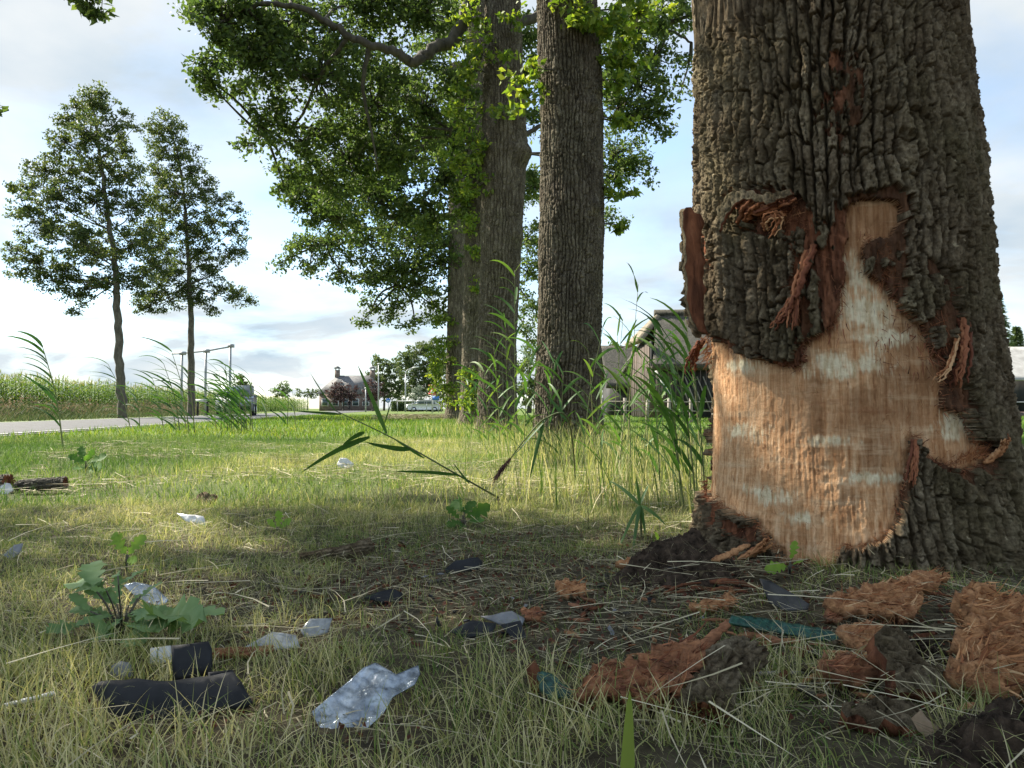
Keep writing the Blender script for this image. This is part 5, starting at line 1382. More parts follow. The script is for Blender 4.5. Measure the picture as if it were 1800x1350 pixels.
edges = [(0, 1), (1, 2), (2, 3), (3, 4), (2, 5), (5, 6), (6, 7), (2, 8), (8, 9), (9, 10), (0, 11), (11, 12), (12, 13), (13, 14), (0, 15), (15, 16), (16, 17), (17, 18)]
radii = [.16, .16, .15, .06, .10, .075, .055, .04, .075, .055, .04, .10, .08, .055, .04, .10, .08, .055, .04]
pr = tag(skin_body('person', verts, edges, radii, MAT['cloth_dark'], cb), 'person in dark clothing riding a bicycle on the far road', 'person')
mb = MB(); hc = cb + np.array([0, -.155, 1.66]); u_, v_ = np.meshgrid(np.linspace(0, math.pi, 8), np.linspace(0, 2 * math.pi, 12, endpoint=False), indexing='ij')
hv = np.stack([.085 * np.sin(u_) * np.cos(v_), .10 * np.sin(u_) * np.sin(v_), .125 * np.cos(u_)], -1).reshape(-1, 3) + hc
hf = np.array([[i * 12 + j, i * 12 + (j + 1) % 12, (i + 1) * 12 + (j + 1) % 12, (i + 1) * 12 + j] for i in range(7) for j in range(12)])
mb.add(hv, [hf]); mb.obj('head', MAT['skin'], pr, True)
o = thing('bicycle', cb, 'dark bicycle ridden by the person on the far road', 'bicycle')
for yy in (-.55, .5):
    an = np.linspace(0, 2 * math.pi, 25); mb = MB(); mb.add(*tube(np.stack([cb[0] + 0 * an, cb[1] + yy + .33 * np.cos(an), cb[2] + .35 + .33 * np.sin(an)], -1), .02, 5, False)); mb.obj('wheel', MAT['tyre'], o)
for nm, pts in (('frame', [(0, -.55, .35), (0, -.38, .95), (0, -.33, .85), (0, .05, .32), (0, .12, .9), (0, .05, .32), (0, .5, .35)]), ('handlebar', [(-.28, -.4, 1.02), (0, -.42, 1.04), (.28, -.4, 1.02)]), ('saddle', [(0, .02, .93), (0, .22, .94)])):
    mb = MB(); mb.add(*tube(cb + np.array(pts, float), .025 if nm != 'saddle' else .06, 6)); mb.obj(nm, MAT['tyre'], o)

# ================================================================== reeds
def leaf_blade(mb, P0, d, bend, L, Wd, a, n=7, fold=0.25, side=None):
    """a long lanceolate leaf with a fold along the midrib"""
    t = np.linspace(0, 1, n)
    C = P0 + np.outer(L * t, d) + np.outer(L * t * t, bend)
    T = norm(np.gradient(C, axis=0))
    sd_ = norm(np.cross(T, np.array([0, 0, 1.0]) + 0.6 * rng.normal(size=3))) if side is None else norm(side - T * (T @ side)[:, None])
    up = np.cross(sd_, T)
    w = Wd * 0.5 * np.minimum(1, 0.35 + 3.2 * t) * np.maximum(1 - t, 0) ** 0.55
    V = np.concatenate([C - sd_ * w[:, None] + up * (w * fold)[:, None], C, C + sd_ * w[:, None] + up * (w * fold)[:, None]])
    F = []
    for i in range(n - 1):
        F += [[i, n + i, n + i + 1, i + 1], [n + i, 2 * n + i, 2 * n + i + 1, n + i + 1]]
    mb.add(V, np.array(F), a)

WIND = np.array([-1.0, -0.15, 0.0])
def reed(label, base, tip, nleaf, L, Wd, wind=1.0, group=None, r=0.005, lo=0.0, hi=0.8, start=0.25, plume=False, curve=0.0, name='reed', up=0.75):
    base = np.asarray(base, float).copy(); tip = np.asarray(tip, float)
    o = thing(name, base, label, 'reed', group)
    mid = (base + tip) / 2 + np.array([0.12 * (base[0] - tip[0]) + curve, 0, 0.10 * abs(tip[0] - base[0])])
    C = catmull([base + (0, 0, -0.03), mid, tip], 9)
    mb = MB(); mb.add(*tube(C, np.linspace(r, r * 0.35, len(C)), 6), a=rng.uniform(0.2, 0.9)); mb.obj('stem', MAT['reed_stem'], o, True)
    for k in range(nleaf):
        t = start + (1 - start) * (k + rng.uniform(-.3, .3)) / max(nleaf - 1, 1); t = min(max(t, 0.05), 1.0)
        f = t * (len(C) - 1); i = min(int(f), len(C) - 2); p = C[i] + (C[i + 1] - C[i]) * (f - i)
        T = norm(C[i + 1] - C[i])
        sgn = (1 if k % 2 else -1)
        lat = WIND * wind + (1 - abs(wind)) * np.array([sgn * rng.uniform(.4, 1), rng.normal() * .6, 0]) + rng.normal(size=3) * (.25, .5, .1)
        d = norm(T * up + norm(lat) * 0.75)
        bend = norm(WIND * wind + rng.normal(size=3) * .3) * .25 * abs(wind) + np.array([0, 0, -0.28 - .2 * rng.uniform()])
        mb = MB(); leaf_blade(mb, p, d, bend, L * rng.uniform(.7, 1.15), Wd * rng.uniform(.75, 1.15), rng.uniform(lo, hi)); mb.obj('leaf', MAT['reed'], o)
    if plume:
        N = 90; t = rng.uniform(0, 1, N); P = C[-1] + np.outer(t * 0.16, norm(C[-1] - C[-3])); D = norm(norm(C[-1] - C[-3]) + rng.normal(size=(N, 3)) * .35)
        V, F, k = ribbons(P, D, np.tile([[0, 0, -.3]], (N, 1)), rng.uniform(.04, .12, N), .004, None, 3); mesh_obj('plume', V, F, MAT['plume'], o, {'rnd': np.repeat(rng.uniform(0, 1, N), k)})
    return o
G1 = 'wind-blown reeds along the road edge'
def groundy(x, D): p = at(x, 718, D); p[2] = float(gz(p[0], p[1])); return p
Lb_ = 'tall single reed bent by the wind at the verge edge before the road'
reed(Lb_, groundy(113, 8.2), at(75, 610, 8.2), 13, .46, .042, .95, None, .009, 0, .45, .22, up=1.5)
Lg = 'reed of the loose wind-bent clumps lining the road'
for (x, D, tx, ty, n) in ((231, 15, 190, 640, 7), (247, 15.5, 238, 690, 4), (288, 16, 268, 665, 5), (318, 13, 288, 640, 7), (334, 12.6, 302, 618, 9), (343, 12.8, 330, 655, 7), (328, 13.5, 318, 690, 6), (312, 13.4, 290, 690, 5),
                         (382, 14, 362, 668, 6), (396, 14, 385, 655, 7), (404, 14.2, 396, 640, 8), (412, 14, 405, 668, 7), (420, 14.5, 410, 650, 7), (430, 14, 428, 672, 6), (440, 14.3, 442, 665, 6), (445, 14.6, 436, 690, 5), (388, 14.6, 395, 690, 5), (400, 13.4, 398, 690, 7), (418, 13.2, 424, 690, 7), (434, 13.6, 430, 695, 7), (408, 13.0, 402, 700, 7), (426, 13.0, 420, 702, 7), (470, 16, 466, 690, 4), (505, 17, 508, 690, 4), (520, 18, 514, 688, 4)):
    reed(Lg, groundy(x, D), at(tx, ty, D), n + 2, .56, .044, .85, G1, .010, 0, .4, .12, up=1.15)
# fallen and leaning reeds on the verge
fr = thing('fallen_reed', gnd(885, 880), 'long reed stem leaning low across the dry grass', 'reed')
A0, A1, A2, A3 = gnd(885, 880), at(800, 832, 2.95), at(690, 770, 3.0), at(590, 722, 3.05)
C = catmull([A0, A1, A2, A3], 10); mb = MB(); mb.add(*tube(C, np.linspace(.0042, .0018, len(C)), 6), a=.15); mb.obj('stem', MAT['reed_stem'], fr, True)
for (p, q, w_, bz) in (((805, 835, 2.95), (690, 829, 2.95), .018, -.02), ((722, 790, 2.98), (642, 777, 2.95), .026, .02), ((745, 805, 2.97), (690, 770, 2.98), .014, 0), ((650, 768, 3.0), (528, 832, 2.9), .030, -.06), ((640, 760, 3.0), (600, 785, 2.97), .024, -.03), ((600, 728, 3.05), (515, 722, 3.05), .014, 0), ((825, 850, 2.92), (795, 812, 2.95), .012, 0), ((590, 722, 3.05), (545, 655, 3.1), .012, .02), ((680, 762, 3.0), (628, 640, 3.0), .028, -.02), ((676, 745, 3.05), (694, 690, 3.05), .014, 0)):
    a_, b_ = at(*p), at(*q); L_ = np.linalg.norm(b_ - a_); bend = np.array([0, 0, bz / L_]) if L_ else 0
    mb = MB(); leaf_blade(mb, a_, norm(b_ - a_) - bend, bend, L_, w_, rng.uniform(.05, .5), 8, .2, np.array([.2, -.35, 1.0])); mb.obj('leaf', MAT['reed'], fr)
pr_ = thing('flowering_reed', gnd(1010, 850), 'reed drooping with a purple-brown flower plume into the dry grass', 'reed')
C = catmull([gnd(1012, 850), at(1000, 742, 2.9), at(960, 735, 2.85), at(925, 770, 2.8), at(893, 812, 2.78)], 10); mb = MB(); mb.add(*tube(C, np.linspace(.004, .0018, len(C)), 6), a=.3); mb.obj('stem', MAT['reed_stem'], pr_, True)
for (p, q, w_) in (((962, 734, 2.85), (900, 800, 2.8), .020), ((955, 740, 2.84), (930, 840, 2.82), .020), ((1000, 742, 2.9), (960, 690, 2.95), .02)):
    a_, b_ = at(*p), at(*q); mb = MB(); leaf_blade(mb, a_, norm(b_ - a_), np.array([0, 0, -.05]), np.linalg.norm(b_ - a_), w_, .2, 8, .25, np.array([.8, -.3, .6])); mb.obj('leaf', MAT['reed'], pr_)
N = 260; T = norm(at(862, 852, 2.75) - at(893, 812, 2.78)); P = at(897, 806, 2.78) + np.outer(rng.uniform(0, .075, N), T) + rng.normal(size=(N, 3)) * .003
V, F, k = ribbons(P, norm(T + rng.normal(size=(N, 3)) * .16), np.tile([[0, 0, -.1]], (N, 1)), rng.uniform(.02, .055, N), .0018, None, 3); mesh_obj('plume', V, F, MAT['plume'], pr_, {'rnd': np.repeat(rng.uniform(0, 1, N), k)})
# clump by the second and third oaks
Lc = 'leafy green reed growing between the second and third oaks'
for (x, D, tx, ty, n, hi) in ((905, 6.4, 905, 475, 17, .9), (880, 7.2, 868, 610, 10, .85), (935, 7.0, 945, 590, 10, .8), (860, 8.0, 850, 650, 8, .95), (920, 6.2, 930, 640, 9, .7), (845, 9.0, 830, 655, 8, .95), (960, 6.0, 975, 640, 8, .6), (830, 10, 822, 665, 8, .95), (893, 8, 888, 560, 12, .9), (985, 5.6, 990, 660, 7, .7)):
    reed('tallest leafy reed, standing in front of the burled oak trunk' if ty == 475 else Lc, groundy(x, D), at(tx, ty, D), n + 3, .36, .030, .3, 'reeds among the oak trunks', .005, .1, hi, .12, up=.9)
Lm = 'slender reed standing in the gap beside the second oak'
for (x, D, tx, ty, n) in ((1020, 4.6, 1060, 575, 7), (1045, 4.8, 1035, 620, 6), (1100, 4.2, 1122, 500, 6), (1075, 4.6, 1095, 560, 6), (1060, 4.2, 1045, 680, 6), (1095, 4.8, 1085, 590, 5), (1130, 4.4, 1140, 690, 5), (1110, 4.0, 1100, 610, 7), (1150, 4.1, 1165, 600, 7), (1170, 4.5, 1150, 585, 7), (1085, 3.9, 1110, 650, 6), (1140, 5.0, 1128, 630, 6), (1190, 4.8, 1205, 620, 6), (1040, 5.0, 1065, 660, 6)):
    reed(Lm, groundy(x, D), at(tx, ty, D), n + 1, .30, .019, .1, 'slender reeds beside the second oak', .0035, .1, .8, .25, up=1.0)
Lr = 'broad-leaved reed crowding against the side of the wounded oak'
for (x, D, tx, ty, n) in ((1225, 3.2, 1180, 600, 8), (1240, 3.3, 1215, 610, 8), (1198, 3.3, 1165, 590, 7), (1180, 3.6, 1190, 660, 6), (1215, 3.6, 1195, 690, 6), (1235, 3.8, 1205, 560, 7), (1160, 3.8, 1150, 690, 5), (1205, 3.0, 1160, 690, 6)):
    reed(Lr, groundy(x, D), at(tx, ty, D), n + 1, .32, .024, .55, 'reeds beside the wounded oak', .0042, 0, .55, .25, up=1.7)
# short sprout with strap leaves
sp = thing('reed_sprout', gnd(1128, 945), 'short sprout with pale strap leaves beside the soil heap', 'plant')
b_ = gnd(1128, 945); hub = at(1125, 888, b_[1])
mb = MB(); mb.add(*tube(np.array([b_ + (0, 0, -.02), (b_ + hub) / 2, hub]), .0035, 6), a=.2); mb.obj('stem', MAT['reed_stem'], sp)
for (x, y, dd, w_) in ((1070, 845, .1, .013), (1118, 838, 0, .012), (1142, 850, .05, .012), (1083, 978, -.15, .014), (1110, 992, -.2, .015), (1172, 925, -.1, .013), (1100, 930, -.05, .012), (1135, 945, -.1, .014)):
    e = at(x, y, b_[1] + dd); d = e - hub; L_ = np.linalg.norm(d); mb = MB(); leaf_blade(mb, hub, norm(d) + (0, 0, .25), np.array([0, 0, -.25]), L_, w_ * 1.1, rng.uniform(.1, .6), 7, .2, np.array([.9, -.5, .2])); mb.obj('leaf', MAT['reed'], sp)
# a bright blade close to the lens
nb = gnd(1085, 1340); nb = np.array([nb[0], .86, 0.0]); mb = MB(); e = at(1107, 1212, .85); leaf_blade(mb, nb, norm(e - nb), np.zeros(3), np.linalg.norm(e - nb), .019, .85, 8, .3, np.array([1.0, .1, 0])); tag(mb.obj('grass_blade', MAT['grass_green'], origin=nb), 'single broad bright-green blade standing in front of everything', 'grass')

# ================================================================== grass, straw and litter
def blade_field(name, x, y, L, Wd, seg, a, mat, label, lean=0.35, droop=0.45, cat='grass'):
    N = len(x); az = rng.uniform(0, 6.28, N); ln = np.abs(rng.normal(size=N)) * lean
    P = np.stack([x, y, gz(x, y) - 0.006], -1)
    D = norm(np.stack([np.cos(az) * ln - 0.08, np.sin(az) * ln, np.ones(N)], -1))
    dr = droop * rng.uniform(0.2, 1.3, N)
    B = np.stack([np.cos(az) * dr * 0.7, np.sin(az) * dr * 0.7, -dr * 0.55], -1)
    sd_ = np.stack([-np.sin(az), np.cos(az), 0 * az], -1) + rng.normal(size=(N, 3)) * 0.35
    V, F, k = ribbons(P, D, B, L, Wd, norm(sd_), seg)
    o = mesh_obj(name, V, F, mat, attrs={'rnd': np.repeat(np.clip(a, 0, 1), k)}, origin=(0, 0, 0))
    return tag(o, label, cat, kind='stuff')

def wedge(n, y0, y1, k=0.72, pad=0.15, p=2.0):
    y = (y0 ** p + (y1 ** p - y0 ** p) * rng.uniform(0, 1, n)) ** (1 / p)
    x = rng.uniform(-1, 1, n) * (k * y + pad)
    return x, y

T1C = (TT1[2, 1], TT1[2, 2])
def outside_trunk(x, y, m=0.42): return np.hypot(x - T1C[0], y - T1C[1]) > m
def ppx(x, y):
    """photo column/row of a ground point, used only to read off where the bare patches lie"""
    return 900 + x / y * FPX, 718 + CAM_H / y * FPX
def bare(x, y):
    u, v = ppx(x, y)
    b = np.zeros(len(x))
    for cx_, cy_, rx, ry, w in ((800, 1030, 330, 75, .80), (1050, 1100, 240, 70, .8), (1250, 1020, 180, 70, .95), (1620, 1130, 200, 90, .9), (1200, 1190, 160, 55, .75), (380, 1060, 240, 60, .6), (1500, 1090, 250, 50, .8), (1780, 1300, 90, 70, .9), (620, 1320, 70, 40, .6), (900, 945, 260, 25, .5), (1560, 1250, 150, 40, .6), (650, 1110, 120, 40, .6), (310, 1262, 160, 45, .85), (640, 1275, 110, 50, .75), (480, 1145, 90, 25, .6), (250, 1060, 60, 25, .6)):
        b = np.maximum(b, w * sstep(1.25, 0.6, np.hypot((u - cx_) / rx, (v - cy_) / ry) + 0.25 * vnoise(x / 0.08, y / 0.08, 0, 401)))
    return b

# near lawn: many thin drooping blades
x, y = wedge(150000, 0.72, 3.4)
tuft = 0.5 + 0.5 * vnoise(x / 0.07, y / 0.07, 0, 411)
keep = (rng.uniform(size=len(x)) > bare(x, y)) & (rng.uniform(size=len(x)) < 0.25 + 0.9 * tuft) & outside_trunk(x, y)
x, y, tuft = x[keep], y[keep], tuft[keep]
N = len(x); patch = vnoise(x / 0.5, y / 0.5, 0, 413)
L = (0.026 + 0.045 * rng.uniform(size=N) ** 1.6) * (0.75 + 0.5 * tuft) * (1 + 0.25 * patch)
a = 0.51 + 0.12 * sstep(1.25, .85, y) + 0.20 * patch + rng.normal(size=N) * 0.22
blade_field('verge_grass', x, y, L, rng.uniform(0.0011, 0.0026, N), 3, a, MAT['grass'], 'short drooping green and straw-coloured grass around the wreckage', 0.42, 0.8)
# taller bleached blades near the lens
x, y = wedge(7000, 0.72, 1.3, 0.75)
k_ = (vnoise(x / 0.15, y / 0.15, 0, 421) > 0.0) & (rng.uniform(size=len(x)) > bare(x, y) * 0.9)
x, y = x[k_], y[k_]; N = len(x)
blade_field('bleached_grass', x, y, rng.uniform(0.05, 0.105, N), rng.uniform(0.0014, 0.0028, N), 5, 0.72 + rng.normal(size=N) * 0.2, MAT['grass'], 'taller bleached grass blades in the foreground', 0.35, 0.6)
# mid verge
x, y = wedge(150000, 3.2, 10.5, 0.72, 0.2)
keep = (road_s(x, y) > -5.95) & (rng.uniform(size=len(x)) < 0.5 + 0.5 * sstep(-.4, .3, vnoise(x / 0.3, y / 0.3, 0, 431)))
x, y = x[keep], y[keep]; N = len(x); patch = vnoise(x / 0.9, y / 0.9, 0, 433)
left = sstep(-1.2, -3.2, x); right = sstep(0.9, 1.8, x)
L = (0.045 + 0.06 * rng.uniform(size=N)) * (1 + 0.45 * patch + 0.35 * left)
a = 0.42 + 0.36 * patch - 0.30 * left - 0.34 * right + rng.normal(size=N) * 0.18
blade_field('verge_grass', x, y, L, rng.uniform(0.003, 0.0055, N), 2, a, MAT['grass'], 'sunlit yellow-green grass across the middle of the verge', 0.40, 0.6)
# far verge and pasture
x, y = wedge(120000, 10.0, 46, 0.70, 0.4, 1.2)
keep = (road_s(x, y) > -5.9) & (rng.uniform(size=len(x)) < 0.6 + 0.4 * sstep(-.3, .3, vnoise(x / 1.2, y / 1.2, 0, 441)))
x, y = x[keep], y[keep]; N = len(x); right = sstep(0.0, 1.5, x + 0.02 * y)
L = (0.07 + 0.10 * rng.uniform(size=N)) * (1 - 0.35 * right)
a = 0.55 - 0.15 * right + 0.25 * vnoise(x / 2, y / 2, 0, 443) + rng.normal(size=N) * 0.18
blade_field('pasture_grass', x, y, L, 0.009 + 0.0006 * y, 2, a, MAT['grass_green'], 'bright green pasture and far verge grass', 0.4, 0.5)
# tall dry stems round the foot of the second oak and beside the wounded trunk
xs, ys = [], []
for cx_, cy_, sxx, syy, n in ((0.50, 6.1, 0.38, 0.45, 1300), (0.1, 9.5, 0.5, 1.6, 500), (0.75, 4.4, 0.35, 0.5, 420), (-0.6, 12.5, 0.6, 1.2, 500), (1.1, 5.0, 0.4, 0.5, 260), (0.55, 3.6, 0.35, 0.35, 260)):
    xs.append(cx_ + rng.normal(size=n) * sxx); ys.append(cy_ + rng.normal(size=n) * syy)
x, y = np.concatenate(xs), np.concatenate(ys); k_ = (y > 2.9) & outside_trunk(x, y, .5); x, y = x[k_], y[k_]; N = len(x)
blade_field('tall_grass', x, y, rng.uniform(0.12, 0.42, N), rng.uniform(0.004, 0.008, N), 4, 0.55 + rng.normal(size=N) * 0.28, MAT['grass'], 'tall half-dry grass stems around the feet of the oaks', 0.18, 0.35)
# dark dead stalks
x, y = wedge(900, 2.2, 4.2, 0.3, 0.2); x = x * 1.0 + 0.0; N = len(x)
blade_field('dead_stalks', x, y, rng.uniform(0.05, 0.11, N), 0.0022, 3, 0.0 + 0.1 * rng.uniform(size=N), MAT['straw'], 'thin dark dead stalks standing in the grass', 0.2, 0.1)

# loose straw and clippings lying flat
def litter(name, x, y, L, Wd, a, mat, label, lift=0.012, cat='straw'):
    N = len(x); az = rng.uniform(0, 6.28, N)
    P = np.stack([x, y, gz(x, y) + rng.uniform(0.0, lift, N)], -1)
    D = norm(np.stack([np.cos(az), np.sin(az), rng.normal(size=N) * 0.12], -1))
    B = np.stack([-np.sin(az) * rng.normal(size=N) * 0.25, np.cos(az) * rng.normal(size=N) * 0.25, -0.06 + 0 * az], -1)
    sd_ = norm(np.stack([-np.sin(az), np.cos(az), rng.normal(size=N) * 0.5], -1))
    V, F, k = ribbons(P, D, B, L, Wd, sd_, 3)
    return tag(mesh_obj(name, V, F, mat, attrs={'rnd': np.repeat(np.clip(a, 0, 1), k)}, origin=(0, 0, 0)), label, cat, kind='stuff')
x, y = wedge(44000, 0.72, 3.2); k_ = outside_trunk(x, y, .40) & (rng.uniform(size=len(x)) < 0.35 + 0.65 * bare(x, y)); x, y = x[k_], y[k_]; N = len(x)
litter('straw_litter', x, y, rng.uniform(0.02, 0.075, N), rng.uniform(0.0010, 0.0024, N), 0.46 + rng.normal(size=N) * 0.28, MAT['straw'], 'tangle of dry grass clippings lying on the soil', 0.016)
x, y = wedge(800, 0.72, 3.0); k_ = outside_trunk(x, y, .45); x, y = x[k_], y[k_]; N = len(x)
litter('loose_straws', x, y, rng.uniform(0.08, 0.22, N), rng.uniform(0.0018, 0.0034, N), 0.80 + rng.normal(size=N) * 0.15, MAT['straw'], 'longer pale straws strewn over the grass', 0.05)
x, y = wedge(17000, 3.0, 9.0, 0.58, 0.2); N = len(x); pt = vnoise(x / 0.8, y / 0.8, 0, 451); k_ = pt > -0.05; x, y = x[k_], y[k_]; N = len(x)
litter('dry_hay', x, y, rng.uniform(0.08, 0.22, N), rng.uniform(0.003, 0.006, N), 0.62 + rng.normal(size=N) * 0.2, MAT['straw'], 'swathes of dry mown hay lying on the verge', 0.05)
# dark crumbs of soil, bark and rotten leaf in the bare patches
x, y = wedge(14000, 0.75, 2.6); k_ = (rng.uniform(size=len(x)) < bare(x, y)) & outside_trunk(x, y, .40); x, y = x[k_], y[k_]
V, F, a = leaf_cloud(np.stack([x, y, gz(x, y) + rng.uniform(0, .008, len(x))], -1), 0.012, 0, .45, 1.5, .8)
tag(mesh_obj('bark_crumbs', V, F, MAT['fibre_red'], attrs={'rnd': a * 0.6}, origin=(0, 0, 0)), 'dark crumbs of bark and leaf on the bare soil', 'litter', kind='stuff')
# clods of soil heaped beside the trunk, and more at the lower right
ico = np.array([[0, 0, 1], [.9, 0, .4], [.28, .85, .4], [-.72, .53, .4], [-.72, -.53, .4], [.28, -.85, .4], [.72, .53, -.4], [-.28, .85, -.4], [-.9, 0, -.4], [-.28, -.85, -.4], [.72, -.53, -.4], [0, 0, -1]], float)
icf = np.array([[0, 1, 2], [0, 2, 3], [0, 3, 4], [0, 4, 5], [0, 5, 1], [1, 6, 2], [2, 7, 3], [3, 8, 4], [4, 9, 5], [5, 10, 1], [6, 7, 2], [7, 8, 3], [8, 9, 4], [9, 10, 5], [10, 6, 1], [11, 7, 6], [11, 8, 7], [11, 9, 8], [11, 10, 9], [11, 6, 10]])
def clods(name, label, centres, n, lo, hi, mat=None):
    P = []
    for cx_, cy_, sx_, sy_, h in centres:
        q = rng.normal(size=(n, 2)) * (sx_, sy_) * 0.6
        zz_ = gz(cx_ + q[:, 0], cy_ + q[:, 1]) + h * np.exp(-(q[:, 0] / sx_) ** 2 - (q[:, 1] / sy_) ** 2) * rng.uniform(0, 1, n)
        P.append(np.column_stack([cx_ + q[:, 0], cy_ + q[:, 1], zz_]))
    P = np.vstack(P); P = P[outside_trunk(P[:, 0], P[:, 1], .40)]; N = len(P)
    s_ = rng.uniform(lo, hi, N) ** 1.0
    V = P[:, None] + ico[None] * s_[:, None, None] * rng.uniform(.4, 1.5, (N, 1, 3)) + rng.normal(size=(N, 12, 3)) * (s_ * .38)[:, None, None]
    F = (np.arange(N)[:, None, None] * 12 + icf[None]).reshape(-1, 3)
    return tag(mesh_obj(name, V.reshape(-1, 3), F, mat or MAT['soil'], origin=(centres[0][0], centres[0][1], 0)), label, 'soil', kind='stuff')
g1_ = gnd(1200, 1035); g2_ = gnd(1600, 1150); g3_ = gnd(1780, 1320)
def soil_mound(label, cx_, cy_, rx, ry, h, s):
    u, v = np.meshgrid(np.linspace(-1, 1, 110), np.linspace(-1, 1, 110)); X = cx_ + u * rx; Y = cy_ + v * ry
    d = np.hypot(u, v) + .22 * fbm(u * 2, v * 2, 0, 3, s)
    z = h * sstep(1.0, .40, d) * (.75 + .35 * vnoise(u * 2.3, v * 2.3, 0, s + 9))
    z = z + (.55 * h * fbm(u * 3.5, v * 3.5, 0, 3, s + 1) + .018 * np.abs(fbm(X / .022, Y / .022, 0, 4, s + 2, .62)) + .006 * fbm(X / .006, Y / .006, 0, 3, s + 3)) * sstep(1.1, .5, d) - .015 * sstep(.9, 1.05, d)
    Z = gz(X, Y) + z; n = 110; i, j = np.meshgrid(np.arange(n - 1), np.arange(n - 1)); q = (j * n + i).ravel()
    o = thing('soil_heap', (cx_, cy_, 0), label, 'soil heap')
    mesh_obj('soil', np.stack([X, Y, Z], -1).reshape(-1, 3), np.stack([q, q + 1, q + n + 1, q + n], -1), MAT['soil'], o, smooth=True)
    N = 260; k_ = rng.integers(0, n * n, N); P = np.stack([X.ravel()[k_], Y.ravel()[k_], Z.ravel()[k_]], -1); P = P[d.ravel()[k_] < .9]; N = len(P)
    V, F, kk = ribbons(P, norm(rng.normal(size=(N, 3)) + (0, 0, .3)), rng.normal(size=(N, 3)) * .5, rng.uniform(.01, .05, N), .0012, None, 4)
    mesh_obj('rootlets', V, F, MAT['straw'], o, {'rnd': np.repeat(rng.uniform(0, .6, N), kk)})['kind'] = 'stuff'
soil_mound('heap of dark crumbly soil thrown up against the torn trunk foot', g1_[0] + .01, g1_[1] + .07, .17, .13, .062, 801)
soil_mound('low mound of dark soil at the grass edge below the biggest wood slab', g3_[0] + .02, g3_[1] - .01, .13, .09, .035, 811)
clods('soil_crumbs', 'dark loose soil between the broken wood chunks', [(g2_[0], g2_[1], .07, .06, .03), (g1_[0] + .06, g1_[1], .13, .07, .012)], 900, .001, .0045)
# trampled brushwood line far along the verge
x = rng.uniform(at(680, 0, 30)[0], at(800, 0, 30)[0], 1500); y = 28 + rng.uniform(-1.5, 3, 1500)
litter('brushwood', x, y, rng.uniform(.15, .5, 1500), rng.uniform(.01, .03, 1500), rng.uniform(0, .75, 1500), MAT['straw'], 'line of dark brushwood and hay raked along the far verge', .22, 'brushwood')

# ================================================================== oak sprigs with lobed leaves
def sprig_mat(name, c0, c1, w):
    m = M(name); n = m.noise(28, 5, .6); c = m.ramp(n, [(.3, c0), (.7, c1)])
    m.color(c).set(rough=.62, spec=.2); m.translucent(m.mix(1.0, c, (1.5, 1.5, .7), 'MULTIPLY'), w)
    return m.m
MS_D = sprig_mat('sprig_leaf', (0.125, 0.215, 0.080), (0.205, 0.305, 0.130), .30)
MS_L = sprig_mat('fresh_sprig_leaf', (0.15, 0.27, 0.045), (0.24, 0.36, 0.075), .45)
MS_G = sprig_mat('weed_leaf', (0.050, 0.125, 0.025), (0.095, 0.185, 0.040), .35)
LOBE = [(0, .012), (.08, .03), (.16, .13), (.24, .17), (.30, .09), (.38, .20), (.47, .27), (.54, .14), (.62, .24), (.72, .30), (.78, .17), (.86, .20), (.93, .15), (1.0, .02)]
def oak_leaf(name, base, tip, nrm, width, mat, parent, droop=.10, fold=.18):
    base, tip = np.asarray(base, float), np.asarray(tip, float)
    d = tip - base; L = np.linalg.norm(d); d = d / L
    nrm = np.asarray(nrm, float); nrm = norm(nrm - d * np.dot(nrm, d)); sd_ = np.cross(nrm, d)
    V = []; n = len(LOBE)
    for k in (-1, 0, 1):
        for t, w in LOBE:
            ww = w * width * (1 + .12 * rng.normal()) * abs(k)
            V.append(base + d * L * t + sd_ * (k * ww * L) + nrm * (fold * ww * L - droop * L * (t - .5) ** 2 + .02 * L * rng.normal() * abs(k)))
    F = []
    for i in range(n - 1):
        F += [[i, n + i, n + i + 1, i + 1], [n + i, 2 * n + i, 2 * n + i + 1, n + i + 1]]
    return mesh_obj(name, np.array(V), np.array(F), mat, parent, smooth=True)
def sprig(name, label, base_px, D, leaves, mat, stems=True, cat='plant', nrm=(0, -.6, .8), r=.0022):
    b = at(base_px[0], base_px[1], D); b[2] = float(gz(b[0], b[1]))
    o = thing(name, b, label, cat)
    hub = at(base_px[0], base_px[1] - 0, D)
    for k, l in enumerate(leaves):
        (x0, y0), (x1, y1), dd, w = l[:4]; m_ = l[4] if len(l) > 4 else mat
        p0, p1 = at(x0, y0, D), at(x1, y1, D + dd)
        if stems:
            mb = MB(); mid = (b + p0) / 2 + (0, 0, .008); mb.add(*tube(catmull([b - (0, 0, .004), mid, p0], 4), r, 5)); mb.obj('stem', MAT['twig'], o)
        oak_leaf('leaf', p0, p1, np.array(nrm) + rng.normal(size=3) * .35, w, m_, o)
    return o
sb = gnd(225, 1120); Dq = float(sb[1])
SL = []
for (x0, y0), (x1, y1), dd in (((205, 1062), (118, 998), .08), ((210, 1052), (205, 985), .05), ((203, 1078), (90, 1112), -.08), ((224, 1078), (292, 1122), -.08), ((226, 1064), (268, 1030), .06), ((236, 1076), (348, 1076), -.02), ((200, 1086), (128, 1066), .04), ((214, 1084), (178, 1122), -.10), ((230, 1072), (302, 1092), -.12), ((212, 1062), (172, 1024), .02)):
    SL.append(((x0, y0), (x0 + (x1 - x0) * .62, y0 + (y1 - y0) * .62), dd * .6, .72))
    for _ in range(2):
        q = rng.uniform(.35, .65); ax_, ay_ = x0 + (x1 - x0) * q, y0 + (y1 - y0) * q
        SL.append(((ax_, ay_), (x1 + rng.normal() * 22, y1 + rng.normal() * 16), dd + rng.normal() * .03, rng.uniform(.6, .8)))
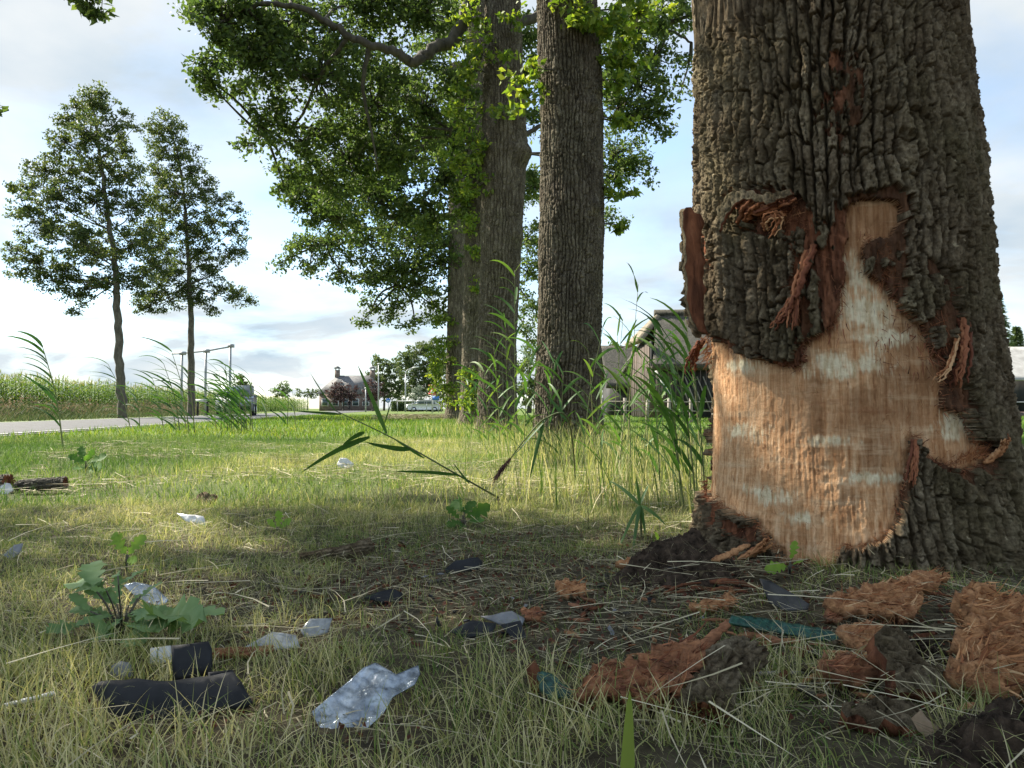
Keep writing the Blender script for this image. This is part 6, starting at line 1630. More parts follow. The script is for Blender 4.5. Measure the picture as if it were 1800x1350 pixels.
sprig('oak_sprig', 'broken oak sprig with broad lobed green leaves lying beside the black plastic', (215, 1095), Dq, SL, MS_D, r=.0014)
sb = gnd(225, 1010); Dq = float(sb[1])
sprig('oak_seedling', 'small seedling with two yellow-green lobed leaves in the grass', (222, 1005), Dq, [((222, 975), (200, 936), .02, 1.0), ((225, 975), (255, 940), .02, 1.0), ((222, 985), (240, 985), -.04, .8)], MS_L, nrm=(0, -1, .35))
sb = gnd(815, 930); Dq = float(sb[1])
sprig('leafy_weed', 'dark green leafy weed clump in the shaded grass', (815, 925), Dq, [((812, 905), (805, 868), .02, 1.1), ((808, 912), (785, 890), 0, .9), ((818, 910), (862, 888), .02, .9), ((812, 915), (785, 925), -.06, .9), ((820, 915), (850, 915), -.05, .9), ((815, 905), (835, 880), .05, 1.0), ((814, 918), (812, 940), -.1, .8), ((816, 900), (795, 880), .08, .9)], MS_G, nrm=(0, -.7, .7))
sb = gnd(490, 935); Dq = float(sb[1])
sprig('leafy_weed', 'single bright lobed leaf standing in the sunlit grass', (488, 932), Dq, [((488, 928), (490, 897), .02, 1.1), ((486, 930), (470, 912), 0, .8), ((490, 930), (512, 912), 0, .8)], MS_L, nrm=(0, -1, .3))
sb = gnd(1390, 1015); Dq = float(sb[1])
sprig('oak_shoot', 'tiny bright-green oak shoot at the stripped trunk foot', (1388, 1006), min(Dq, 1.86), [((1390, 985), (1398, 950), .0, .9), ((1385, 995), (1345, 1000), -.03, .8), ((1392, 992), (1412, 985), -.02, .8), ((1386, 998), (1362, 988), 0, .7)], MS_L, nrm=(0, -.8, .6))
sb = gnd(150, 835); Dq = float(sb[1])
sprig('leafy_weed', 'bushy leafy green weed growing in the verge towards the road', (150, 828), Dq, [((150, 815), (120, 800), 0, .9), ((150, 812), (140, 785), .05, .9), ((152, 812), (165, 790), 0, .9), ((154, 815), (188, 800), 0, .9), ((150, 820), (130, 825), -.1, .9), ((155, 820), (178, 822), -.1, .9), ((150, 810), (152, 800), -.05, .9)], MS_G, nrm=(0, -.7, .7))
sb = gnd(1160, 960); Dq = float(sb[1])
sprig('leafy_weed', 'small round green leaf beside the soil heap', (1160, 955), Dq, [((1158, 955), (1152, 935), 0, 1.1), ((1165, 958), (1190, 950), 0, .8)], MS_L, nrm=(0, -1, .3))

# ================================================================== wreckage and splinters
MAT['plastic_black'] = two('black_plastic', (0.010, 0.011, 0.013), (0.022, 0.023, 0.026), 30, .6, spec=.25, bump=.15, bdist=.002)
MAT['silver'] = two('mirror_backed_plastic', (0.14, 0.16, 0.18), (0.52, 0.57, 0.62), 34, .20, metal=.7, bump=.5, bdist=.004)
MAT['clear'] = two('dusty_clear_plastic', (0.17, 0.18, 0.185), (0.40, 0.415, 0.41), 45, .22, spec=.5, bump=.2, bdist=.002)
MAT['grey_plastic'] = two('grey_plastic', (0.13, 0.135, 0.145), (0.22, 0.225, 0.235), 25, .5)
MAT['white_plastic'] = two('white_plastic', (0.52, 0.52, 0.52), (0.72, 0.72, 0.71), 35, .4)
def glass_mat():
    m = M('green_safety_glass'); n = m.noise(120, 4, .6)
    m.color(m.ramp(n, [(.35, (.008, .030, .023)), (.65, (.032, .105, .074))])).set(rough=.28, spec=.35); m.b.inputs['Alpha'].default_value = 1.0; m.bump(n, .6, .002); return m.m
MAT['glass_green'] = glass_mat()
MAT['chunk'] = two('splintered_wood', (0.20, 0.075, 0.028), (0.62, 0.32, 0.14), 90, .88, (1, .22, 1), 1.0, .006, lo=.3, hi=.7)
MAT['chunk_red'] = two('red_splintered_wood', (0.14, 0.052, 0.024), (0.46, 0.205, 0.092), 80, .88, (.25, 1, 1), 1.0, .006, lo=.3, hi=.7)
FLAT = (0, -.12, 1)
def on(px_, py_, lift=0.0): p = gnd(px_, py_); return p + (0, 0, lift)
def sharddef(name, label, poly, c, nrm, thick, mat, hf=None, cat='debris', lift=.015, res=.008, js=.02, ja=.0008, s=0, group=None):
    o = slab(name, poly, on(*c, lift), nrm, thick, [mat] if not isinstance(mat, list) else mat, hf or rough(.002, .03, s), res, js, ja, s)
    return tag(o, label, cat, group)
# silver reflector pieces
o = sharddef('reflector_shard', 'large crumpled silver reflector shard lying on the grass', [(548, 1258), (640, 1178), (660, 1170), (696, 1190), (735, 1172), (738, 1188), (728, 1210), (690, 1228), (672, 1260), (640, 1290), (575, 1305)], (640, 1262), (.15, -.62, .75), .0025, MAT['silver'], lambda u, v: (.006 * np.abs(((u * .75 - v * .9) / .022) % 2 - 1) + .010 * np.abs(fbm(u / .035, v / .02, 0, 3, 501)) + .0015 * np.abs(fbm(u / .006, v / .006, 0, 2, 502)), 1 + 0 * u), lift=.022, res=.003, s=501)
mb = MB(); P = catmull([at(553, 1256, o.location[1] - .01), at(612, 1212, o.location[1] + .02), at(660, 1171, o.location[1] + .055)], 8); 
sharddef('reflector_shard', 'silver-white shard half under the oak sprig leaves', [(217, 1028), (238, 1024), (270, 1030), (297, 1055), (285, 1066), (260, 1062), (235, 1046)], (258, 1064), (.1, -.75, .65), .003, MAT['silver'], rough(.005, .02, 503), lift=.012, res=.005, s=503)
sharddef('reflector_shard', 'small whitish shard glinting in the sunlit grass', [(311, 902), (330, 905), (358, 908), (366, 928), (350, 922), (326, 916)], (340, 925), (.1, -.8, .6), .004, MAT['white_plastic'], rough(.004, .02, 505), lift=.01, res=.008, s=505)
sharddef('crumpled_wrapper', 'crumpled white scrap on the sunlit hay', [(592, 815), (598, 806), (610, 806), (624, 818), (618, 824), (596, 823)], (608, 826), (0, -.9, .5), .01, MAT['white_plastic'], rough(.012, .03, 507), lift=.005, res=.01, s=507)
sharddef('clear_shard', 'clear plastic shard with a sharp bent edge next to the black bumper strip', [(425, 1140), (478, 1112), (520, 1118), (528, 1138), (470, 1146)], (478, 1142), (0, -.55, .8), .003, MAT['clear'], rough(.004, .025, 509), lift=.014, res=.006, s=509)
sharddef('clear_shard', 'speckled square plastic shard standing on edge behind the clear shard', [(528, 1108), (545, 1088), (584, 1087), (576, 1112), (552, 1120), (535, 1122)], (555, 1120), (.1, -.85, .5), .003, MAT['clear'], rough(.002, .02, 511), lift=.004, res=.006, s=511)
sharddef('white_shard', 'flat white shard partly behind the upright black plastic tab', [(265, 1140), (300, 1135), (302, 1164), (264, 1167)], (283, 1168), (0, -.8, .55), .003, MAT['white_plastic'], lift=.003, s=513)
sharddef('grey_shard', 'grey shard with a drilled hole beside the black bumper strip', [(192, 1190), (197, 1170), (212, 1162), (230, 1165), (234, 1188), (218, 1195)], (212, 1198), (0, -.9, .4), .003, MAT['grey_plastic'], lift=.003, s=515)
sharddef('clear_shard', 'pale shards by the broken branch at the shaded verge edge', [(0, 848), (18, 850), (26, 862), (10, 870), (0, 868)], (12, 868), (0, -.8, .6), .004, MAT['white_plastic'], rough(.01, .03, 517), lift=.01, res=.012, s=517)
sharddef('grey_shard', 'flat grey shard in the straw beyond the seedling', [(5, 975), (25, 958), (40, 955), (38, 968), (20, 985)], (22, 985), (0, -.7, .7), .003, MAT['grey_plastic'], lift=.006, s=519)
sharddef('plastic_strip', 'thin white plastic strip lying in the grass by the bumper', [(8, 1238), (95, 1216), (97, 1221), (12, 1243)], (52, 1236), (0, -.5, .85), .004, MAT['white_plastic'], lift=.022, s=521)
# black bumper strip with its tab
bb = thing('bumper_piece', on(310, 1255), 'curved black plastic bumper piece with an upright square tab', 'debris')
slab('strip', [(163, 1208), (178, 1198), (240, 1192), (300, 1197), (370, 1188), (408, 1180), (425, 1200), (445, 1235), (430, 1245), (380, 1250), (320, 1270), (250, 1272), (200, 1262), (182, 1245)], on(305, 1258, .026), (.05, -.86, .5), .006, [MAT['plastic_black']], lambda u, v: (.25 * (u * u) * 1.0 - .9 * v * v * 6 + .0008 * fbm(u / .02, v / .02, 0, 3, 523), 1 + 0 * u), .007, .012, .0006, 523, parent=bb)
slab('tab', [(302, 1135), (366, 1127), (372, 1140), (374, 1185), (305, 1196)], on(338, 1215, .014), (.1, -.9, .35), .005, [MAT['plastic_black']], rough(.0012, .02, 525), .008, .02, .0004, 525, parent=bb)
slab('flange', [(366, 1182), (408, 1178), (432, 1215), (400, 1245), (372, 1235)], on(395, 1240, .026), (.55, -.7, .5), .004, [MAT['plastic_black']], rough(.001, .02, 527), .008, .02, .0004, 527, parent=bb)
sharddef('black_fragment', 'rectangular black plastic block in the shaded litter', [(783, 1003), (800, 988), (840, 982), (848, 990), (846, 1000), (800, 1008), (785, 1010)], (815, 1008), (0, -.6, .8), .012, MAT['plastic_black'], lift=.008, s=531)
sharddef('black_fragment', 'rounded black plastic fragment at the edge of the bare patch', [(640, 1052), (665, 1042), (690, 1036), (708, 1045), (705, 1058), (672, 1062)], (675, 1062), (0, -.7, .7), .010, MAT['plastic_black'], rough(.008, .03, 533), lift=.006, s=533)
for k, (poly, c, lab) in enumerate(([([(790, 1112), (830, 1090), (872, 1094), (868, 1112), (820, 1122)]), (830, 1118), 'layered dark plastic flake lying on the bare soil'], [([(845, 1085), (900, 1075), (922, 1088), (915, 1108), (880, 1098)]), (885, 1105), 'curled dark plastic flake with a glossy edge on the bare soil'], [([(880, 1098), (915, 1090), (925, 1120), (905, 1130)]), (905, 1128), 'short upright dark plastic flake beside the curled one'])):
    sharddef('plastic_flake', lab, poly, c, (.1 * (k - 1), -.6, .75), .003, MAT['grey_plastic'] if k == 1 else MAT['plastic_black'], rough(.007, .02, 540 + k), lift=.008, res=.006, s=540 + k)
sharddef('smoked_shard', 'dark see-through shard propped against the trunk foot', [(1335, 1018), (1352, 1020), (1395, 1045), (1422, 1062), (1420, 1074), (1380, 1075), (1352, 1060)], (1380, 1080), (-.2, -.75, .6), .004, two('smoked_plastic', (.020, .020, .020), (.065, .064, .062), 25, .4, spec=.25), rough(.003, .03, 551), lift=.012, res=.006, s=551)
# green safety glass
sharddef('glass_sheet', 'bent strip of crazed green safety glass among the wood chunks', [(1285, 1082), (1350, 1088), (1420, 1102), (1490, 1118), (1484, 1132), (1420, 1122), (1340, 1108), (1280, 1096)], (1390, 1122), (.05, -.55, .83), .005, MAT['glass_green'], rough(.004, .03, 553), lift=.022, res=.005, js=.006, ja=.001, s=553)
sharddef('glass_sheet', 'crazed green glass corner standing in the straw', [(946, 1182), (968, 1184), (1002, 1210), (1025, 1222), (1000, 1228), (972, 1232), (950, 1215)], (980, 1238), (.35, -.7, .6), .005, MAT['glass_green'], rough(.003, .02, 555), lift=.006, res=.005, js=.006, ja=.001, s=555)
sharddef('dark_stub', 'small dark stub of wood next to the green glass corner', [(925, 1172), (940, 1160), (950, 1180), (948, 1215), (938, 1222), (928, 1200)], (938, 1222), (0, -.9, .4), .012, MAT['inner'], rough(.004, .02, 557), lift=.002, s=557)

# wood chunks with torn fibre fringes
def fringe(o, poly, p0, nrm, n, L, Wd, mat, lo=.2, hi=1.0):
    P2, ex, ey, nz, p0 = px_plane(poly, p0, nrm); m = len(P2); c = P2.mean(0)
    P, D = [], []
    for i in range(m):
        a_, b_ = P2[i], P2[(i + 1) % m]
        for _ in range(max(2, int(n * np.linalg.norm(b_ - a_)))):
            q = a_ + (b_ - a_) * rng.uniform(); od = q - c; od = od / (np.linalg.norm(od) + 1e-6)
            q = q - od * rng.uniform(0, .012)
            P.append(p0 + ex * q[0] + ey * q[1] + nz * rng.normal() * .007)
            D.append(ex * od[0] + ey * od[1] + rng.normal(size=3) * .5)
    P = np.array(P); N = len(P)
    V, F, k = ribbons(P, norm(D), rng.normal(size=(N, 3)) * .35, rng.uniform(.4, 1.3, N) * L, rng.uniform(.5, 1.4, N) * Wd, None, 3)
    f = mesh_obj('fibre_fringe', V, F, mat, o, {'rnd': np.repeat(rng.uniform(lo, hi, N), k)}); f['kind'] = 'stuff'
def torn(amp, sc, s):
    def f(u, v):
        g = 1 - 2.2 * np.abs(fbm(u / sc, v / (sc * .45), 0, 4, s, .6))
        return amp * 1.3 * g + .5 * amp * fbm(u / (sc * .3), v / (sc * .2), 0, 3, s + 2), 1 + .6 * fbm(u / sc + 5, v / sc, 0, 3, s + 3)
    return f
def bark_relief(s):
    def f(u, v):
        h, _ = bark_height(u * .8 + v * .6, v * .8 - u * .6, s, .016, .05)
        return .017 * (h - .5) + 7.0 * -(u * u) * .5 + .004 * fbm(u / .03, v / .03, 0, 3, s), 1 + .5 * (h - .5)
    return f
def chunk(name, label, poly, c, nrm, thick, mats, s, lift=.02, amp=.008, sc=.02, fr=900, fL=.014, fm=None, curl=0.0, group=None, cat='wood chunk', cdir=(0, 1)):
    p0 = on(*c, lift); o = slab(name, poly, p0, nrm, thick, mats, bark_relief(s) if mats is BK else torn(amp, sc, s), .0035 if mats is BK else .0045, .007, .003 if mats is BK else .0055, s)
    tag(o, label, cat, group)
    if fr:
        fringe(o, poly, p0, nrm, fr, fL, .0016, fm or MAT['fibre'])
        P2, ex, ey, nz, q0 = px_plane(poly, p0, nrm); lo_, hi_ = P2.min(0), P2.max(0); n_ = int(26000 * (hi_[0] - lo_[0]) * (hi_[1] - lo_[1]))
        u = rng.uniform(lo_[0], hi_[0], n_); v = rng.uniform(lo_[1], hi_[1], n_); k_ = sdf([tuple(q) for q in P2], u, v) > 0; u, v = u[k_], v[k_]; n_ = len(u)
        hh, tt = torn(amp, sc, s)(u, v); g = rng.uniform(0, 6.28) * 0 + .5 * fbm(u / .05, v / .05, 0, 2, s + 5) * 3
        P = q0 + np.outer(u, ex) + np.outer(v, ey) + np.outer(hh + thick * tt / 2 - .001, nz)
        D = np.outer(np.cos(g), ex) + np.outer(np.sin(g), ey) + np.outer(np.abs(rng.normal(size=n_)) * .35, nz) + rng.normal(size=(n_, 3)) * .25
        V, F, k = ribbons(P, norm(D), rng.normal(size=(n_, 3)) * .4, rng.uniform(.006, .034, n_), rng.uniform(.0010, .0042, n_), None, 2)
        f = mesh_obj('surface_fibres', V, F, fm or (MAT['fibre_red'] if mats is CR else MAT['fibre']), o, {'rnd': np.repeat(np.clip(.55 + .5 * fbm(u / .02, v / .02, 0, 3, s + 7) + rng.normal(size=n_) * .28, 0, 1), k)}); f['kind'] = 'stuff'
    return o
CH = [MAT['chunk'], MAT['chunk'], MAT['chunk']]; CR = [MAT['chunk_red'], MAT['chunk_red'], MAT['chunk_red']]; BK = [MAT['bark'], MAT['inner'], MAT['inner']]
chunk('wood_chunk', 'jagged orange wood chunk pointing sideways below the trunk', [(1446, 1062), (1480, 1048), (1540, 1035), (1600, 1012), (1655, 1014), (1650, 1032), (1605, 1050), (1612, 1075), (1580, 1098), (1540, 1085), (1505, 1082), (1470, 1078)], (1545, 1098), (0, -.62, .78), .020, CH, 601, .036)
chunk('wood_chunk', 'biggest slab of rust-orange splintered wood', [(1672, 1062), (1700, 1048), (1742, 1048), (1800, 1075), (1850, 1100), (1850, 1250), (1790, 1225), (1760, 1240), (1720, 1228), (1660, 1215), (1648, 1200), (1690, 1165), (1678, 1130), (1700, 1108)], (1760, 1225), (-.15, -.60, .78), .035, CH, 603, .045, .016, .03)
chunk('wood_chunk', 'shaggy orange lump of wood fibre beside the fallen bark slab', [(1440, 1170), (1470, 1158), (1500, 1165), (1530, 1180), (1545, 1195), (1520, 1212), (1470, 1208), (1445, 1198)], (1495, 1212), (0, -.6, .8), .025, CR, 605, .016, .010)
chunk('wood_chunk', 'small orange splintered block by the end of the green glass', [(1470, 1106), (1500, 1100), (1545, 1108), (1562, 1125), (1530, 1145), (1495, 1140), (1482, 1122)], (1515, 1146), (0, -.6, .8), .018, CH, 607, .02, .006)
chunk('wood_chunk', 'small reddish brick-shaped piece of wood', [(1448, 1080), (1478, 1076), (1488, 1088), (1470, 1097), (1450, 1094)], (1468, 1100), (0, -.6, .8), .016, CR, 609, .015, .003, .02, 500, .006)
chunk('wood_chunk', 'flat flake of orange wood on the bare soil patch', [(975, 1030), (1000, 1022), (1030, 1035), (1022, 1050), (985, 1050)], (1002, 1052), (0, -.55, .83), .010, CH, 611, .012, .005, .02, 700, .008)
chunk('wood_chunk', 'reddish flake of wood next to the dark plastic flakes', [(915, 1075), (940, 1072), (960, 1080), (950, 1095), (925, 1092)], (938, 1097), (0, -.6, .8), .010, CR, 613, .010, .005, .02, 700, .008)
chunk('wood_chunk', 'short pale rolled stick of wood fibre beside the soil heap', [(1092, 988), (1125, 985), (1150, 986), (1148, 997), (1120, 1001), (1095, 998)], (1120, 1003), (0, -.6, .8), .016, CH, 615, .010, .003, .02, 600, .006)
chunk('wood_chunk', 'torn orange shreds at the near side of the soil heap', [(1210, 1068), (1240, 1060), (1290, 1046), (1288, 1070), (1250, 1078), (1220, 1078)], (1252, 1082), (0, -.6, .8), .014, CH, 617, .012, .007, .02, 900, .012)
# red-brown splintered pile left of the bark log
chunk('bark_splinters', 'flattened pile of red-brown inner bark splinters', [(1010, 1238), (1060, 1200), (1120, 1178), (1180, 1150), (1225, 1140), (1240, 1165), (1205, 1200), (1200, 1240), (1140, 1245), (1080, 1240)], (1130, 1248), (-.1, -.5, .85), .022, CR, 621, .014, .014, .03, 900, .025, MAT['fibre_red'])
chunk('bark_splinters', 'smaller ragged tuft of red splinters uphill of the bark log', [(1040, 1180), (1070, 1168), (1098, 1180), (1080, 1200), (1045, 1198)], (1068, 1202), (0, -.6, .8), .012, CR, 623, .010, .008, .02, 900, .012, MAT['fibre_red'])
# two crossed splinters
def splinter(name, label, pts, w, t, mat, D, group=None, cat='splinter'):
    C = catmull([at(x, y, D + dd) for x, y, dd in pts], 8); n = len(C); T = norm(np.gradient(C, axis=0)); sd_ = norm(np.cross(T, np.array([0, -.7, .7]))); up = np.cross(sd_, T)
    ww = w * .5 * np.minimum(1, .55 + 2 * np.linspace(0, 1, n)) * np.minimum(1, .35 + 2.2 * (1 - np.linspace(0, 1, n))) * (1 + .2 * rng.normal(size=n)); ring = []
    for a_, b_ in ((-1, -.5), (-.8, .6), (0, .9), (.9, .5), (1, -.6)): ring.append(C + sd_ * (ww * a_)[:, None] + up * (t * b_ * .5 * (1 + .25 * rng.normal(size=n)))[:, None])
    V = np.stack(ring, 1).reshape(-1, 3); F = [[i * 5 + j, i * 5 + (j + 1) % 5, (i + 1) * 5 + (j + 1) % 5, (i + 1) * 5 + j] for i in range(n - 1) for j in range(5)]
    o = mesh_obj(name, V, [np.array(F), np.array([[4, 3, 2, 1, 0], [(n - 1) * 5 + q for q in range(5)]])], mat); return tag(o, label, cat, group)
Ds_ = float(gnd(1235, 1195)[1])
splinter('wood_splinter', 'upright-leaning red splinter crossing another over the bark log', [(1280, 1095, .02), (1245, 1128, .01), (1215, 1165, .0), (1165, 1190, -.02)], .020, .010, MAT['chunk_red'], Ds_)
splinter('wood_splinter', 'second red splinter crossed under the leaning one', [(1192, 1138, .01), (1210, 1150, -.005), (1222, 1168, -.01), (1228, 1186, -.02)], .016, .008, MAT['chunk_red'], Ds_ - .02)
splinter('wood_splinter', 'curved tan splinter arching over the bark log', [(1255, 1142, .02), (1290, 1150, 0), (1320, 1165, -.02), (1335, 1180, -.03)], .008, .005, MAT['chunk'], Ds_)
splinter('wood_splinter', 'long thin pale stick lying across the green grass patch', [(1282, 1184, 0), (1350, 1183, 0), (1430, 1182, 0)], .006, .005, MAT['post_wood'], float(gnd(1350, 1192)[1]))
splinter('wood_splinter', 'curled wood shaving sticking out of the hollow by the trunk', [(1250, 985, .0), (1280, 975, .01), (1305, 962, .02), (1318, 958, .03)], .016, .008, MAT['chunk'], 1.80)
# bark pieces
def bark_log(name, label, pts, r, D, s, flat=.75, ends=True, mat=None):
    C = catmull([at(x, y, D + dd) for x, y, dd in pts], 26); n = len(C); k = 56
    T = norm(np.gradient(C, axis=0)); A = norm(np.cross(T, np.array([0, 0, 1.0]))); B_ = np.cross(A, T)
    an = np.arange(k) * 2 * math.pi / k; al = np.linspace(0, 1, n) * np.linalg.norm(C[-1] - C[0])
    AN, AL = np.meshgrid(an * r, al); h, _ = bark_height(AN * 1.0, AL, s, .013, .04, .006)
    R_ = r * (.68 + .62 * h + .10 * fbm(AN / r * .8, AL / r, 0, 2, s + 1))
    V = (C[:, None] + R_[..., None] * (np.cos(an)[None, :, None] * A[:, None] + flat * np.sin(an)[None, :, None] * B_[:, None])).reshape(-1, 3)
    i, j = np.meshgrid(np.arange(n - 1), np.arange(k), indexing='ij'); F = np.stack([(i * k + j).ravel(), (i * k + (j + 1) % k).ravel(), ((i + 1) * k + (j + 1) % k).ravel(), ((i + 1) * k + j).ravel()], -1)
    o = thing(name, np.array([C[:, 0].mean(), C[:, 1].mean(), V[:, 2].min()]), label, 'bark')
    mesh_obj('bark', V, F, mat or MAT['bark'], o, smooth=True)
    for e, sg in ((0, 1), (n - 1, -1)):
        rg_ = V.reshape(n, k, 3)[e]; cc_ = rg_.mean(0); rows = [rg_]
        for q in (.7, .35): rows.append(cc_ + (rg_ - cc_) * q + T[e] * sg * r * .25 * (1 - q) + rng.normal(size=rg_.shape) * r * .06)
        Vv = np.vstack(rows + [cc_[None] + T[e] * sg * r * .2]); Fv = [np.array([[a_ * k + b_, a_ * k + (b_ + 1) % k, (a_ + 1) * k + (b_ + 1) % k, (a_ + 1) * k + b_] for a_ in range(2) for b_ in range(k)]), np.array([[2 * k + b_, 2 * k + (b_ + 1) % k, 3 * k] for b_ in range(k)])]
        mesh_obj('broken_end', Vv, Fv, MAT['inner'], o, {'dark': np.zeros(len(Vv))})
    return o
bark_log('bark_log', 'stubby bark-covered log end lying on the grass below the splinters', [(1310, 1148, .10), (1278, 1168, .05), (1255, 1200, .0), (1240, 1240, -.05), (1236, 1262, -.07)], .031, float(gnd(1255, 1275)[1]) + .06, 701)
chunk('bark_slab', 'thick grey bark slab curving away from an orange broken edge', [(1528, 1128), (1558, 1112), (1585, 1128), (1610, 1160), (1650, 1185), (1668, 1210), (1650, 1235), (1610, 1225), (1570, 1222), (1556, 1180), (1535, 1155)], (1605, 1240), (.15, -.65, .75), .028, BK, 631, .03, .008, .018, 0, cat='bark')
chunk('bark_slab', 'low lichen-grey bark slab half sunk in the soil at the grass edge', [(1480, 1242), (1560, 1235), (1620, 1252), (1660, 1270), (1620, 1292), (1540, 1285), (1490, 1265)], (1570, 1292), (0, -.4, .9), .02, BK, 633, .004, .008, .02, 0, cat='bark')
bark_log('fallen_branch', 'broken branch with a torn orange end lying across the verge', [(528, 985, .0), (570, 978, .02), (620, 968, .05), (652, 958, .08)], .024, float(gnd(590, 990)[1]), 711)
bark_log('fallen_branch', 'dark broken branch at the shaded verge near the tall reed', [(32, 856, .0), (60, 852, .0), (95, 850, .02), (116, 848, .03)], .035, float(gnd(75, 868)[1]), 713, mat=MAT['branch'])
bark_log('fallen_branch', 'short dark branch stub beside the pale shards', [(-22, 852, 0), (-5, 850, 0), (16, 846, 0)], .045, float(gnd(0, 866)[1]), 715, mat=MAT['branch'])
bark_log('fallen_branch', 'thin red-brown branch lying behind the black bumper tab', [(372, 1150, 0), (410, 1147, 0), (450, 1146, .01), (480, 1144, .02)], .010, float(gnd(430, 1158)[1]), 717, mat=MAT['chunk_red'])
chunk('bark_slab', 'small dark curl of bark lying in the sunlit grass', [(335, 878), (358, 868), (382, 872), (375, 882), (345, 885)], (358, 888), (0, -.6, .8), .018, BK, 637, .01, .01, .03, 0, cat='bark')
sharddef('dry_leaf', 'curled brown dead leaf by the sunken bark slab', [(1602, 1262), (1618, 1248), (1632, 1262), (1652, 1282), (1630, 1298), (1612, 1285)], (1628, 1300), (0, -.8, .55), .001, two('dead_leaf', (.17, .11, .06), (.33, .24, .15), 30, .8), rough(.006, .02, 641), 'leaf', .006, .005, .01, .002, 641)
GL = 'long torn wood splinters around the broken chunks'
for k in range(44):
    cx_, cy_, sx_, sy_ = [(1120, 1190, 90, 40), (1300, 1130, 110, 35), (1560, 1110, 120, 45), (1480, 1190, 90, 30), (1700, 1180, 90, 50), (1250, 1040, 70, 25)][k % 6]
    px_, py_ = cx_ + rng.normal() * sx_ * .6, min(cy_ + rng.normal() * sy_ * .6, 1300); p = gnd(px_, py_)
    if math.hypot(p[0] - T1C[0], p[1] - T1C[1]) < .47: continue
    an = rng.uniform(-.9, .9); L_ = rng.uniform(35, 95); dx_, dy_ = math.cos(an) * L_ / 2, math.sin(an) * L_ * .35
    z0 = rng.uniform(4, 14)
    splinter('wood_splinter', 'long torn reddish wood splinter lying around the broken chunks', [(px_ - dx_, py_ + dy_ - z0, 0), (px_, py_ - z0 - 2 - rng.uniform(0, 6), 0), (px_ + dx_, py_ - dy_ - z0, 0)], rng.uniform(.005, .016), rng.uniform(.003, .007), [MAT['chunk'], MAT['chunk_red'], MAT['inner']][k % 3], float(p[1]), GL)
x = rng.uniform(.25, .95, 240); y = rng.uniform(.95, 1.75, 240); k_ = outside_trunk(x, y, .5); x, y = x[k_], y[k_]; N = len(x)
litter('straw_over_wood', x, y, rng.uniform(0.06, 0.20, N), rng.uniform(0.0016, 0.003, N), 0.75 + rng.normal(size=N) * 0.18, MAT['straw'], 'pale straws thrown over the broken wood and bark', 0.085)
# small dark bits, each one its own
def bit(name, p, L_, w_, t_, mat, label, cat, group):
    az = rng.uniform(0, 6.28); ex = np.array([math.cos(az), math.sin(az), rng.normal() * .25]); ey = np.array([-math.sin(az), math.cos(az), rng.normal() * .5]); ez = np.cross(ex, ey); n = 6
    an = np.sort(rng.uniform(0, 6.28, n)); rr = rng.uniform(.6, 1.1, n)
    V = np.array([p + ex * math.cos(q) * r_ * L_ * .5 + ey * math.sin(q) * r_ * w_ * .5 + ez * (s_ * t_ + rng.normal() * t_ * .4) for s_ in (-.5, .5) for q, r_ in zip(an, rr)])
    F = [[i, (i + 1) % n, n + (i + 1) % n, n + i] for i in range(n)]
    return tag(mesh_obj(name, V, [np.array(F), np.array([list(range(n))[::-1], [n + i for i in range(n)]])], mat), label, cat, group)
for k in range(34):
    c = [(850, 1090, 120, 35), (430, 1090, 150, 30), (720, 1040, 120, 30), (1150, 1080, 150, 40)][k % 4]
    p = gnd(c[0] + rng.normal() * c[2] * .6, c[1] + rng.normal() * c[3] * .6) + (0, 0, .008)
    bit('plastic_bit', p, rng.uniform(.010, .03), rng.uniform(.006, .018), .002, MAT['plastic_black'] if k % 3 else MAT['grey_plastic'], 'tiny dark plastic fragment scattered in the trampled litter', 'debris', 'tiny dark plastic fragments')
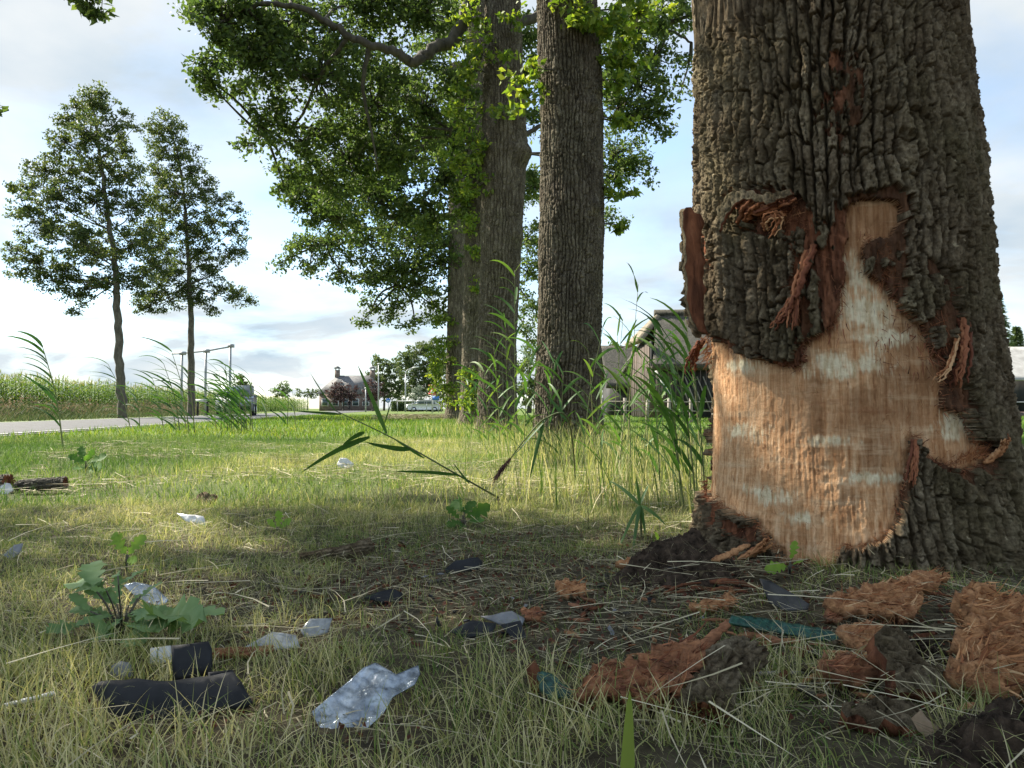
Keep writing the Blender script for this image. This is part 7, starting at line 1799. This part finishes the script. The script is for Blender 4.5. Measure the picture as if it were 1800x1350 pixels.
for k in range(90):
    c = [(1080, 1090, 120, 45), (1350, 1190, 150, 40), (1200, 1020, 90, 30), (560, 1040, 160, 40), (1560, 1150, 150, 50)][k % 5]
    p = gnd(c[0] + rng.normal() * c[2] * .7, c[1] + rng.normal() * c[3] * .6)
    if math.hypot(p[0] - T1C[0], p[1] - T1C[1]) < .46: continue
    bit('bark_bit', p + (0, 0, .008), rng.uniform(.015, .045), rng.uniform(.010, .022), .006, [MAT['bark'], MAT['inner'], MAT['branch']][k % 3], 'small crumbled piece of bark lying in the litter', 'bark', 'small crumbled pieces of bark')
# scattered splinters, each one its own
GS = 'small orange wood splinters strewn over soil and grass'
pos_px = [(1010, 1070), (1045, 1062), (975, 1095), (1080, 1090), (1120, 1110), (1005, 1120), (1060, 1130), (1140, 1060), (1165, 1085), (1100, 1040), (1030, 1045), (1190, 1105), (1310, 1130), (1350, 1140), (1400, 1150), (1440, 1140), (1330, 1210), (1390, 1215), (1440, 1230), (1520, 1230), (1660, 1100), (1650, 1050), (1700, 1250), (1740, 1270), (1120, 950), (1090, 960), (1330, 1085), (1260, 1100), (960, 1060), (1075, 1010), (1020, 1095), (1110, 1140), (1150, 1130), (1460, 1215), (1580, 1240)]
for k, (px_, py_) in enumerate(pos_px):
    p = gnd(px_, py_) + (0, 0, .006); L_ = rng.uniform(.012, .035); w_ = L_ * rng.uniform(.2, .45)
    az = rng.uniform(0, 6.28); ex = np.array([math.cos(az), math.sin(az), rng.normal() * .2]); ey = np.array([-math.sin(az), math.cos(az), rng.normal() * .3]); ez = np.cross(ex, ey)
    prof_ = [(-.5, -.3), (-.55, .25), (-.2, .5), (.2, .35), (.55, .1), (.45, -.25), (.05, -.5)]
    V = np.array([p + ex * a_ * L_ + ey * b_ * w_ + ez * (t_ * w_ * .35 + rng.normal() * .001) for t_ in (-.5, .5) for a_, b_ in prof_]); n = 7
    F = [[i, (i + 1) % n, n + (i + 1) % n, n + i] for i in range(n)]
    o = mesh_obj('wood_splinter', V, [np.array(F), np.array([list(range(n))[::-1], [n + i for i in range(n)]])], MAT['chunk'] if k % 3 else MAT['chunk_red'])
    tag(o, 'tiny orange wood splinter strewn around the foot of the damaged oak', 'splinter', GS)
